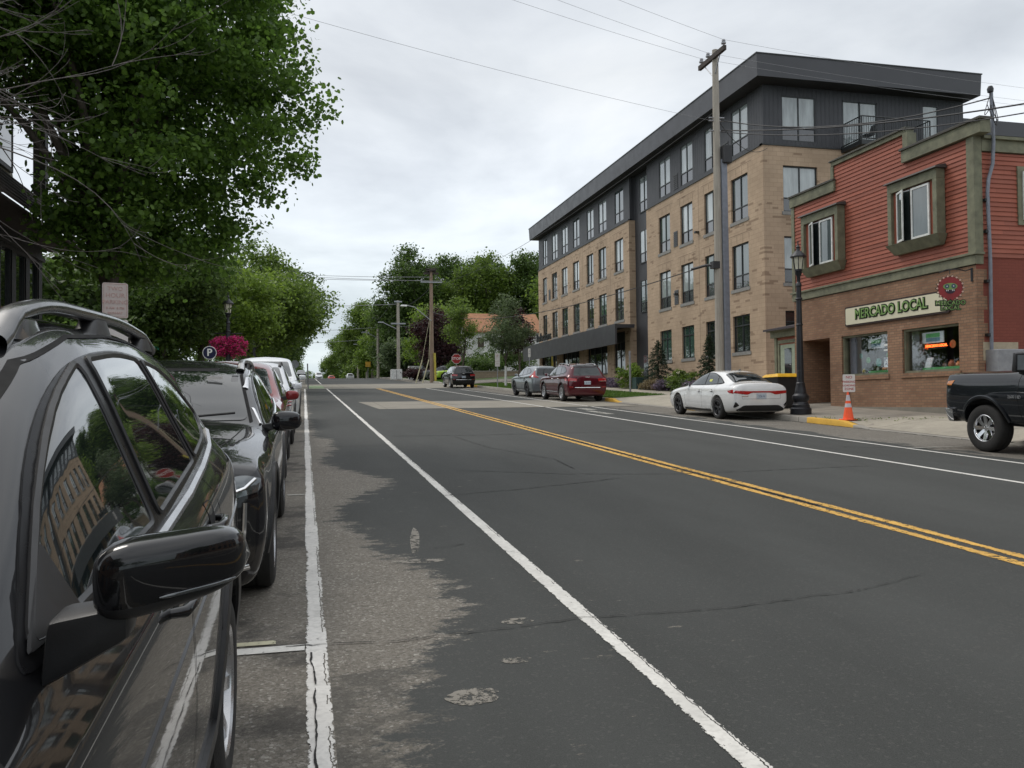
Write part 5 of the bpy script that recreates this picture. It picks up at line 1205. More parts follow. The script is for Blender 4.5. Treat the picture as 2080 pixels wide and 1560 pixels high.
# roof: deep sloping fascia
rf = MB(); x0, y0, x1, y1 = 19.25, 33.0, 30.95, 71.6; zb, zt = 15.62, 16.58
rf.hexa([(x0+.06, y0+.06, zb), (x1-.02, y0+.06, zb), (x1-.02, y1, zb), (x0+.06, y1, zb), (x0, y0, zt), (x1, y0, zt), (x1, y1, zt), (x0, y1, zt)])
ro = rf.build('roof', [MT['fascia']], ab)
cp = MB()
cp.box((x0-.03, y0-.03, zt), (x1+.03, y0+.12, zt+.05)); cp.box((x0-.03, y0+.12, zt), (x0+.12, y1+.03, zt+.05)); cp.build('roof_coping', MT['frame_dark'], ro)
sf = MB(); sf.quad((x0+.07, y0+.07, zb-.004), (x1, y0+.07, zb-.004), (x1, y1, zb-.004), (x0+.07, y1, zb-.004)); sf.build('soffit', MT['soffit'], ro, fix=False)
# entrance canopy and shop fronts of the left block
cy = MB(); XC = 18.7
cy.hexa([(XC, 49.25, 4.98), (XC+.12, 49.25, 4.98), (XC+.12, 71.9, 4.98), (XC, 71.9, 4.98), (XC, 49.25, 6.24), (XC+.12, 49.25, 6.24), (XC+.12, 71.9, 6.24), (XC, 71.9, 6.24)])
cy.box((XC+.12, 49.25, 6.12), (AX, 71.9, 6.22)); cy.box((XC+.12, 49.25, 6.0), (XC+1.28, 49.33, 6.12))
co = cy.build('canopy', MT['fascia'], ab)
text('canopy_sign', 'Reflections', .95, MT['frame_dark'], co, frame((XC-.03, 65.2, 6.62), (0, -1, 0), (0, 0, 1)), .04, .01)
for a, b in store:
    g = MB(); bx(g, oF, UF, NF, (a, 3.25, -.15), (b, 3.36, -.07)); bx(g, oF, UF, NF, (a, 5.25, -.15), (b, 5.95, -.07))
    n_ = max(2, int((b-a)/1.05))
    for k in range(n_+1): u_ = a+(b-a-.07)*k/n_; bx(g, oF, UF, NF, (u_, 3.36, -.15), (u_+.07, 5.25, -.08))
    w_ = g.build('shop_window', MT['frame_dark'], ab)
    g = MB(); bx(g, oF, UF, NF, (a+.02, 3.3, -.14), (b-.02, 5.3, -.12)); g.build('pane', MT['pane_dark'], w_)
# lower rear wing seen behind the shop
wg = MB(); wg.box((XE+.01, AY0+.5, .6), (52, AY0+24, 14.15)); wo = wg.build('rear_wing', MT['metal_siding'], ab)
wg = MB(); wg.box((XE+.01, AY0+.1, 14.15), (52.2, AY0+24.2, 14.85)); wg.build('wing_fascia', MT['fascia'], wo)
# ------------------------------------------------------------------ red corner shop
SX, SY0, SY1 = 16.4, 17.8, 25.92
MT['red_siding'] = board_mat('red_clapboard', (.30, .083, .047))
MT['green_trim'] = M('sage_green_trim', (.175, .175, .115), .7, var=.28, scale=4, coord='pos', bmp=.2, bscale=30)
MT['cap'] = M('dark_cap_flashing', (.055, .05, .045), .6, coord='pos')
MT['shop_brick'] = brick('brown_shop_brick', [(.20, .105, .06), (.27, .15, .085), (.31, .178, .105), (.24, .12, .07), (.34, .205, .128)], .21, .075, .007, (.17, .12, .085), .5)
MT['side_brick'] = brick('painted_red_brick', [(.21, .055, .038), (.245, .068, .045), (.23, .062, .042)], .21, .075, .007, (.19, .05, .035), .5)
MT['white_frame'] = M('white_window_frame', (.72, .73, .70), .4, coord='pos')
sh = thing('corner_shop', 'two-storey shop with red clapboard and sage trim above brown brick', 'shop', (SX, SY0, 1.0))
oS = (SX, 0, 0)
mb = MB(); sw = [(18.42, 20.55, 2.17, 3.40), (21.17, 23.33, 2.17, 3.42)]; nook = (23.94, 25.44, 1.0, 3.43)
wall(mb, oS, UF, NF, SY0, SY1, 1.22, 4.80, [(a, b, c_, d_) for a, b, c_, d_ in sw]+[(23.94, 25.44, 1.22, 3.43)], .22)
# entry nook
mb.quad((SX+.22, 23.94, 1.0), (SX+1.5, 23.94, 1.0), (SX+1.5, 23.94, 3.43), (SX+.22, 23.94, 3.43)); mb.quad((SX+.22, 25.44, 1.), (SX+1.5, 25.44, 1.), (SX+1.5, 25.44, 3.43), (SX+.22, 25.44, 3.43)); mb.quad((SX+1.5, 23.94, 1.0), (SX+1.5, 25.44, 1.0), (SX+1.5, 25.44, 3.43), (SX+1.5, 23.94, 3.43)); mb.quad((SX+.2, 23.94, 3.43), (SX+1.5, 23.94, 3.43), (SX+1.5, 25.44, 3.43), (SX+.2, 25.44, 3.43))
# quoins where brown brick turns the corner
for i in range(10): z = 1.3+i*.34; mb.box((SX+.001, SY0-.004, z), (SX+(.32 if i % 2 else .20), SY0+.05, z+.335))
mb.quad((SX, SY1, 1.), (30, SY1, 1.), (30, SY1, 4.8), (SX, SY1, 4.8))
for a, b, z0, z1 in sw: mb.box((SX-.035, a-.06, z0-.13), (SX, b+.06, z0-.005))
mb.build('brick_wall', MT['shop_brick'], sh, fix=False)
fd = MB(); fd.box((SX-.012, SY0-.012, .5), (SX+.3, 23.93, 1.22)); fd.box((SX-.012, 25.45, .5), (SX+.3, SY1, 1.22)); fd.box((SX+.31, SY0-.012, .5), (30, SY0+.3, 1.1)); fd.build('foundation', MT['found'], sh)
mb = MB(); mb.quad((SX, SY0, 1.0), (30, SY0, 1.0), (30, SY0, 5.0), (SX, SY0, 5.0)); mb.build('side_wall', MT['side_brick'], sh, fix=False)
# clapboards, real laps
cb_ = MB(); P_ = .118
def laps(p0, p1, n, z0, z1, holes=()):
    p0, p1, n = Vector(p0), Vector(p1), Vector(n); u = (p1-p0).normalized(); W_ = (p1-p0).length; k = 0; z = z0
    while z < z1-.01:
        zt_ = min(z+P_, z1); segs = [(0, W_)]
        for a, b, c_, d_ in holes:
            if z+P_*.5 > c_ and z+P_*.5 < d_:
                ns = []
                for s0, s1 in segs:
                    if b <= s0 or a >= s1: ns.append((s0, s1)); continue
                    if a > s0: ns.append((s0, a))
                    if b < s1: ns.append((b, s1))
                segs = ns
        cut = []
        for s0, s1 in segs:
            q = s0; nx_ = s0+rnd.uniform(.4, 3.4)
            while nx_ < s1-.3: cut.append((q, nx_-.003)); q = nx_; nx_ += rnd.uniform(1.8, 3.6)
            cut.append((q, s1))
        for s0, s1 in cut:
            A, B = p0+u*s0, p0+u*s1; zz = Vector((0, 0, 1))
            cb_.quad(tuple(A+n*.026+zz*z), tuple(B+n*.026+zz*z), tuple(B+n*.004+zz*zt_), tuple(A+n*.004+zz*zt_))
            cb_.quad(tuple(A+n*.026+zz*z), tuple(B+n*.026+zz*z), tuple(B+n*.002+zz*z), tuple(A+n*.002+zz*z))
        z += P_
laps((SX, SY0+.12, 0), (SX, SY1-.1, 0), NF, 5.08, 8.04)
laps((SX, 20.2, 0), (SX, 23.58, 0), NF, 8.04, 8.85)
laps((SX+.12, SY0, 0), (30, SY0, 0), NB, 5.0, 7.66)
laps((SX+.1, SY1, 0), (30, SY1, 0), (0, 1, 0), 5.0, 8.0)
cb_.build('clapboard_wall', MT['red_siding'], sh, fix=False)
core = MB(); core.box((SX+.02, SY0+.02, 4.8), (29.98, SY1-.02, 7.95)); core.box((SX+.02, 20.2, 7.95), (SX+.25, 23.58, 8.85)); core.build('upper_core', MT['cap'], sh)
tr = MB(); T_ = lambda y0, y1, z0, z1, d0, mi=0: tr.box((SX-d0, y0, z0), (SX+.20, y1, z1), mi)
T_(SY0-.04, SY1+.04, 4.82, 5.06, .05); T_(SY0-.09, SY1+.09, 5.06, 5.12, .10)          # band between storeys
T_(SY0-.05, SY0+.20, 5.12, 8.05, .045); T_(SY1-.14, SY1+.03, 5.12, 8.05, .045)          # corner boards
T_(17.45, 20.30, 8.05, 8.38, .12); T_(17.40, 20.34, 8.38, 8.44, .17, 1)                  # right cornice
T_(23.46, SY1+.06, 8.05, 8.38, .09); T_(23.44, SY1+.1, 8.38, 8.44, .14, 1)               # left cornice
T_(20.16, 23.62, 8.86, 8.98, .07); T_(20.12, 23.66, 8.98, 9.03, .12, 1); T_(20.06, 20.26, 8.40, 8.86, .10); T_(23.52, 23.66, 8.44, 8.86, .06)
tr.box((SX+.2, SY0-.06, 7.68), (30.1, SY0+.2, 7.98)); tr.box((SX+.2, SY0-.14, 7.98), (30.2, SY0+.2, 8.06)); 
tr.build('trim', [MT['green_trim'], MT['cap']], sh, bevel=.006)
rf = MB(); rf.box((SX+.3, SY0+.1, 7.96), (30, SY1-.1, 8.02)); rf.build('roof', MT['cap'], sh)
# boxed upper windows
def boxwin(a, b, z0, z1, ia, ib, iz0, iz1):
    g = MB(); d = .30
    g.box((SX-d, a, z1-.26), (SX-.03, b, z1)); g.box((SX-d, a, z0+.16), (SX-.03, a+.15, z1-.26)); g.box((SX-d, b-.15, z0+.16), (SX-.03, b, z1-.26))
    g.hexa([(SX-d+.16, a+.06, z0-.12), (SX-.03, a+.06, z0-.12), (SX-.03, b-.06, z0-.12), (SX-d+.16, b-.06, z0-.12), (SX-d-.05, a-.06, z0+.16), (SX-.03, a-.06, z0+.16), (SX-.03, b+.06, z0+.16), (SX-d-.05, b+.06, z0+.16)])
    fr = g.build('window_box', MT['green_trim'], sh, bevel=.008)
    g = MB(); g.hexa([(SX-d-.09, a-.08, z1), (SX-.03, a-.08, z1), (SX-.03, b+.08, z1), (SX-d-.09, b+.08, z1), (SX-d-.05, a-.05, z1+.05), (SX-.03, a-.05, z1+.12), (SX-.03, b+.05, z1+.12), (SX-d-.05, b+.05, z1+.05)]); g.build('window_cap', MT['cap'], fr)
    g = MB(); g.box((SX-d+.10, a+.15, z0+.16), (SX-d+.12, b-.15, z1-.26)); g.build('inner_panel', MT['red_siding'], fr)
    m_ = (ia+ib)/2; x = SX-d+.04
    def sash(u0, u1, xx0, xx1, name):
        # casement between points, slightly open when xx differ
        g = MB(); w_ = .055
        def B_(p, q, za, zb_):
            A = Vector((xx0+(xx1-xx0)*p, u0+(u1-u0)*p, 0)); B = Vector((xx0+(xx1-xx0)*q, u0+(u1-u0)*q, 0)); g.hexa([(A.x, A.y, za), (A.x+.04, A.y, za), (B.x+.04, B.y, za), (B.x, B.y, za), (A.x, A.y, zb_), (A.x+.04, A.y, zb_), (B.x+.04, B.y, zb_), (B.x, B.y, zb_)])
        r_ = w_/abs(u1-u0); B_(0, r_, iz0, iz1); B_(1-r_, 1, iz0, iz1); B_(r_, 1-r_, iz0, iz0+w_); B_(r_, 1-r_, iz1-w_, iz1)
        o = g.build(name, MT['white_frame'], fr); g = MB()
        p, q = r_, 1-r_; A = (xx0+(xx1-xx0)*p+.02, u0+(u1-u0)*p); B = (xx0+(xx1-xx0)*q+.02, u0+(u1-u0)*q)
        g.hexa([(A[0], A[1], iz0+w_), (A[0]+.01, A[1], iz0+w_), (B[0]+.01, B[1], iz0+w_), (B[0], B[1], iz0+w_), (A[0], A[1], iz1-w_), (A[0]+.01, A[1], iz1-w_), (B[0]+.01, B[1], iz1-w_), (B[0], B[1], iz1-w_)]); g.build('pane', MT['pane_mid'], o)
    sash(ia, m_+.06, x, x, 'sash'); sash(m_+.20, ib, x-.16, x, 'sash')
    g = MB(); g.box((x+.03, m_+.12, iz0), (x+.05, ib, iz1)); g.build('dark_opening', MT['pane_dark'], fr)
boxwin(23.0, 24.98, 5.62, 7.50, 23.34, 24.60, 5.80, 7.20); boxwin(18.76, 20.68, 5.62, 7.50, 19.09, 20.36, 5.80, 7.20)
# side window
g = MB(); g.box((17.68, SY0-.05, 5.85), (18.9, SY0-.002, 7.35)); so = g.build('window_trim', MT['green_trim'], sh)
g = MB()
for a, b, c_, d_ in ((17.82, 17.9, 5.98, 7.22), (18.68, 18.76, 5.98, 7.22), (17.9, 18.68, 7.14, 7.22), (17.9, 18.68, 5.98, 6.06), (17.9, 18.68, 6.56, 6.64)): g.box((a, SY0-.085, c_), (b, SY0-.051, d_))
g.build('sash', MT['white_frame'], so); g = MB(); g.box((17.9, SY0-.07, 6.06), (18.68, SY0-.055, 7.14)); g.build('pane', MT['pane_mid'], so)
# shop windows
MT['display_back'] = M('dim_shop_interior', (.03, .026, .022), .9)
MT['shopglass'] = None
m, t, b = nt('clear_shop_glass'); b.inputs['Roughness'].default_value = .01; b.inputs['Base Color'].default_value = (.8, .85, .84, 1)
tr_ = t.nodes.new('ShaderNodeBsdfTransparent'); gl_ = t.nodes.new('ShaderNodeBsdfGlossy'); gl_.inputs['Roughness'].default_value = .01
fz = t.nodes.new('ShaderNodeFresnel'); fz.inputs[0].default_value = 1.3; ms = t.nodes.new('ShaderNodeMixShader'); L(t, mth(t, 'MULTIPLY', fz.outputs[0], ramp(t, noise(t, pos(t), .8), [(.3, .45), (.7, .6)])), ms.inputs[0]); L(t, tr_.outputs[0], ms.inputs[1]); L(t, gl_.outputs[0], ms.inputs[2]); L(t, ms.outputs[0], t.nodes['Material Output'].inputs[0]); MT['shopglass'] = m
rc = random.Random(11)
CM = {k: M('display_'+k, c, .6) for k, c in dict(green=(.14, .48, .18), teal=(.12, .48, .42), orange=(.75, .28, .10), rust=(.45, .16, .08), yellow=(.75, .6, .16), pale=(.7, .78, .82), brown=(.16, .10, .07), white=(.8, .82, .8), lime=(.6, .75, .3)).items()}
for wi, (a, b, z0, z1) in enumerate(sw):
    g = MB(); x = SX+.2
    g.box((x-.14, a, z0), (x, a+.06, z1)); g.box((x-.14, b-.06, z0), (x, b, z1)); g.box((x-.14, a+.06, z1-.06), (x, b-.06, z1)); g.box((x-.14, a+.06, z0), (x, b-.06, z0+.06))
    f = g.build('shop_window', MT['green_trim'], sh)
    g = MB(); g.box((x-.05, a+.06, z0+.06), (x-.04, b-.06, z1-.06)); g.build('pane', MT['shopglass'], f)
    g = MB(); g.quad((x+1.3, a-.4, z0-.1), (x+1.3, b+.4, z0-.1), (x+1.3, b+.4, z1+.1), (x+1.3, a-.4, z1+.1)); g.quad((x, a-.4, z0+.02), (x+1.3, a-.4, z0+.02), (x+1.3, b+.4, z0+.02), (x, b+.4, z0+.02)); g.quad((x, a-.4, z1+.02), (x+1.3, a-.4, z1+.02), (x+1.3, b+.4, z1+.02), (x, b+.4, z1+.02))
    for yy in (a-.4, b+.4): g.quad((x, yy, z0-.1), (x+1.3, yy, z0-.1), (x+1.3, yy, z1+.1), (x, yy, z1+.1))
    g.build('display_recess', MT['display_back'], f, fix=False)
    g = MB(); g.box((x+.02, b-.42, z0+.06), (x+.4, b-.12, z1-.06)); g.build('inner_post', MT['riser'], f)
def P3(name, label, cat, grp=None): return dict(label=label, cat=cat, group=grp)
def shopitem(name, label, cat, mbx, mat, grp=None): return tag(mbx.build(name, mat, None, smooth=40), label, cat, grp)
def tagmesh(name, mbx, mat, label, cat, grp=None, **k): return tag(mbx.build(name, mat, None, **k), label, cat, grp)
XI = SX+.17
for k, (a, z1, wdt, w_) in enumerate(((19.15, 3.28, .8, 'right'), (21.55, 3.28, .72, 'left'))):
    p = tagmesh('hanging_banner', MB().box((XI, a, z1-.32), (XI+.02, a+wdt, z1-.02)), CM['pale'], 'pale banner hung at the top of the %s shop window' % w_, 'banner')
    MB().box((XI-.006, a+.14, z1-.17), (XI, a+wdt-.14, z1-.06)).build('banner_stripe', CM['green'], p); MB().box((XI-.006, a+.14, z1-.28), (XI, a+wdt-.14, z1-.18)).build('banner_stripe', M('banner_blue', (.16, .3, .38), .6), p)
fans = [(22.85, 2.78, .085, 'teal', 'small teal paper rosette, leftmost in the left shop window'), (22.5, 2.64, .095, 'green', 'bright green paper rosette in the left shop window'), (22.02, 2.55, .125, 'teal', 'largest teal paper rosette in the left shop window'), (21.58, 2.74, .09, 'green', 'green paper rosette behind posters in the left shop window'),
        (19.98, 2.92, .12, 'orange', 'orange paper rosette left of the neon sign'), (19.02, 2.90, .11, 'orange', 'orange paper rosette right of the neon sign')]
for y, z, r, cm_, lab in fans:
    g = MB(); n_ = 28; x = XI+.16
    for k in range(n_):
        a0, a1, a2 = [2*math.pi*(k+q)/n_ for q in (0, .5, 1)]
        for p, q_, dx in ((a0, a1, .012), (a1, a2, -.0)):
            g.quad((x, y, z), (x+(.012 if p == a0 else 0), y+r*math.cos(p), z+r*math.sin(p)), (x+(0 if p == a0 else .012), y+r*math.cos(q_), z+r*math.sin(q_)))
    tag(g.build('paper_rosette', CM[cm_], None, fix=False), lab, 'rosette', 'paper rosettes in the shop windows')
NE = M('neon_tube', (.9, .1, .02), .3, emit=(1, .13, .025), es=4.5)
nb = tagmesh('neon_sign', MB().box((XI+.10, 19.22, 2.80), (XI+.12, 19.86, 2.96)), MT['black_plastic'], 'glowing orange-red neon sign in the right shop window', 'neon sign')
text('neon_letters', 'MERCADO LOCAL', .098, NE, nb, frame((XI+.092, 19.54, 2.885), (0, -1, 0), (0, 0, 1)), .006, .002)
for y0, y1, zz, nm in ((18.6, 20.0, 2.24, 'right'), (21.35, 22.3, 2.24, 'left')): tagmesh('display_turf', MB().box((XI+.02, y0, zz-.02), (XI+.5, y1, zz+.06)), CM['green'], 'green display mat on the sill of the %s shop window' % nm, 'mat', bevel=.01)
def vase(y, z, h_, r, mat, name, label, cat): return tag(MB().lathe([(0, 0), (r*.7, 0), (r, h_*.35), (r*.8, h_*.7), (r*.45, h_*.85), (r*.55, h_), (0, h_)], (XI+.2, y, z), 'z', 14).build(name, mat, None, smooth=40), label, cat)
vase(22.75, 2.26, .13, .06, CM['yellow'], 'pottery_jug', 'yellow pottery jug low in the left shop window', 'pottery'); vase(22.1, 2.30, .12, .04, CM['white'], 'pottery_vase', 'small white vase in the left shop window', 'pottery'); vase(21.72, 2.28, .15, .13, CM['orange'], 'woven_basket', 'orange woven basket in the left shop window', 'basket')
vase(20.33, 2.24, .11, .09, CM['yellow'], 'woven_basket', 'yellow basket in the corner of the right shop window', 'basket'); vase(19.35, 2.28, .14, .08, CM['brown'], 'pottery_bowl', 'brown pottery bowl in the right shop window', 'pottery'); vase(19.1, 2.28, .2, .1, CM['rust'], 'pottery_bowl', 'rust coloured bowl in the right shop window', 'pottery')
vase(18.85, 2.28, .16, .09, CM['orange'], 'gourd', 'orange gourd in the right shop window', 'gourd'); vase(18.68, 2.9, .22, .05, CM['lime'], 'paper_lantern', 'narrow lime paper lantern hanging in the right shop window', 'lantern'); vase(20.42, 2.75, .3, .04, CM['yellow'], 'paper_lantern', 'yellow paper lantern by the left frame of the right shop window', 'lantern')
tagmesh('framed_print', MB().hexa([(XI+.1, 19.78, 2.3), (XI+.12, 19.78, 2.3), (XI+.12, 20.02, 2.3), (XI+.1, 20.02, 2.3), (XI+.2, 19.78, 2.58), (XI+.22, 19.78, 2.58), (XI+.22, 20.02, 2.58), (XI+.2, 20.02, 2.58)]), CM['pale'], 'pale framed print leaning in the right shop window', 'picture')
mn = tagmesh('garment_display', MB().lathe([(0, 2.26), (.06, 2.26), (.08, 2.42), (.1, 2.5), (.11, 2.66), (.13, 2.8), (.05, 2.86), (.045, 2.92), (0, 2.95)], (XI+.25, 18.62, 0), 'z', 14), CM['brown'], 'dark jacket on a small display form at the right of the shop window', 'display', smooth=40)
for z0, z1, y0, y1, m_, lab in ((3.0, 3.06, 21.3, 21.5, 'white', 'narrow white notice, topmost on the left shop window'), (2.86, 2.90, 21.3, 21.52, 'white', 'thin white strip notice on the left shop window'), (2.38, 2.66, 21.28, 21.52, 'pale', 'pale poster with dark spots on the left shop window')):
    p = tagmesh('window_poster', MB().box((SX+.138, y0, z0), (SX+.144, y1, z1)), CM[m_], lab, 'poster')
for i in range(14): pass
g = MB(); rr_ = random.Random(2)
for i in range(22): y, z = rr_.uniform(21.3, 21.5), rr_.uniform(2.41, 2.63); g.box((SX+.134, y, z), (SX+.138, y+.018, z+.018))
g.build('poster_print', MT['plate_ink'], p)
# ------------------------------------------------------------------ shop signs
sg_ = thing('shop_sign', 'long cream board lettered in green over the shop windows', 'sign', (SX-.06, 20.9, 4.0))
pl = rounded([(22.99, 3.745), (22.99, 4.25), (18.72, 4.25), (18.72, 3.745)], .06)
pl2 = [(u+(.05 if u > 20.8 else -.05), v+(.05 if v > 4 else -.05)) for u, v in pl]
MB().prism(pl2, 'x', SX-.06, SX-.005).build('sign_border', M('brown_sign_edge', (.035, .018, .015), .6), sg_)
MB().prism(pl, 'x', SX-.075, SX-.0605).build('sign_board', M('cream_sign_face', (.68, .64, .47), .5, var=.04, scale=1), sg_)
GR = M('sign_green', (.20, .34, .10), .5, var=.1); GD = M('sign_dark_outline', (.016, .028, .010), .6)
for body, yc, s_ in (('MERCADO', 21.62, .40), ('LOCAL', 20.02, .40)):
    text('sign_outline', body, s_, GD, sg_, frame((SX-.078, yc, 4.02), (0, -1, 0), (0, 0, 1)), .004, .034, xs=.93)
    text('sign_letters', body, s_, GR, sg_, frame((SX-.10, yc, 4.02), (0, -1, 0), (0, 0, 1)), .008, .0, xs=.93)
hs = thing('hanging_sign', 'round red fringed emblem sign with green lettering on a scrolled bracket', 'sign', (15.75, 17.95, 4.2))
XH = 15.75; cy_, cz_ = 17.95, 4.22; RD = M('emblem_red', (.26, .02, .022), .5)
def disc(r0, r1, n_, th, x0, x1, squash=1.):
    P = []
    for k in range(n_*2):
        a = math.pi*k/n_; r = r1 if k % 2 else r0; P.append((cy_+r*math.sin(a), cz_+r*math.cos(a)*squash))
    return MB().prism(P, 'y', 0, 1)
def ringpoly(rf_, n_=76): return [(cy_+rf_(2*math.pi*k/n_)*math.sin(2*math.pi*k/n_), cz_+rf_(2*math.pi*k/n_)*math.cos(2*math.pi*k/n_)) for k in range(n_)]
# sign faces down the street: it hangs edge-on to the wall, so the outline lies in the x-z plane turned towards the road
def plate_(name, pts, d0, d1, mat, par):
    """pts (across, up) on the sign plane; the sign is turned a little so its face looks down the street"""
    c_, s__ = math.cos(R(62)), math.sin(R(62)); g = MB(); n_ = len(pts)
    def W3(a, z, d): return (XH+a*s__*1-d*c_*1.0, cy_-a*c_-d*s__, z)
    vs = [W3(a, z, d0) for a, z in pts]+[W3(a, z, d1) for a, z in pts]
    g.add(vs, [tuple(range(n_))[::-1], tuple(range(n_, 2*n_))]+[(k, (k+1) % n_, n_+(k+1) % n_, n_+k) for k in range(n_)]); return g.build(name, mat, par)
def star(r0, r1, n_, sub=4):
    P = []
    for k in range(n_*sub):
        a = 2*math.pi*k/(n_*sub); ph = (k % sub)/sub; e = .5-.5*math.cos(2*math.pi*ph); r = r0+(r1-r0)*e; P.append((r*math.sin(a), cz_+r*math.cos(a)))
    return P
def ell(cx, cz, rx, rz, n_=20): return [(cx+rx*math.sin(2*math.pi*k/n_), cz+rz*math.cos(2*math.pi*k/n_)) for k in range(n_)]
plate_('emblem_outline', star(.285, .345, 18), -.008, .008, GD, hs)
em = plate_('emblem_disc', star(.27, .325, 18), .009, .018, RD, hs)
for k in range(18):
    a = 2*math.pi*(k+.5)/18
    if abs(math.cos(a)+1) < .12: continue
    plate_('ray_tip', ell(.300*math.sin(a), cz_+.300*math.cos(a), .024, .024, 10), .019, .026, M('cream_tip', (.62, .42, .33), .6) if k == 0 else bpy.data.materials['cream_tip'], em)
plate_('mask_band', ell(0, cz_+.04, .165, .085), .019, .026, GR, em)
for q in (-.075, .075):
    plate_('eye_disc', ell(q, cz_+.045, .052, .055), .027, .033, M('eye_blue', (.05, .09, .12), .4), em); plate_('pupil', ell(q, cz_+.045, .014, .016, 10), .034, .04, MT['white'], em)
plate_('mouth', [(-.13, cz_-.045), (.13, cz_-.045), (.09, cz_-.11), (.04, cz_-.14), (-.04, cz_-.14), (-.09, cz_-.11)], .019, .026, M('mouth_dark', (.03, .01, .025), .5), em)
for q in (-.085, -.05, .05, .085): plate_('tooth', [(q-.014, cz_-.045), (q+.014, cz_-.045), (q, cz_-.085)], .027, .033, MT['white'], em)
c_, s__ = math.cos(R(62)), math.sin(R(62)); rgt = (s__, -c_, 0)
for body, zz, s_ in (('MERCADO', cz_-.375, .15), ('LOCAL', cz_-.50, .15)):
    for off_, d_, m_, nm in ((.022, 0., GD, 'sign_outline'), (.0, .014, GR, 'sign_letters')):
        text(nm, body, s_, m_, hs, frame((XH-d_*c_, cy_-d_*s__, zz), rgt, (0, 0, 1)), .006, off_, xs=.95)
MB().tube([(SX, 17.93, 4.72), (SX-.2, 17.94, 4.66), (XH+.25, 17.94, 4.70), (XH-.1, 17.95, 4.68), (XH-.3, 17.96, 4.60)], .014, 6).tube([(SX-.01, 17.93, 4.40), (SX-.01, 17.93, 4.74)], .03, 6).tube([(XH, 17.95, 4.68), (XH, 17.95, 4.56)], .008, 5).build('bracket', MT['iron'], hs)
# plaster patch, meter box and mast on the side wall
tagmesh('meter_box', MB().box((16.62, SY0-.42, 1.55), (17.9, SY0-.003, 2.66)), MT['galv'], 'grey electrical cabinet on the red side wall behind the pickup', 'cabinet', bevel=.02)
tag(MB().box((16.56, SY0-.006, 2.4), (17.62, SY0-.001, 2.86)).build('plaster_patch', M('bare_plaster', (.45, .38, .27), .9, coord='pos'), sh), 'bare unpainted plaster patch')
ms_ = thing('service_mast', 'bent grey conduit mast with cable loops on the red side wall', 'mast', (16.85, SY0-.1, 2.6))
MB().tube([(16.72, SY0-.10, 2.6), (16.74, SY0-.10, 5.0), (16.70, SY0-.10, 6.6), (16.74, SY0-.10, 6.95), (16.86, SY0-.12, 7.35), (16.86, SY0-.16, 7.9), (16.82, SY0-.16, 9.15)], .045, 10).build('conduit', MT['riser'], ms_, smooth=50)
MB().lathe([(0, .12), (.05, .11), (.08, .04), (.07, -.04), (.03, -.06)], (16.80, SY0-.16, 9.18), 'z', 12).build('weatherhead', MT['iron'], ms_, smooth=40)
for z in (3.0, 4.35, 5.6, 6.4): MB().box((16.62, SY0-.12, z), (16.76, SY0, z+.07)).build('bracket', MT['black_plastic'], ms_)
for k in range(3): MB().tube([Vector((16.80, SY0-.18, 9.15)).lerp(Vector((16.62-.08*k, SY0-.3, 8.72)), u)+Vector((.22*math.sin(u*3.1)*(1 if k else -1), -.1*u, -.42*math.sin(u*3.14)*(1+.3*k))) for u in [i/10 for i in range(11)]], .010, 5).build('cable_loop', MT['wire'], ms_)
# lean-to behind the shop
lt = thing('annex', 'little red clapboard annex with pale green door beside the shop', 'annex', (18, 26, 1.2))
cb_ = MB(); laps((18, 25.93, 0), (18, 29.72, 0), NF, 1.45, 3.98, [(28.40-25.93, 29.48-25.93, 1.4, 3.62)]); laps((18.05, 29.72, 0), (25, 29.72, 0), (0, 1, 0), 1.45, 4.0); cb_.build('clapboard_wall', MT['red_siding'], lt, fix=False)
MB().box((18.03, 25.94, .8), (25, 29.69, 3.98)).build('core', MT['cap'], lt)
g = MB(); g.box((17.93, 29.62, 1.3), (18.03, 29.78, 4.0)); g.box((17.95, 28.28, 1.42), (18.0, 28.40, 3.75)); g.box((17.95, 29.46, 1.42), (18.0, 29.58, 3.75)); g.box((17.95, 28.40, 3.62), (18.0, 29.46, 3.75)); g.box((17.86, 25.94, 3.86), (17.98, 29.95, 4.10)); g.box((17.7, 25.94, 4.10), (17.86, 30.0, 4.17)); g.build('trim', MT['green_trim'], lt)
dr = MB().box((17.985, 28.42, 1.45), (18.02, 29.44, 3.60)).build('door', M('pale_green_door', (.33, .38, .28), .5, coord='pos'), lt)
MB().box((17.975, 28.66, 2.45), (17.984, 29.14, 3.42)).build('door_glass', MT['pane_dark'], dr); MB().lathe([(0, .03), (.03, .02), (.03, -.02), (0, -.03)], (17.95, 29.32, 2.35), 'z', 10).build('handle', MT['galv'], dr)
MB().hexa([(17.6, 25.94, 4.12), (25, 25.94, 5.4), (25, 30.05, 5.4), (17.6, 30.05, 4.12), (17.6, 25.94, 4.2), (25, 25.94, 5.5), (25, 30.05, 5.5), (17.6, 30.05, 4.2)]).build('roof', M('dark_shingle', (.06, .05, .055), .9, bmp=.6, bscale=14), lt)
MB().box((17.5, 28.2, 1.0), (18, 29.6, 1.42)).build('step', MT['found'], lt)
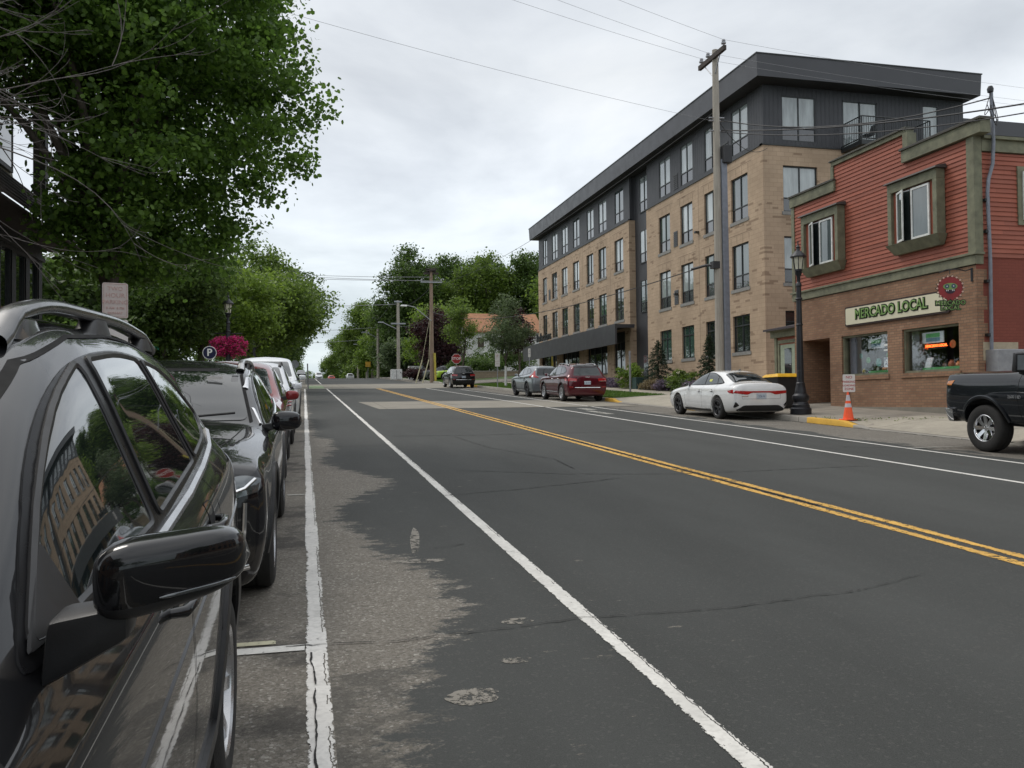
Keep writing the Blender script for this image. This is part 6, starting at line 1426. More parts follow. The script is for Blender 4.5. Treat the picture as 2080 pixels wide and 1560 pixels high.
# ------------------------------------------------------------------ dark corner building on the left
lb = thing('corner_restaurant', 'dark wooden shopfront with brown skirt roof at the left edge', 'building', (-5.5, 12, .8))
MT['dark_wood'] = M('black_stained_timber', (.012, .012, .014), .6, coord='pos', bmp=.3, bscale=25); MT['shing'] = M('brown_shingle', (.05, .038, .034), .9, coord='pos', bmp=.8, bscale=12)
MT['cream'] = M('cream_siding', (.62, .58, .48), .6, coord='pos')
mb = MB(); cols_ = [(y, y+.62) for y in [19.35-.86*i for i in range(14)]]
wall(mb, (-5.5, 0, 0), UF, (1, 0, 0), 4, 20.2, .3, 5.0, [(a, b, 1.7, 4.55) for a, b in cols_], .08)
mb.quad((-5.5, 20.2, .3), (-22, 20.2, .3), (-22, 20.2, 5.0), (-5.5, 20.2, 5.0)); mb.quad((-5.5, 4, .3), (-22, 4, .3), (-22, 4, 8.5), (-5.5, 4, 8.5))
mb.box((-5.52, 4, 4.62), (-5.44, 20.22, 4.70)); mb.box((-5.62, 19.98, 5.6), (-5.38, 20.2, 9.6)); mb.build('timber_wall', MT['dark_wood'], lb, fix=False)
for a, b in cols_:
    f = MB(); f.box((-5.57, a, 1.7), (-5.52, a+.05, 4.55)); f.box((-5.57, b-.05, 1.7), (-5.52, b, 4.55)); f.box((-5.57, a+.05, 2.9), (-5.52, b-.05, 2.95)); f = f.build('window', MT['frame_dark'], lb)
    MB().box((-5.575, a, 1.7), (-5.565, b, 4.55)).build('pane', MT['pane_dark'], f)
mb = MB(); NSH = 7
for i in range(NSH):
    u0, u1 = i/NSH, (i+1)/NSH; xa, xb = -4.72-.80*u0, -4.72-.80*u1; za, zb_ = 4.98+1.0*u0, 4.98+1.0*u1
    mb.hexa([(xa, 3.6, za), (xb-.02, 3.6, zb_), (xb-.02, 20.75-.5*u1, zb_), (xa, 20.75-.5*u0, za), (xa, 3.6, za+.055), (xb, 3.6, zb_+.02), (xb, 20.75-.5*u1, zb_+.02), (xa, 20.75-.5*u0, za+.055)])
mb.box((-5.5, 3.6, 4.93), (-4.74, 20.7, 4.97)); mb.build('skirt_roof', MT['shing'], lb)
mb = MB(); z = 5.9
while z < 9.0:
    mb.quad((-5.78, 4, z), (-5.78, 19.25, z), (-5.80, 19.25, z+.14), (-5.80, 4, z+.14)); mb.quad((-5.78, 4, z), (-5.78, 19.25, z), (-5.82, 19.25, z), (-5.82, 4, z)); z += .14
mb.quad((-5.8, 19.25, 5.9), (-20, 19.25, 5.9), (-20, 19.25, 9), (-5.8, 19.25, 9)); mb.build('upper_wall', MT['cream'], lb, fix=False)
for y in (18.1, 15.6, 13.1, 10.6):
    f = MB().box((-5.79, y, 6.25), (-5.72, y+.95, 8.1)).build('window', MT['frame_dark'], lb); MB().box((-5.715, y+.08, 6.33), (-5.71, y+.87, 8.02)).build('pane', MT['pane_dark'], f)
MB().box((-20, 3.8, 9.0), (-5.5, 19.5, 9.2)).build('roof', MT['shing'], lb)
# ------------------------------------------------------------------ far house
hs2 = thing('house', 'white two-storey house with orange-brown gable roof beyond the side street', 'house', (25, 112, 4.6))
wh = brick('white_house_siding', [(.62, .62, .60), (.70, .70, .68), (.66, .66, .64)], 4, .16, .012, (.4, .4, .4), .4)
MB().box((20.6, 108.5, 4.2), (30.6, 116, 10.9)).prism([(108.5, 10.9), (116, 10.9), (112.25, 13.2)], 'x', 20.6, 30.6).build('wall', wh, hs2)
MB().hexa([(20.2, 108.0, 10.55), (31, 108.0, 10.55), (31, 112.25, 13.25), (20.2, 112.25, 13.25), (20.2, 108.0, 10.75), (31, 108.0, 10.75), (31, 112.25, 13.45), (20.2, 112.25, 13.45)]).hexa([(20.2, 116.5, 10.55), (31, 116.5, 10.55), (31, 112.26, 13.25), (20.2, 112.26, 13.25), (20.2, 116.5, 10.75), (31, 116.5, 10.75), (31, 112.26, 13.45), (20.2, 112.26, 13.45)]).build('roof', M('orange_brown_shingle', (.30, .145, .075), .9, var=.2, scale=2, bmp=.5, bscale=6), hs2)
MB().box((28.2, 109.2, 11.2), (28.35, 109.35, 12.3)).build('vent_pipe', MT['white'], hs2)
for x in (22, 24.8, 27.6):
    for z in (5.6, 8.5):
        f = MB().box((x, 108.42, z), (x+1, 108.49, z+1.5)).build('window', MT['white_frame'], hs2); MB().box((x+.08, 108.40, z+.08), (x+.92, 108.415, z+1.42)).build('pane', MT['pane_dark'], f)
# retaining wall and garden fence frames
rw = thing('retaining_wall', 'long low tan block wall behind the far lawn', 'wall', (20, 86.6, 3.4))
MB().box((14.8, 86.4, 3.2), (27, 86.75, 4.62)).build('block_wall', brick('tan_wall_block', [(.25, .2, .145), (.30, .24, .175), (.27, .215, .155)], .4, .2, .01, (.17, .14, .1), .5), rw)
MB().box((14.75, 86.35, 4.62), (27.05, 86.8, 4.72)).build('wall_coping', MT['concrete'], rw)
pg = thing('garden_pergola', 'blue-grey timber frame among bushes left of the stop sign', 'pergola', (15.6, 104, 4.6)); PB = M('blue_grey_timber', (.13, .17, .2), .7)
for i in range(5): MB().box((14.2+.55*i, 104, 4.2), (14.32+.55*i, 104.12, 7.2)).build('post', PB, pg)
MB().box((14, 103.98, 7.2), (16.8, 104.14, 7.35)).box((15.6, 103.95, 5.7), (17.4, 104.1, 5.82)).box((17.3, 103.95, 4.2), (17.45, 104.1, 6)).build('rail', PB, pg)
# ------------------------------------------------------------------ street furniture
def lamp(name, label, X, Y, z, H=5.05, basket=False, group='cast iron street lamps'):
    r = thing(name, label, 'street lamp', (X, Y, z), group=group); k = H/5.05
    MB().lathe([(0, 0), (.30, 0), (.30, .16), (.255, .20), (.255, .27), (.215, .31), (.20, .36), (.235, .42), (.25, .48), (.235, .54), (.17, .60), (.15, .74), (.125, .86), (.13, .90), (.105, .93)], (X, Y, z), 'z', 16).build('base', MT['iron'], r, smooth=30)
    g = MB(); 
    n_ = 16; pr = [(.104, .93), (.095, 1.6), (.082, 2.7), (.066, 3.70*k)]
    g.lathe(pr, (X, Y, z), 'z', 12); g.lathe([(.066, 3.7*k), (.09, 3.73*k), (.075, 3.80*k), (.05, 3.84*k), (.05, 4.0*k), (.085, 4.06*k), (.10, 4.12*k), (.06, 4.16*k)], (X, Y, z), 'z', 12)
    for zz in (1.25, 2.6, 3.35*k): g.lathe([(.09, zz-.03), (.105, zz), (.09, zz+.03)], (X, Y, z), 'z', 12)
    g.build('pole', MT['iron'], r, smooth=30)
    z4 = z+4.16*k; g = MB(); g.lathe([(0, 0), (.085, 0), (.105, .04), (.155, .40), (.0, .40)], (X, Y, z4), 'z', 6); lg = g.build('lantern_glass', MT['lampglass'], r)
    g = MB()
    for i in range(6):
        a = 2*math.pi*i/6; g.tube([(X+.107*math.cos(a), Y+.107*math.sin(a), z4+.03), (X+.160*math.cos(a), Y+.160*math.sin(a), z4+.41)], .012, 5)
    g.lathe([(.09, -.02), (.12, .0), (.12, .05), (.09, .05)], (X, Y, z4), 'z', 6); g.lathe([(.225, .40), (.225, .43), (.17, .50), (.11, .56), (.06, .60), (.045, .66), (.06, .70), (.02, .76), (.014, .89), (0, .89)], (X, Y, z4), 'z', 12); g.lathe([(0, .395), (.225, .40)], (X, Y, z4), 'z', 12)
    g.build('lantern_cage', MT['iron'], r, smooth=25); return r
lamp('street_lamp', 'large black lamp post on the kerb between white sedan and brown brick shop', 13.98, 21.85, gR(13.98, 21.85))
l2 = lamp('street_lamp', 'black lamp post with pink flower baskets behind the left row of cars', -2.95, 35.7, gL(-3, 35.7), 4.3)
lamp('street_lamp', 'second black lamp post of the left pavement, dark against the trees', -2.95, 54.2, gL(-3, 54.2), 4.1)
# utility poles
def pole(name, label, X, Y, z, H, r0=.19, r1=.12, wood_='wood', lean=0):
    o = thing(name, label, 'utility pole', (X, Y, z), group=None)
    MB().tube([(X, Y, z-.2), (X-lean*.5, Y, z+H*.5), (X-lean, Y, z+H)], [r0, (r0+r1)/2, r1], 14).build('pole', MT[wood_], o, smooth=50); return o
def insul(g, p, s_=1.):
    g.lathe([(0, 0), (.02*s_, 0), (.02*s_, .06*s_), (.075*s_, .07*s_), (.08*s_, .11*s_), (.04*s_, .13*s_), (.06*s_, .16*s_), (.05*s_, .2*s_), (0, .21*s_)], p, 'z', 10)
z1 = gR(13.87, 26.5)
p1 = pole('utility_pole', 'tall weathered wooden pole with grey cable guard and tilted-looking dark crossarm', 13.87, 26.5, z1, 12.35, .165, .105)
MB().hexa([(13.72, 25.62, 13.22), (13.83, 25.62, 13.22), (13.83, 27.5, 13.22), (13.72, 27.5, 13.22), (13.72, 25.62, 13.38), (13.83, 25.62, 13.38), (13.83, 27.5, 13.38), (13.72, 27.5, 13.38)]).build('crossarm', MT['arm'], p1)
MB().tube([(13.78, 26.0, 13.2), (13.83, 26.5, 12.6)], .02, 5).tube([(13.78, 27.1, 13.2), (13.83, 26.5, 12.6)], .02, 5).build('arm_brace', MT['galv'], p1)
for y in (25.72, 26.85, 27.35):
    g = MB(); insul(g, (13.78, y, 13.38), 1.1); g.build('insulator', MT['porcelain'], p1, smooth=40)
MB().hexa([(13.98, 26.30, z1), (14.20, 26.30, z1), (14.20, 26.52, z1), (13.98, 26.52, z1), (13.96, 26.32, 9.75), (14.17, 26.32, 9.75), (14.17, 26.52, 9.75), (13.96, 26.52, 9.75)]).build('cable_guard', MT['riser'], p1, bevel=.03)
for z in (11.2, 10.75, 11.1): MB().tube([(13.6, 26.5, z), (14.15, 26.45, z)], .025, 6).build('cable_bracket', MT['galv'], p1)
MB().box((13.98, 26.2, 9.6), (14.3, 26.45, 10.2)).build('junction_box', MT['wire'], p1, bevel=.02); MB().tube([(13.7, 26.45, 6.1), (13.5, 26.7, 6.12), (13.2, 27.2, 6.05)], .05, 6).box((13.6, 26.35, 5.98), (13.85, 26.6, 6.22)).build('splice_case', MT['wire'], p1)
z2 = gR(13.3, 90)
p2 = pole('utility_pole', 'brown stained pole with nest on top and street light arm at the far corner', 13.3, 90, z2, 11.9, .24, .16, 'wood_red')
MB().hexa([(12.15, 89.7, 14.28), (14.45, 89.7, 14.28), (14.45, 89.82, 14.28), (12.15, 89.82, 14.28), (12.15, 89.7, 14.40), (14.45, 89.7, 14.40), (14.45, 89.82, 14.40), (12.15, 89.82, 14.40)]).build('crossarm', MT['galv'], p2)
MB().tube([(13.25, 89.8, 10.2), (11.4, 89.4, 11.6), (10.6, 89.3, 11.75)], .05, 6).build('light_arm', MT['galv'], p2); MB().hexa([(9.9, 89.2, 11.66), (10.6, 89.2, 11.66), (10.6, 89.5, 11.66), (9.9, 89.5, 11.66), (10.0, 89.25, 11.82), (10.6, 89.25, 11.82), (10.6, 89.45, 11.82), (10.0, 89.45, 11.82)]).build('light_head', MT['white'], p2)
MB().tube([(13.65, 89.7, z2), (13.55, 89.7, z2+3.0)], .12, 8).build('yellow_guard', M('yellow_plastic', (.5, .4, .06), .5), p2)
for x in (12.25, 14.35): g = MB(); insul(g, (x, 89.76, 14.40), 1.4); g.build('insulator', MT['porcelain'], p2)
rn = random.Random(4); g = MB()
for i in range(120):
    a = rn.uniform(0, 6.28); r_ = rn.uniform(.1, .62); g.tube([(13.3+r_*math.cos(a), 90+r_*math.sin(a), 15.55+rn.uniform(-.1, .28)), (13.3+r_*math.cos(a+rn.uniform(.6, 1.6)), 90+r_*math.sin(a+1), 15.55+rn.uniform(-.1, .3))], .03, 4)
tag(g.build('bird_nest', MT['arm'], None), 'bundle of sticks nested on top of the brown pole', 'nest')
MB().box((12.5, 89.9, 15.2), (14.1, 90.05, 15.4)).build('nest_platform', MT['arm'], p2)
for X, Y, H, lab in ((11.9, 110, 10.2, 'pale grey pole with transformer arm, next beyond the brown one'), (11.9, 141, 10.3, 'slim pole with long crossarm against the sky gap'), (12.0, 168, 9.5, 'fourth pole along the right kerb, half lost in trees'), (12.2, 200, 9.5, 'fifth pole along the right kerb, farthest')):
    zz = zr(Y)+.15; p = pole('utility_pole', lab, X, Y, zz, H, .24, .17, 'wood')
    for dz, wd in ((.5, 1.0), ) if Y > 120 else ((.15, .5), (3.0, .95)):
        MB().box((X-wd, Y-.2, zz+H-dz-.1), (X+wd, Y-.05, zz+H-dz+.08)).build('crossarm', MT['galv'], p)
    MB().tube([(X, Y, zz+H-3.8), (X-2, Y-.2, zz+H-2.9)], .06, 6).box((X-2.6, Y-.35, zz+H-2.95), (X-1.9, Y-.05, zz+H-2.8)).build('light_arm', MT['galv'], p)
for x, l_ in ((11.3, 'left one of two leaning pale guy wire guards'), (12.0, 'right one of two leaning pale guy wire guards')):
    zz = gR(13.4, 88); tag(MB().tube([(x-.0, 88, zz-.2), (x+.75, 88.4, zz+2.3)], .055, 6).tube([(x+.75, 88.4, zz+2.3), (13.2, 90, 11)], .018, 4).build('guy_wire_guard', M('faded_yellow_plastic', (.45, .42, .26), .6) if x < 11.5 else bpy.data.materials['faded_yellow_plastic'], None), l_, 'guy wire')
cabs = [((8.9+1.2, 94.5), 1.0, .9, 'smaller white utility cabinet left of the grey pole foot'), ((11.5, 95.4), 1.3, 1.15, 'larger white utility cabinet right of the grey pole foot')]
cabs = [((13.9, 106.5), 2.3, 1.7, 'larger white utility cabinet right of the grey pole foot'), ((11.4, 108.0), 1.4, 1.3, 'smaller white utility cabinet left of the grey pole foot')]
for (x, y), w_, h_, lab in cabs:
    zz = zr(y)+.1; c = thing('utility_cabinet', lab, 'cabinet', (x, y, zz), group='white utility cabinets'); MB().box((x-w_/2, y-.4, zz), (x+w_/2, y+.4, zz+h_)).build('cabinet', MT['white'], c, bevel=.04); MB().box((x-.02, y-.415, zz+.1), (x+.02, y-.405, zz+h_-.1)).build('door_gap', MT['seam'], c)
# signs
def post_sign(name, label, cat, X, Y, z, H, w_, h_, face, lines, fc='sign_white', tc='sign_red', ps=.03, pm='galv', rot=0, size=.1, rnd_=.03, border=False, group=None):
    o = thing(name, label, cat, (X, Y, z), group=group); MB().box((X-ps, Y+.0, z-.1), (X+ps, Y+ps*1.2, z+H)).build('post', MT[pm], o)
    pts = rounded([(X-w_/2, z+H-h_), (X+w_/2, z+H-h_), (X+w_/2, z+H), (X-w_/2, z+H)], rnd_)
    pn = MB().prism(pts, 'y', Y-.012, Y-.003).build('sign_panel', MT[fc], o)
    if border:
        g = MB(); 
        for a, b, c_, d_ in ((-.45, -.43, .05, .95), (.43, .45, .05, .95)): g.box((X+w_*a, Y-.0145, z+H-h_*d_), (X+w_*b, Y-.0125, z+H-h_*c_))
        for a in (.03, .96): g.box((X-w_*.45, Y-.0145, z+H-h_*a-.004), (X+w_*.45, Y-.0125, z+H-h_*a+.002))
        g.build('sign_border', MT[tc], pn)
    for (s_, fy, sz) in lines: text('sign_text', s_, sz, MT[tc], pn, frame((X, Y-.0135, z+H-h_*fy), (1, 0, 0), (0, 0, 1)), .0015, .001)
    if rot: o.rotation_euler = (0, 0, rot)
    return o
zc_ = gR(13.75, 19.35)
post_sign('parking_sign', 'small white no-parking loading-zone sign on a short brown post by the cone', 'sign', 13.80, 19.35, zc_, 1.18, .305, .46, 0, [('NO', .17, .10), ('PARKING', .42, .078), ('LOADING', .63, .07), ('ZONE', .83, .085)], ps=.028, pm='steel_dark', rot=R(-22))
MB_ = MB().lathe([(0, 0), (.30, 0), (.22, .04), (.0, .05)], (13.80, 19.38, zc_-.005), 'z', 14); tag(MB_.build('footing', MT['curbc'], None, smooth=30), 'cracked concrete footing at the foot of the loading-zone sign', 'footing')
post_sign('parking_sign', 'faded two-hour parking sign above a blank white plate, behind the black SUV', 'sign', -2.38, 11.9, gL(-3, 11.9), 2.46, .305, .457, 0, [('TWO', .17, .075), ('HOUR', .36, .08), ('PARKING', .55, .072), ('8 AM  6 PM', .72, .045), ('MON-SAT', .86, .04)], fc='sign_faded', tc='sign_red_faded', border=True, rot=R(14))
o = bpy.data.objects['parking_sign.001']; zt_ = gL(-3, 11.9)+2.46-.475
MB().prism(rounded([(-2.38-.152, zt_-.457), (-2.38+.152, zt_-.457), (-2.38+.152, zt_), (-2.38-.152, zt_)], .03), 'y', 11.893, 11.898).build('blank_plate', MT['sign_white'], None); bp_ = bpy.data.objects['blank_plate']; bp_.parent = o; bp_.matrix_parent_inverse = Matrix.Translation((-o.location[0], -o.location[1], -o.location[2]))
sp_ = thing('parking_sign', 'round navy parking sign with white P below a finial', 'sign', (-3.35, 32.7, gL(-3.3, 32.7))); zz = 3.40
MB().tube([(-3.35, 32.75, gL(-3.3, 32.7)), (-3.35, 32.75, 3.72)], .035, 8).build('post', MT['iron'], sp_)
MB().lathe([(0, -.02), (.245, -.02), (.245, 0), (0, 0)], (-3.35, 32.70, zz), 'y', 28).build('sign_rim', MT['white'], sp_); MB().lathe([(0, -.03), (.222, -.03), (.222, -.021), (0, -.021)], (-3.35, 32.70, zz), 'y', 28).build('sign_face', MT['navy'], sp_)
text('sign_letter', 'P', .36, MT['white'], sp_, frame((-3.35, 32.66, zz), (1, 0, 0), (0, 0, 1)), .004, .008)
st = thing('stop_sign', 'red octagonal stop sign above the far black SUV', 'stop sign', (12.2, 68.5, zr(68.5)+.15)); XS, YS_, ZS = 12.15, 68.5, 5.05
def octo(r): return [(XS+r*math.sin(R(22.5+45*k)), ZS+r*math.cos(R(22.5+45*k))) for k in range(8)]
MB().box((XS-.04, YS_, 2.8), (XS+.04, YS_+.05, 5.4)).build('post', MT['galv'], st); MB().prism(octo(.43), 'y', YS_-.01, YS_-.002).build('sign_edge', MT['sign_white'], st); MB().prism(octo(.40), 'y', YS_-.016, YS_-.011).build('sign_face', MT['stop_red'], st)
text('sign_text', 'STOP', .30, MT['sign_white'], st, frame((XS, YS_-.018, ZS), (1, 0, 0), (0, 0, 1)), .002, .006)
post_sign('street_sign', 'pair of small red and white signs on the lawn left of the young tree', 'sign', 13.55, 59.5, gR(13.6, 59.5), 2.45, .36, .96, 0, [('P', .22, .26), ('NO PARKING', .62, .05), ('BUS STOP', .78, .05)], tc='sign_red_faded')
post_sign('street_sign', 'narrow white sign behind the roof of the pewter SUV', 'sign', 15.0, 56.0, gR(15, 56), 2.65, .17, .6, 0, [('2', .3, .12), ('HR', .6, .08)], tc='plate_ink')
XS, YS_, ZS = -.62, 62, 4.3
bs = thing('street_sign', 'back of a grey octagonal sign at the left kerb beyond the white SUV', 'sign', (XS, 62, 2.6))
MB().prism(octo(.30), 'y', 61.9, 61.91).build('sign_back', MT['galv'], bs); MB().box((XS-.03, 61.92, 2.45), (XS+.03, 61.97, 4.5)).build('post', MT['galv'], bs)
tag(MB().tube([(.28, 60.9, 2.4), (.24, 60.9, 4.3)], .05, 6).build('marker_post', MT['galv'], None), 'plain grey post left of the far road gap', 'post')
post_sign('warning_sign', 'small yellow warning sign beyond the crest on the right', 'sign', 10.9, 150, zr(150), 2.9, .9, .9, 0, [], fc='yellow')
ss = thing('street_sign', 'green street name blade among leaves right of the two-hour sign', 'sign', (-6.3, 36, 1.5)); MB().box((-6.6, 36, 3.7), (-5.6, 36.02, 3.88)).build('name_blade', M('sign_green_blade', (.02, .25, .16), .4), ss); MB().tube([(-6.1, 36.05, 1.4), (-6.1, 36.05, 3.95)], .03, 6).build('post', MT['galv'], ss)
tag(MB().box((16.05, 40.3, gR(16.1, 40.3)), (16.13, 40.38, 4.0)).build('sign_post', MT['galv'], None), 'bare grey metal post on the lawn before the dark entry', 'post')
tag(MB().box((17.7, 43.5, 1.7), (18.2, 44.1, 2.75)).build('utility_box', M('dark_green_box', (.02, .05, .045), .5), None, bevel=.03), 'dark teal utility box beside the small spruce', 'utility box')
# cone
cn = thing('traffic_cone', 'orange traffic cone with two white collars by the loading-zone sign', 'cone', (13.72, 19.05, gR(13.7, 19)))
zc_ = gR(13.7, 19.05)+.004; XC_, YC_ = 13.66, 19.2
MB().box((XC_-.17, YC_-.17, zc_), (XC_+.17, YC_+.17, zc_+.035)).build('base', MT['orange'], cn, bevel=.01)
rz = lambda h_: .135-.115*h_/.70
def cs(h0, h1, e=0): return [(rz(h0)+e, h0+.035), (rz(h1)+e, h1+.035)]
MB().lathe(cs(0, .70)+[(0, .735)], (XC_, YC_, zc_), 'z', 24).build('cone_body', MT['orange'], cn, smooth=30)
for a, b in ((.30, .40), (.47, .62)): MB().lathe(cs(a, b, .002), (XC_, YC_, zc_), 'z', 24).build('reflective_collar', MT['refl'], cn, smooth=30)
# wheelie bin with yellow lid
bn = thing('refuse_bin', 'black wheeled bin with bright yellow lid between sedan and lamp post', 'bin', (14.9, 24.3, gR(14.9, 24.3))); zb_ = gR(14.9, 24.3)+.002
MB().hexa([(14.62, 24.05, zb_), (15.14, 24.05, zb_), (15.14, 24.7, zb_), (14.62, 24.7, zb_), (14.5, 23.9, zb_+.98), (15.26, 23.9, zb_+.98), (15.26, 24.8, zb_+.98), (14.5, 24.8, zb_+.98)]).build('bin_body', MT['black_plastic'], bn, bevel=.03)
MB().hexa([(14.45, 23.85, zb_+.985), (15.31, 23.85, zb_+.985), (15.31, 24.86, zb_+.985), (14.45, 24.86, zb_+.985), (14.55, 24.0, zb_+1.10), (15.2, 24.0, zb_+1.10), (15.2, 24.75, zb_+1.08), (14.55, 24.75, zb_+1.08)]).build('lid', M('yellow_lid', (.75, .42, .02), .45), bn, bevel=.02)
for y in (24.1, 24.65): MB().lathe([(0, -.03), (.1, -.03), (.1, .03), (0, .03)], (15.2, y, zb_+.1), 'y', 14).build('wheel', MT['rubber'], bn)
# hydrant-like white marker and kerb stones at the far corner
tag(MB().lathe([(0, 0), (.16, 0), (.16, .45), (.12, .55), (0, .6)], (12.4, 112, zr(112)), 'z', 12).build('fire_hydrant', MT['white'], None, smooth=40), 'small white hydrant near the grey pole', 'hydrant')
# ------------------------------------------------------------------ trees
LEAF = {'linden': leafm('linden_leaf', (0.082, 0.167, 0.031), .5, .45, .25), 'green': leafm('maple_leaf', (0.092, 0.164, 0.031), .45, .5, .3), 'bright': leafm('bright_leaf', (0.128, 0.215, 0.036), .45, .4, .2),
        'dark': leafm('dark_leaf', (0.061, 0.113, 0.027), .4, .45, .2), 'purple': leafm('purple_leaf', (.032, .014, .017), .3, .5, .3), 'needle': leafm('spruce_needle', (.022, .048, .024), .15, .4, .1), 'grey': leafm('grey_green_leaf', (0.104, 0.152, 0.076), .35, .35, .1),
        'pink': leafm('pink_petal', (.62, .06, .26), .4, .35, .1), 'white': leafm('white_petal', (.6, .62, .5), .3, .2, .1), 'mauve': leafm('mauve_flower', (.13, .12, .18), .3, .3, .3), 'straw': leafm('straw_grass', (.17, .14, .08), .3, .3, .1)}
BARK = wood('tree_bark', (.12, .10, .08), (.045, .038, .03)); BARK2 = wood('pale_dead_bark', (.20, .18, .17), (.10, .085, .08))
def leafverts(P, size, rg, droop=.35, flat=.0, asp=.62, six=False):
    """one folded diamond per point, size varied, hanging a little"""
    n = len(P); a = rg.uniform(0, 2*np.pi, n); el = rg.normal(-droop, .5, n)
    d = np.stack([np.cos(a)*np.cos(el), np.sin(a)*np.cos(el), np.sin(el)], 1)
    up = rg.normal(0, 1, (n, 3))+np.array([0, 0, 1.3]); sd = np.cross(d, up); sd /= np.linalg.norm(sd, axis=1)[:, None]+1e-9
    nn = np.cross(sd, d); s = size*rg.uniform(.5, 1.4, n)[:, None]
    b = P; tip = P+d*s; mid = P+d*s*.42-nn*s*.10
    if six:
        m1 = P+d*s*.2-nn*s*.05; m2 = P+d*s*.66-nn*s*.08
        return np.stack([b, m1+sd*s*asp*.42, m2+sd*s*asp*.46, tip-nn*s*.12, m2-sd*s*asp*.46, m1-sd*s*asp*.42], 1).reshape(-1, 3)
    return np.stack([b, mid+sd*s*asp*.5, tip, mid-sd*s*asp*.5], 1).reshape(-1, 3)
def clumps(ells, n, rg, shell=.55):
    """clump centres through the crown's volume, denser towards its skin"""
    C = []; vol = np.array([e[3]*e[4]*e[5] for e in ells])**.67; cnt = np.maximum(1, (n*vol/vol.sum()).astype(int))
    for e, k in zip(ells, cnt):
        v = rg.normal(0, 1, (k, 3)); v /= np.linalg.norm(v, axis=1)[:, None]; r = rg.uniform(shell**3, 1, k)**(1/3)*rg.normal(1, .07, k).clip(.8, 1.1)
        C.append(np.array(e[:3])+v*r[:, None]*np.array(e[3:6]))
    return np.concatenate(C)
def crown_pts(C, per, cr, rg, squash=.6):
    k = rg.poisson(per, len(C)).clip(3); idx = np.repeat(np.arange(len(C)), k); m = len(idx)
    rad = (cr*rg.uniform(.6, 1.35, len(C)))[idx]
    v = rg.normal(0, .5, (m, 3)).clip(-1., 1.); v[:, 2] *= squash
    return C[idx]+v*rad[:, None]
def limb(mb, a, b, r0, r1, rn, n=6, sag=.15, seg=6, rad=7):
    a, b = Vector(a), Vector(b); Lh = (b-a).length; pts = []; off = Vector((rn.uniform(-1, 1), rn.uniform(-1, 1), 0))*Lh*.07
    for i in range(seg+1):
        u = i/seg; p = a.lerp(b, u); p += off*math.sin(u*math.pi)+Vector((0, 0, Lh*sag*math.sin(u*math.pi))); p += Vector((rn.uniform(-1, 1), rn.uniform(-1, 1), rn.uniform(-1, 1)))*Lh*.012*(0 < i < seg); pts.append(p)
    mb.tube(pts, [r0+(r1-r0)*(i/seg) for i in range(seg+1)], rad); return pts
def tree(name, label, X, Y, z, trunk_h, tr, ells, nclump, per, cr, leaf, mat, seed, cat='tree', group=None, limbs=7, droop=.35, forks=None, shell=.5, bark=None, squash=.6, asp=.62, six=False, filt=None, lumpy=True):
    """ells are relative to the foot of the tree"""
    rg = np.random.default_rng(seed); rn = random.Random(seed)
    o = thing(name, label, cat, (X, Y, z), group=group)
    if lumpy:
        ex = []
        for e in ells:
            for _ in range(5):
                v = rg.normal(0, 1, 3); v[2] = abs(v[2])*.9; v /= np.linalg.norm(v); q = rg.uniform(.28, .46)
                ex.append((e[0]+v[0]*e[3]*.88, e[1]+v[1]*e[4]*.88, e[2]+v[2]*e[5]*.92, e[3]*q, e[4]*q, e[5]*q))
        ells = [(e[0], e[1], e[2], e[3]*.9, e[4]*.9, e[5]*.9) for e in ells]+ex
    C = clumps(ells, nclump, rg, shell)
    if filt: C = C[~filt(C)]
    P = crown_pts(C, per, cr, rg, squash)
    co = npmesh('crown', leafverts(P, leaf, rg, droop, asp=asp, six=six)+np.array([X, Y, z]), 6 if six else 4, LEAF[mat], o)
    mb = MB(); F_ = Vector((X, Y, z)); top = F_+Vector((rn.uniform(-.1, .1), rn.uniform(-.1, .1), trunk_h))
    mb.tube([F_-Vector((0, 0, .2)), F_+Vector((0, 0, .12)), F_+Vector((0, 0, .6)), F_.lerp(top, .5)+Vector((rn.uniform(-.08, .08), .05, 0)), top], [tr*1.5, tr*1.25, tr, tr*.86, tr*.7], 12)
    ids = rn.sample(range(len(C)), min(limbs*5, len(C)))
    for i in range(limbs):
        e = Vector(C[ids[i]])+F_; e = F_+Vector((0, 0, trunk_h))+(e-F_-Vector((0, 0, trunk_h)))*.85
        st = F_.lerp(top, rn.uniform(.72, 1)); P1 = limb(mb, st, e, tr*.5, tr*.08, rn)
        for j in range(3):
            k = ids[(limbs+i*3+j) % len(ids)]; s0 = P1[rn.randint(2, 4)]; e2 = s0.lerp(Vector(C[k])+F_, .55)
            limb(mb, s0, e2, tr*.16, tr*.03, rn, seg=4, rad=5)
    mb.build('trunk', bark or BARK, o, smooth=60, fix=False); return o
# big linden over the left row
big = tree('street_tree', 'large leafy linden with dense crown rising out of the top left', -3.5, 17.2, .8, 3.6, .21,
    [(.0, .2, 7.7, 3.3, 3.7, 3.1), (1.4, .3, 6.5, 2.6, 2.6, 2.0), (-.5, .3, 10.4, 2.9, 3.4, 3.0), (.7, 0, 4.75, 2.2, 2.4, 1.35), (.5, .4, 3.9, 1.7, 1.8, .9), (.95, .2, 8.0, 2.6, 2.6, 2.2), (-1.7, .0, 7.6, 2.6, 3.2, 2.2), (-2.2, -1.5, 9.4, 2.4, 3, 2.6), (-.1, .4, 4.6, 1.3, 1.6, 1.2)],
    1300, 112, .50, .09, 'linden', 21, limbs=16, shell=.35, droop=.5, squash=.5, six=True, asp=.85, lumpy=False, filt=lambda C: ((C[:, 0] < -.9) & (C[:, 2] < 5.9-.35*(C[:, 0]+.9))) | ((C[:, 0] < -2.2) & (C[:, 2] < 7.4)))
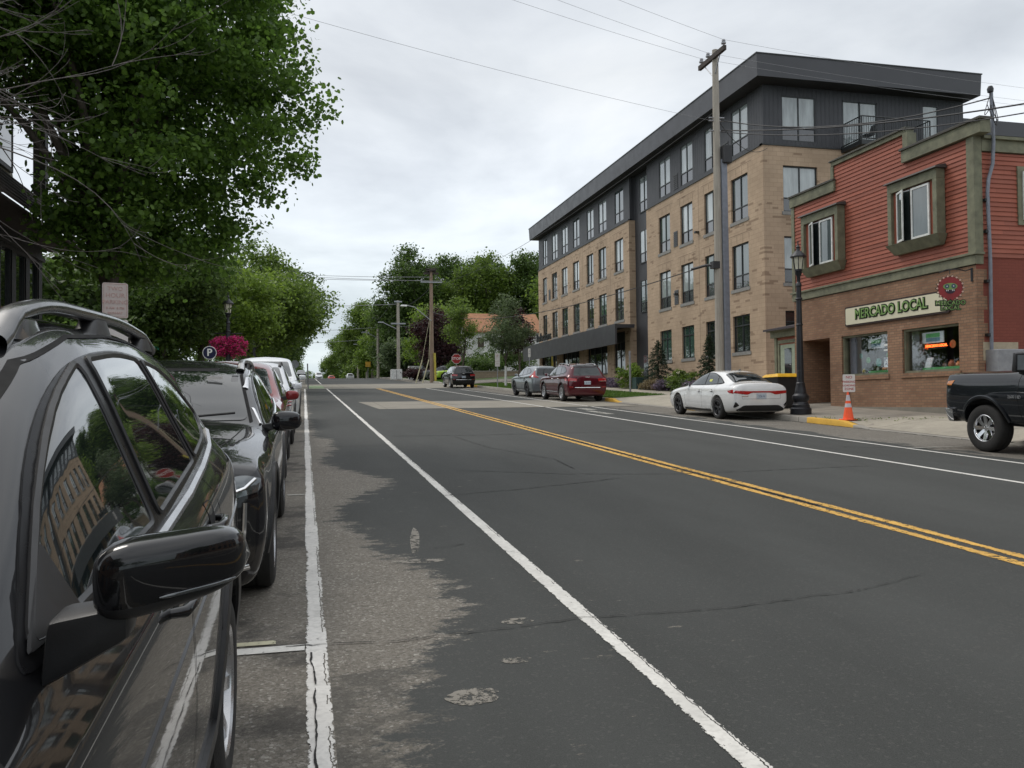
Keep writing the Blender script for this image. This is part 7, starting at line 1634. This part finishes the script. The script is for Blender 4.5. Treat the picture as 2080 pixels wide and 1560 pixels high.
# lower foliage masses behind: separate trees along the left pavement
lab = ['second tree of the left pavement, dark crown behind the linden trunk', 'third tree of the left pavement, brighter green crown', 'tree with rounded crown reaching over the kerb at the left of the sky gap', 'fifth tree of the left pavement', 'sixth tree of the left pavement', 'seventh tree of the left pavement, near the crest', 'eighth tree of the left pavement, at the crest', 'last tree of the left pavement beyond the crest']
row = [(-5.6, 37.5, 2.4, 'dark', (.0, 0, 4.3, 2.6, 3.0, 2.1), (-.5, 0, 3.0, 2.4, 2.6, 1.4)), (-4.6, 42, 2.6, 'bright', (.0, 0, 4.5, 3.0, 3.4, 2.5), (.4, 0, 3.2, 2.6, 2.6, 1.2)), (-3.6, 57, 2.8, 'green', (.6, 0, 4.9, 3.9, 4.6, 2.7), (1.0, 0, 4.2, 3.4, 3.4, 2.0)),
       (-5.0, 72, 2.8, 'green', (1.5, 0, 6.6, 4.6, 5, 3.8), (1.6, 0, 4.4, 4.2, 4, 2.4)), (-5.5, 88, 3, 'dark', (1.5, 0, 7.0, 5, 5, 4.2), (2.2, 0, 4.4, 4.0, 4, 2.5)), (-5.5, 106, 3, 'dark', (1.8, 0, 7, 5, 5, 4.6), (1.8, 0, 4.4, 4.4, 4, 2.6)), (-6, 130, 3, 'green', (1.5, 0, 7.2, 5.4, 6, 5), (1.5, 0, 4, 4.5, 4, 2.6)), (-6, 160, 3, 'green', (1, 0, 7.2, 6, 6, 5), (1, 0, 4, 4.8, 4, 3))]
for i, (x, y, h_, m_, e1, e2) in enumerate(row):
    far = y > 50
    tree('street_tree', lab[i], x, y, gL(x, y), h_, .2, [e1, e2], 330 if far else 380, 66 if far else 80, .95 if far else .7, .30 if y > 80 else (.24 if far else .17), m_, 31+i, group='trees along the left pavement', limbs=6, shell=.45)
for i, (x, y, h_, r_, m_, l_) in enumerate([(-8.5, 37, 5.6, 3.0, 'dark', 'dark tree filling the gap behind the linden trunk'), (-17, 52, 7.6, 3.8, 'bright', 'yellow-green tree behind the dark corner building'), (-23, 60, 10, 5, 'grey', 'pale leafy tree at the far left beside the corner building'), (-11, 62, 9, 5, 'dark', 'tree behind the left pavement row, middle'), (-13, 90, 10, 6, 'green', 'tree behind the left pavement row, far'), (-9.5, 44, 7, 3.6, 'green', 'rounded tree left of the parking sign'), (-14, 38, 4.2, 2.8, 'dark', 'low dark tree left of the two-hour sign')]):
    tree('background_tree', l_, x, y, gL(x, y), h_*.35, .22, [(0, 0, h_*.62, r_, r_, h_*.36), (r_*.4, 0, h_*.42, r_*.8, r_*.8, h_*.25)], 240, 64, .85, .24, m_, 61+i, group='trees behind the left pavement', limbs=5, shell=.4)
# hedge-like understorey on the left
tree('hedge', 'dark clipped shrubs along the left pavement behind the parked cars', -6.6, 34, gL(-6, 34), .4, .06, [(0, dy, 1.0, .9, 3.0, 1.0) for dy in (-8, -3, 2, 7, 12, 17, 22)], 520, 40, .5, .16, 'dark', 77, cat='hedge', limbs=4, shell=.2)
# right side, far: tall cottonwoods and woods, individually
right = [(16.6, 134, 19.5, 4.6, 'dark', 'tall narrow cottonwood, leftmost of the tall trees beyond the pole'), (22.5, 139, 16.5, 4.6, 'green', 'tall tree right behind the brown pole'), (28.8, 133, 18.3, 5.0, 'green', 'tall tree with domed top above the white house roof, left one'), (35.0, 131, 18.5, 5, 'dark', 'tall tree directly beside the apartment block far corner'), (42, 140, 20, 6, 'dark', 'tall tree behind the apartment block'),
         (24.5, 150, 20.5, 5.8, 'dark', 'dark tall tree at the back of the woods'), (32, 152, 21, 6.2, 'dark', 'second dark tall tree at the back of the woods'), (17.5, 116, 9, 3.6, 'bright', 'bright green mid-height tree left of the purple maple'), (21.0, 120, 10.5, 4.2, 'green', 'green tree behind the purple maple'),
         (15.5, 152, 12.5, 4.2, 'green', 'tree with pale top right of the sky gap'), (14.8, 190, 17.3, 5.4, 'green', 'broad tall tree of the right row beyond the crest'), (20.5, 196, 14.5, 5.5, 'dark', 'dark tree behind the right row beyond the crest'), (14.2, 235, 14, 5, 'green', 'tree of the right row, farther beyond the crest'), (13.8, 300, 15, 6, 'green', 'farthest tree of the right row'), (14.6, 128, 5.4, 2.4, 'grey', 'small grey-green tree by the second pole'), (13.9, 168, 7.5, 3.4, 'bright', 'light green roadside tree beyond the crest'), (15, 145, 8, 3, 'dark', 'dark rounded roadside tree before the crest')]
for i, (x, y, h_, r_, m_, l_) in enumerate(right):
    z = zr(y)+.4; k = r_/4.5
    tree('background_tree', l_, x, y, z, h_*.28, .3, [(0, 0, h_*.70, r_*.92, r_*.9, h_*.30), (-.2*r_, 0, h_*.42, r_*.95, r_, h_*.26), (.45*r_, 0, h_*.55, r_*.6, r_*.7, h_*.22)], int(430*k), 60, 1.35, .42, m_, 101+i, group='tall trees beyond the right corner', limbs=6, shell=.4, squash=.75)
tree('purple_maple', 'large dark purple maple behind the leaning wire guards', 16.0, 103, zr(103)+.4, 1.6, .22, [(0, 0, 4.9, 3.1, 3, 3.2), (.3, 0, 2.5, 3.4, 3.2, 1.7)], 300, 64, .9, .26, 'purple', 140, limbs=6)
tree('purple_maple', 'smaller purple-leaved tree against the apartment block far corner', 20.9, 82, 3.9, 1.6, .12, [(0, 0, 4.2, 1.6, 1.6, 2.2)], 130, 56, .6, .2, 'purple', 141, limbs=5)
tree('young_tree', 'young grey-green tree with white trunk guard on the far lawn', 14.35, 60.3, gR(14.3, 60), 2.2, .07, [(0, 0, 4.0, 1.75, 1.7, 1.5), (-.1, 0, 5.3, 1.0, 1.0, 1.3), (.7, 0, 3.2, 1.3, 1.2, .9), (-.9, 0, 3.2, .9, .9, .9)], 190, 46, .55, .15, 'grey', 142, limbs=9, shell=.2)
tag(MB().lathe([(.09, 0), (.09, 1.5)], (14.35, 60.3, gR(14.3, 60)), 'z', 10).build('trunk_guard', MT['white'], None), 'white plastic tube guarding the young tree trunk', 'tree guard')
tree('young_tree', 'slender young tree left of the small red and white signs', 13.0+.5, 73.4-.5, 3.2, 2.2, .07, [(0, 0, 4.4, 1.4, 1.4, 1.7), (-.3, 0, 5.6, .8, .8, 1.1)], 130, 42, .55, .16, 'green', 143, limbs=8, shell=.2)
for i, (x, y, h_, r_, l_) in enumerate([(17.0, 96, 2.0, 1.4, 'round shrub behind the far black SUV'), (19.5, 90, 1.9, 1.8, 'shrub on top of the retaining wall, left one'), (23, 89.5, 2.2, 2, 'shrub on top of the retaining wall, right one'), (21.5, 98, 3.5, 2.4, 'bushy tree in front of the white house wall'), (12.9, 100, 1.1, 1.3, 'reddish low shrub at the pole foot'), (18.3, 93, 2.4, 1.5, 'dense shrub right of the lime green car')]):
    tree('shrub', l_, x, y, gR(x, y)+.1 if y < 97 else 4.3, .3, .05, [(0, 0, h_*.55, r_, r_, h_*.5)], 90, 44, .5, .2, 'dark' if i != 4 else 'purple', 150+i, cat='shrub', limbs=4, shell=.2)
lowr = [(13.5, 210, 5, 3.2, 'green', 'low roadside tree right, just past the crest'), (14, 250, 6, 3.8, 'dark', 'low roadside tree right, well past the crest'), (10.8, 330, 9, 5, 'green', 'roundish tree closing the right side of the sky gap'), (-5.2, 200, 7, 4, 'dark', 'low roadside tree left, just past the crest'), (-6.5, 260, 8, 5, 'green', 'low roadside tree left, well past the crest'), (-6, 340, 9, 6, 'dark', 'tree closing the left side of the sky gap'),
        (22, 225, 8, 6, 'dark', 'wide dark tree behind the right row'), (24, 175, 7, 5, 'dark', 'wide dark tree at the crest behind the right poles'), (28, 300, 10, 8, 'dark', 'broad far tree right'), (-20, 220, 9, 7, 'dark', 'broad far tree left'), (3, 520, 8, 9, 'green', 'hazy far tree at the end of the road'), (18, 540, 9, 10, 'dark', 'hazy far tree right of the road end'), (-14, 530, 9, 10, 'dark', 'hazy far tree left of the road end'), (17, 158, 5, 3.5, 'dark', 'shrubby tree below the slim pole'), (48, 120, 13, 7, 'green', 'large tree seen above the far end of the apartment roof line'), (38.5, 122, 17.0, 5.2, 'green', 'tall tree touching the apartment block far corner')]
for i, (x, y, h_, r_, m_, l_) in enumerate(lowr):
    tree('background_tree', l_, x, y, zr(y)-.1, h_*.2, .2, [(0, 0, h_*.55, r_, r_, h_*.45), (0, 0, h_*.25, r_*1.05, r_, h_*.25)], 200, 44, 1.3, .5, m_, 301+i, group='low trees beyond the crest', limbs=4, shell=.3, squash=.8)
# conifers: tiers of drooping boughs
def spruce(label, X, Y, z, H, r_, seed):
    rg = np.random.default_rng(seed); rn = random.Random(seed); o = thing('spruce', label, 'tree', (X, Y, z)); P = []
    mb = MB(); mb.tube([(X, Y, z-.1), (X, Y, z+H)], [.06, .012], 8)
    n = int(H*26)
    for i in range(n):
        u = (i+.5)/n; h_ = .08*H+u*H*.92; L_ = r_*(1-u)**.85*rn.uniform(.7, 1.15)+.06; a = i*2.4+rn.uniform(-.3, .3); dz = -.12*L_+.25*L_*u
        k = int(L_*330)+14; q = rg.uniform(0, 1, k)**.7; w_ = rg.normal(0, .10, k)*L_*(1.2-q); hz_ = rg.normal(0, .035, k)
        P.append(np.stack([X+np.cos(a)*q*L_-np.sin(a)*w_, Y+np.sin(a)*q*L_+np.cos(a)*w_, z+h_+dz*q-.18*L_*q*q+hz_], 1))
        mb.tube([(X, Y, z+h_), (X+math.cos(a)*L_*.8, Y+math.sin(a)*L_*.8, z+h_+dz*.8-.1*L_)], [.014, .004], 4, cap=False)
    npmesh('crown', leafverts(np.concatenate(P), .075, rg, .1, asp=.3), 4, LEAF['needle'], o); mb.build('trunk', BARK, o, fix=False)
spruce('small spruce beside the teal utility box in front of the brick wall', 18.8, 43.0, gR(18.8, 43)-.05, 2.65, 1.15, 5)
spruce('small spruce half hidden behind the tall wooden pole', 18.9, 37.2, gR(18.9, 37)-.05, 2.75, .8, 6)
def bush(name, label, X, Y, z, rx, ry, rz_, n, per, leaf, mat, seed, flowers=None, cat='bush', **k):
    o = tree(name, label, X, Y, z, rz_*.3, .02, [(0, 0, rz_*.8, rx, ry, rz_)], n, per, .22, leaf, mat, seed, cat=cat, limbs=3, shell=.3, **k)
    if flowers:
        rg = np.random.default_rng(seed+1); C = clumps([(0, 0, rz_*.9, rx*1.02, ry*1.02, rz_*1.05)], flowers[1], rg, .95); C = C[C[:, 2] > rz_*.6]
        npmesh('flower_heads', leafverts(crown_pts(C, 26, .13, rg, .9)+np.array([X, Y, z]), .06, rg, 0), 4, LEAF[flowers[0]], o)['kind'] = 'stuff'
    return o
bush('hydrangea', 'bushy hydrangea with cream flower heads left of the spruce', 18.0, 44.9, gR(18, 44.9), .75, .9, .75, 90, 44, .11, 'bright', 160, ('white', 9)); bush('hydrangea', 'hydrangea with a few cream flowers right of the spruce', 18.4, 39.3, gR(18.4, 39), .7, 1.0, .55, 90, 44, .11, 'green', 161, ('white', 10))
gi = 0
for x, y, m_, l_ in ((18.1, 47.6, 'mauve', 'clump of mauve catmint at the brick wall foot'), (18.2, 49.6, 'mauve', 'second clump of mauve catmint, farther along the wall'), (18.0, 42.2, 'straw', 'tuft of straw-coloured grass left of the spruce foot'), (18.0, 41.0, 'straw', 'tuft of straw-coloured grass below the spruce'), (17.9, 40.2, 'mauve', 'low mauve plant right of the spruce'), (17.95, 38.2, 'dark', 'low dark plant at the right of the planting bed'), (18.0, 36.9, 'mauve', 'last low mauve plant before the driveway')):
    bush('bedding_plant', l_, x, y, gR(x, y), .5, .7, .3, 60, 30, .09, m_, 170+gi, cat='plant', group='low plants in the bed by the brick wall'); gi += 1
# flower baskets
def basket(x, y, z, r_, label, seed):
    o = thing('hanging_basket', label, 'flower basket', (x, y, z), group='pink flower baskets'); rg = np.random.default_rng(seed)
    MB().lathe([(0, -.28), (.1, -.26), (.19, -.14), (.22, 0), (0, .02)], (x, y, z), 'z', 14).build('bowl', MT['iron'], o, smooth=40)
    C = clumps([(0, 0, -.02, r_, r_, r_*.95)], 120, rg, .7); npmesh('leaves', leafverts(crown_pts(C*.88, 12, .1, rg, 1)+np.array([x, y, z]), .07, rg), 4, LEAF['green'], o)
    npmesh('flowers', leafverts(crown_pts(C, 30, .1, rg, 1)+np.array([x, y, z]), .06, rg, .0, asp=.9), 4, LEAF['pink'], o)
for sx_, l_ in ((-.30, 'left pink flower basket on the black lamp post'), (.30, 'right pink flower basket on the black lamp post')): basket(-2.95+sx_, 35.7, 3.85, .40, l_, 5+int(sx_*10))
MB().tube([(-3.5, 35.7, 4.35), (-2.4, 35.7, 4.35)], .02, 5).tube([(-3.25, 35.7, 4.35), (-3.25, 35.7, 3.95)], .01, 4).tube([(-2.65, 35.7, 4.35), (-2.65, 35.7, 3.95)], .01, 4).build('basket_arm', MT['iron'], l2)
# weeds in the pavement cracks
tree('weeds', 'low weeds in the pavement cracks around the cone', 13.9, 19.4, gR(13.9, 19.4), .02, .003, [(dx, dy, .0, .10+.1*abs(math.sin(dy*3)), .5, .03) for dx, dy in ((-.25, .4), (-.2, 1.2), (.5, -.6), (.9, -1.1), (1.6, -1.3), (-.1, -.3), (2.4, .9), (2.45, 3.8))], 60, 12, .10, .04, 'green', 190, cat='weeds', limbs=1)
bpy.data.objects['weeds']['kind'] = 'stuff'
# bare tree whose twigs reach in from the left
bt = thing('bare_tree', 'leafless pale twigs arching in from the upper left in front of the linden', 'tree', (-4.6, 5.6, .3)); rn = random.Random(9); mb = MB()
mb.tube([(-4.6, 5.6, 0), (-4.55, 5.6, 1.4), (-4.5, 5.7, 3.2)], [.12, .10, .08], 10); mb.build('trunk', BARK2, bt, smooth=60); mb = MB()
def twig(p, d, L_, r, depth):
    seg = 9; pts = [p.copy()]; dd = d.normalized()
    cur = Vector((rn.uniform(-1, 1), rn.uniform(-1, 1), rn.uniform(-.6, .5)))*.10
    for i in range(seg):
        dd = (dd+cur*.9+Vector((rn.uniform(-1, 1), rn.uniform(-1, 1), rn.uniform(-1, 1)))*.06+Vector((0, 0, .035 if depth > 1 else -.02))).normalized(); pts.append(pts[-1]+dd*L_/seg)
    mb.tube(pts, [max(.0016, r*(1-.85*i/seg)) for i in range(seg+1)], 5, cap=False)
    if depth < 3:
        for k in range((4, 3, 2)[depth]):
            i = rn.randint(2, seg-1); ax = Vector((rn.uniform(-1, 1), rn.uniform(-1, 1), rn.uniform(-1, 1))); d2 = (pts[i]-pts[i-1]).normalized()+ax*.55
            twig(pts[i], d2, L_*rn.uniform(.35, .6), r*.5, depth+1)
for k in range(7):
    z0 = rn.uniform(3.0, 4.7); a = R(rn.uniform(-4, 26)); el = R(rn.uniform(-14, 16)); twig(Vector((-4.2, 5.9+rn.uniform(-.4, .4), z0)), Vector((math.cos(a)*math.cos(el), math.sin(a)*math.cos(el), math.sin(el))), rn.uniform(1.9, 3.3), .014, 0)
mb.tube([(-4.5, 5.7, 3.1), (-4.4, 5.8, 4.0), (-4.2, 5.9, 4.9)], [.08, .05, .03], 8); mb.build('branches', BARK2, bt, fix=False)
# ------------------------------------------------------------------ overhead lines
def cable(label, a, b, sag, r=.010, mat='wire', n=22, name='power_line', group='overhead lines'):
    a, b = Vector(a), Vector(b); P = [a.lerp(b, i/n)-Vector((0, 0, 4*sag*(i/n)*(1-i/n))) for i in range(n+1)]
    return tag(MB().tube(P, r, 5, cap=False).build(name, MT[mat], None, fix=False), label, 'cable', group)
Zi = 13.6
cable('highest cable from the tall pole leaving over the upper left sky', (13.78, 25.72, Zi), (-9, 17.5, 15.6), .35, .0045, 'wire_l'); cable('middle cable from the tall pole towards the upper left', (13.78, 26.85, Zi), (-9, 18.7, 15.4), .35, .0045, 'wire_l'); cable('lowest crossarm cable from the tall pole towards the upper left', (13.78, 27.35, Zi), (-9, 19.9, 15.1), .35, .0045, 'wire_l')
cable('single neutral cable below the crossarm crossing to the linden', (13.7, 26.5, 11.1), (-9, 19.5, 12.2), .3, .0045, 'wire_l')
for y, l_ in ((25.72, 'thin cable continuing right from the near insulator'), (26.85, 'thin cable continuing right from the middle insulator'), (27.35, 'thin cable continuing right from the far insulator')): cable(l_, (13.78, y, Zi), (42, y+4, 14.6), .3, .0045, 'wire_l')
cable('twisted service cable from the tall pole to the conduit mast', (14.0, 26.4, 11.1), (16.7, 17.55, 8.95), .45, .018); cable('service cable from the tall pole across the shop cornice, upper', (14.0, 26.4, 10.75), (17.9, 12.5, 8.0), .4, .022); cable('service cable from the tall pole across the shop cornice, lower', (14.0, 26.4, 10.7), (17.5, 12.5, 7.8), .55, .016)
cable('slack cable from the tall pole to the apartment corner', (14.0, 26.45, 11.0), (20.0, 33.5, 12.6), .5, .012); cable('cable along the brick wall from the splice case to the far brown pole', (13.3, 27.3, 6.05), (13.3, 90, 11.2), 1.2, .020)
cable('upper cable along the kerb from the tall pole to the far brown pole', (13.8, 26.6, 11.4), (13.3, 90, 13.9), 1.0, .012)
for x in (12.3, 13.3, 14.3): cable('cable crossing the road from the brown pole to the left trees', (x, 89.8, 14.5+(.4 if x == 13.3 else 0)), (-26, 84+x*.3, 15.2+.3*(x-11)), .6, .022, 'wire_l')
for (xa, ya, za), (xb, yb, zb2), l_ in (((13.3, 90, 13.9), (11.9, 110, 14.0), 'cable between the brown and the grey pole, upper'), ((13.3, 90, 11.0), (11.9, 110, 11.5), 'cable between the brown and the grey pole, lower'), ((11.0, 110, 14.4), (11.0, 141, 15.0), 'cable between grey pole and slim pole, left'), ((12.8, 110, 14.4), (12.8, 141, 15.0), 'cable between grey pole and slim pole, right'), ((11, 141, 15.0), (11.1, 168, 15.1), 'cable beyond the slim pole')): cable(l_, (xa, ya, za), (xb, yb, zb2), .6, .022)
cable('cable across the sky gap at the height of the grey pole top', (11.9, 110, 14.3), (-16, 108, 14.4), .6, .03, 'wire_l'); cable('cable across the sky gap, second', (11.9, 141, 14.0), (-16, 140, 13.6), .6, .03, 'wire_l'); cable('cable across the sky gap, third', (12, 168, 14.0), (-14, 166, 13.4), .6, .03, 'wire_l')
# unseen trees and two low buildings added behind the camera for car paint reflections
for i, (x, y, h_, r_, l_) in enumerate([(-4.6, -9, 8, 3.6, 'unseen tree added for car reflections behind the viewpoint, nearest on the left pavement'), (-4.8, -22, 9, 4, 'unseen tree added for car reflections behind the viewpoint, second on the left pavement'), (15.6, -14, 8, 3.6, 'unseen tree added for car reflections behind the viewpoint on the right pavement'), (-5, -38, 9, 4.5, 'unseen tree added for car reflections behind the viewpoint, third on the left pavement'), (4, -75, 13, 9, 'broad unseen tree added for car reflections, closing the street behind the viewpoint'), (17, -60, 12, 8, 'second broad unseen tree added for car reflections, closing the street behind the viewpoint'), (-12, -62, 12, 8, 'third broad unseen tree added for car reflections, closing the street behind the viewpoint')]):
    tree('street_tree', l_, x, y, zr(y)+.1, h_*.35, .2, [(0, 0, h_*.66, r_, r_, h_*.32)], 150, 50, 1.0, .34, 'dark', 401+i, limbs=4, shell=.4)  # trees added out of view as dark reflections for the car paint
for (x0, x1, y0, y1, h_, l_) in ((17, 28, -24, 6, 6.5, 'low brick building added unseen behind the viewpoint on the right for car reflections'), (-16, -6, -46, 0, 7.5, 'low brick building added unseen behind the viewpoint on the left for car reflections')):
    o = thing('added_building', l_, 'building', (x0, y0, -1)); fx = x0 if x0 > 0 else x1; n_ = -1 if x0 > 0 else 1  # buildings out of view, added for the car paint to reflect
    mb = MB().box((x0, y0, -3), (x1, y1, h_)); mb.build('wall', MT['shop_brick'], o); MB().box((x0-.15, y0-.15, h_), (x1+.15, y1+.15, h_+.25)).build('roof', MT['cap'], o)
    k = y0+1.5
    while k < y1-2.5:
        for z0, z1_ in ((1.0, 2.9), (4.2, 5.8)): w_ = MB().box((fx+n_*.01, k, z0), (fx+n_*.07, k+1.8, z1_)).build('window', MT['frame_dark'], o); MB().box((fx+n_*.071, k+.1, z0+.1), (fx+n_*.08, k+1.7, z1_-.1)).build('pane', MT['pane_dark'], w_)
        k += 3.2
# ------------------------------------------------------------------ air
m, t, b = nt('haze'); t.nodes.remove(b); pv = t.nodes.new('ShaderNodeVolumePrincipled'); pv.inputs['Color'].default_value = (.86, .9, .95, 1); pv.inputs['Density'].default_value = .0005
L(t, pv.outputs[0], t.nodes['Material Output'].inputs['Volume'])
# ------------------------------------------------------------------ render
sc.render.engine = 'CYCLES'; sc.cycles.max_bounces = 6; sc.cycles.transparent_max_bounces = 8; sc.cycles.diffuse_bounces = 3; sc.cycles.glossy_bounces = 4
sc.render.resolution_x, sc.render.resolution_y = 1024, 768
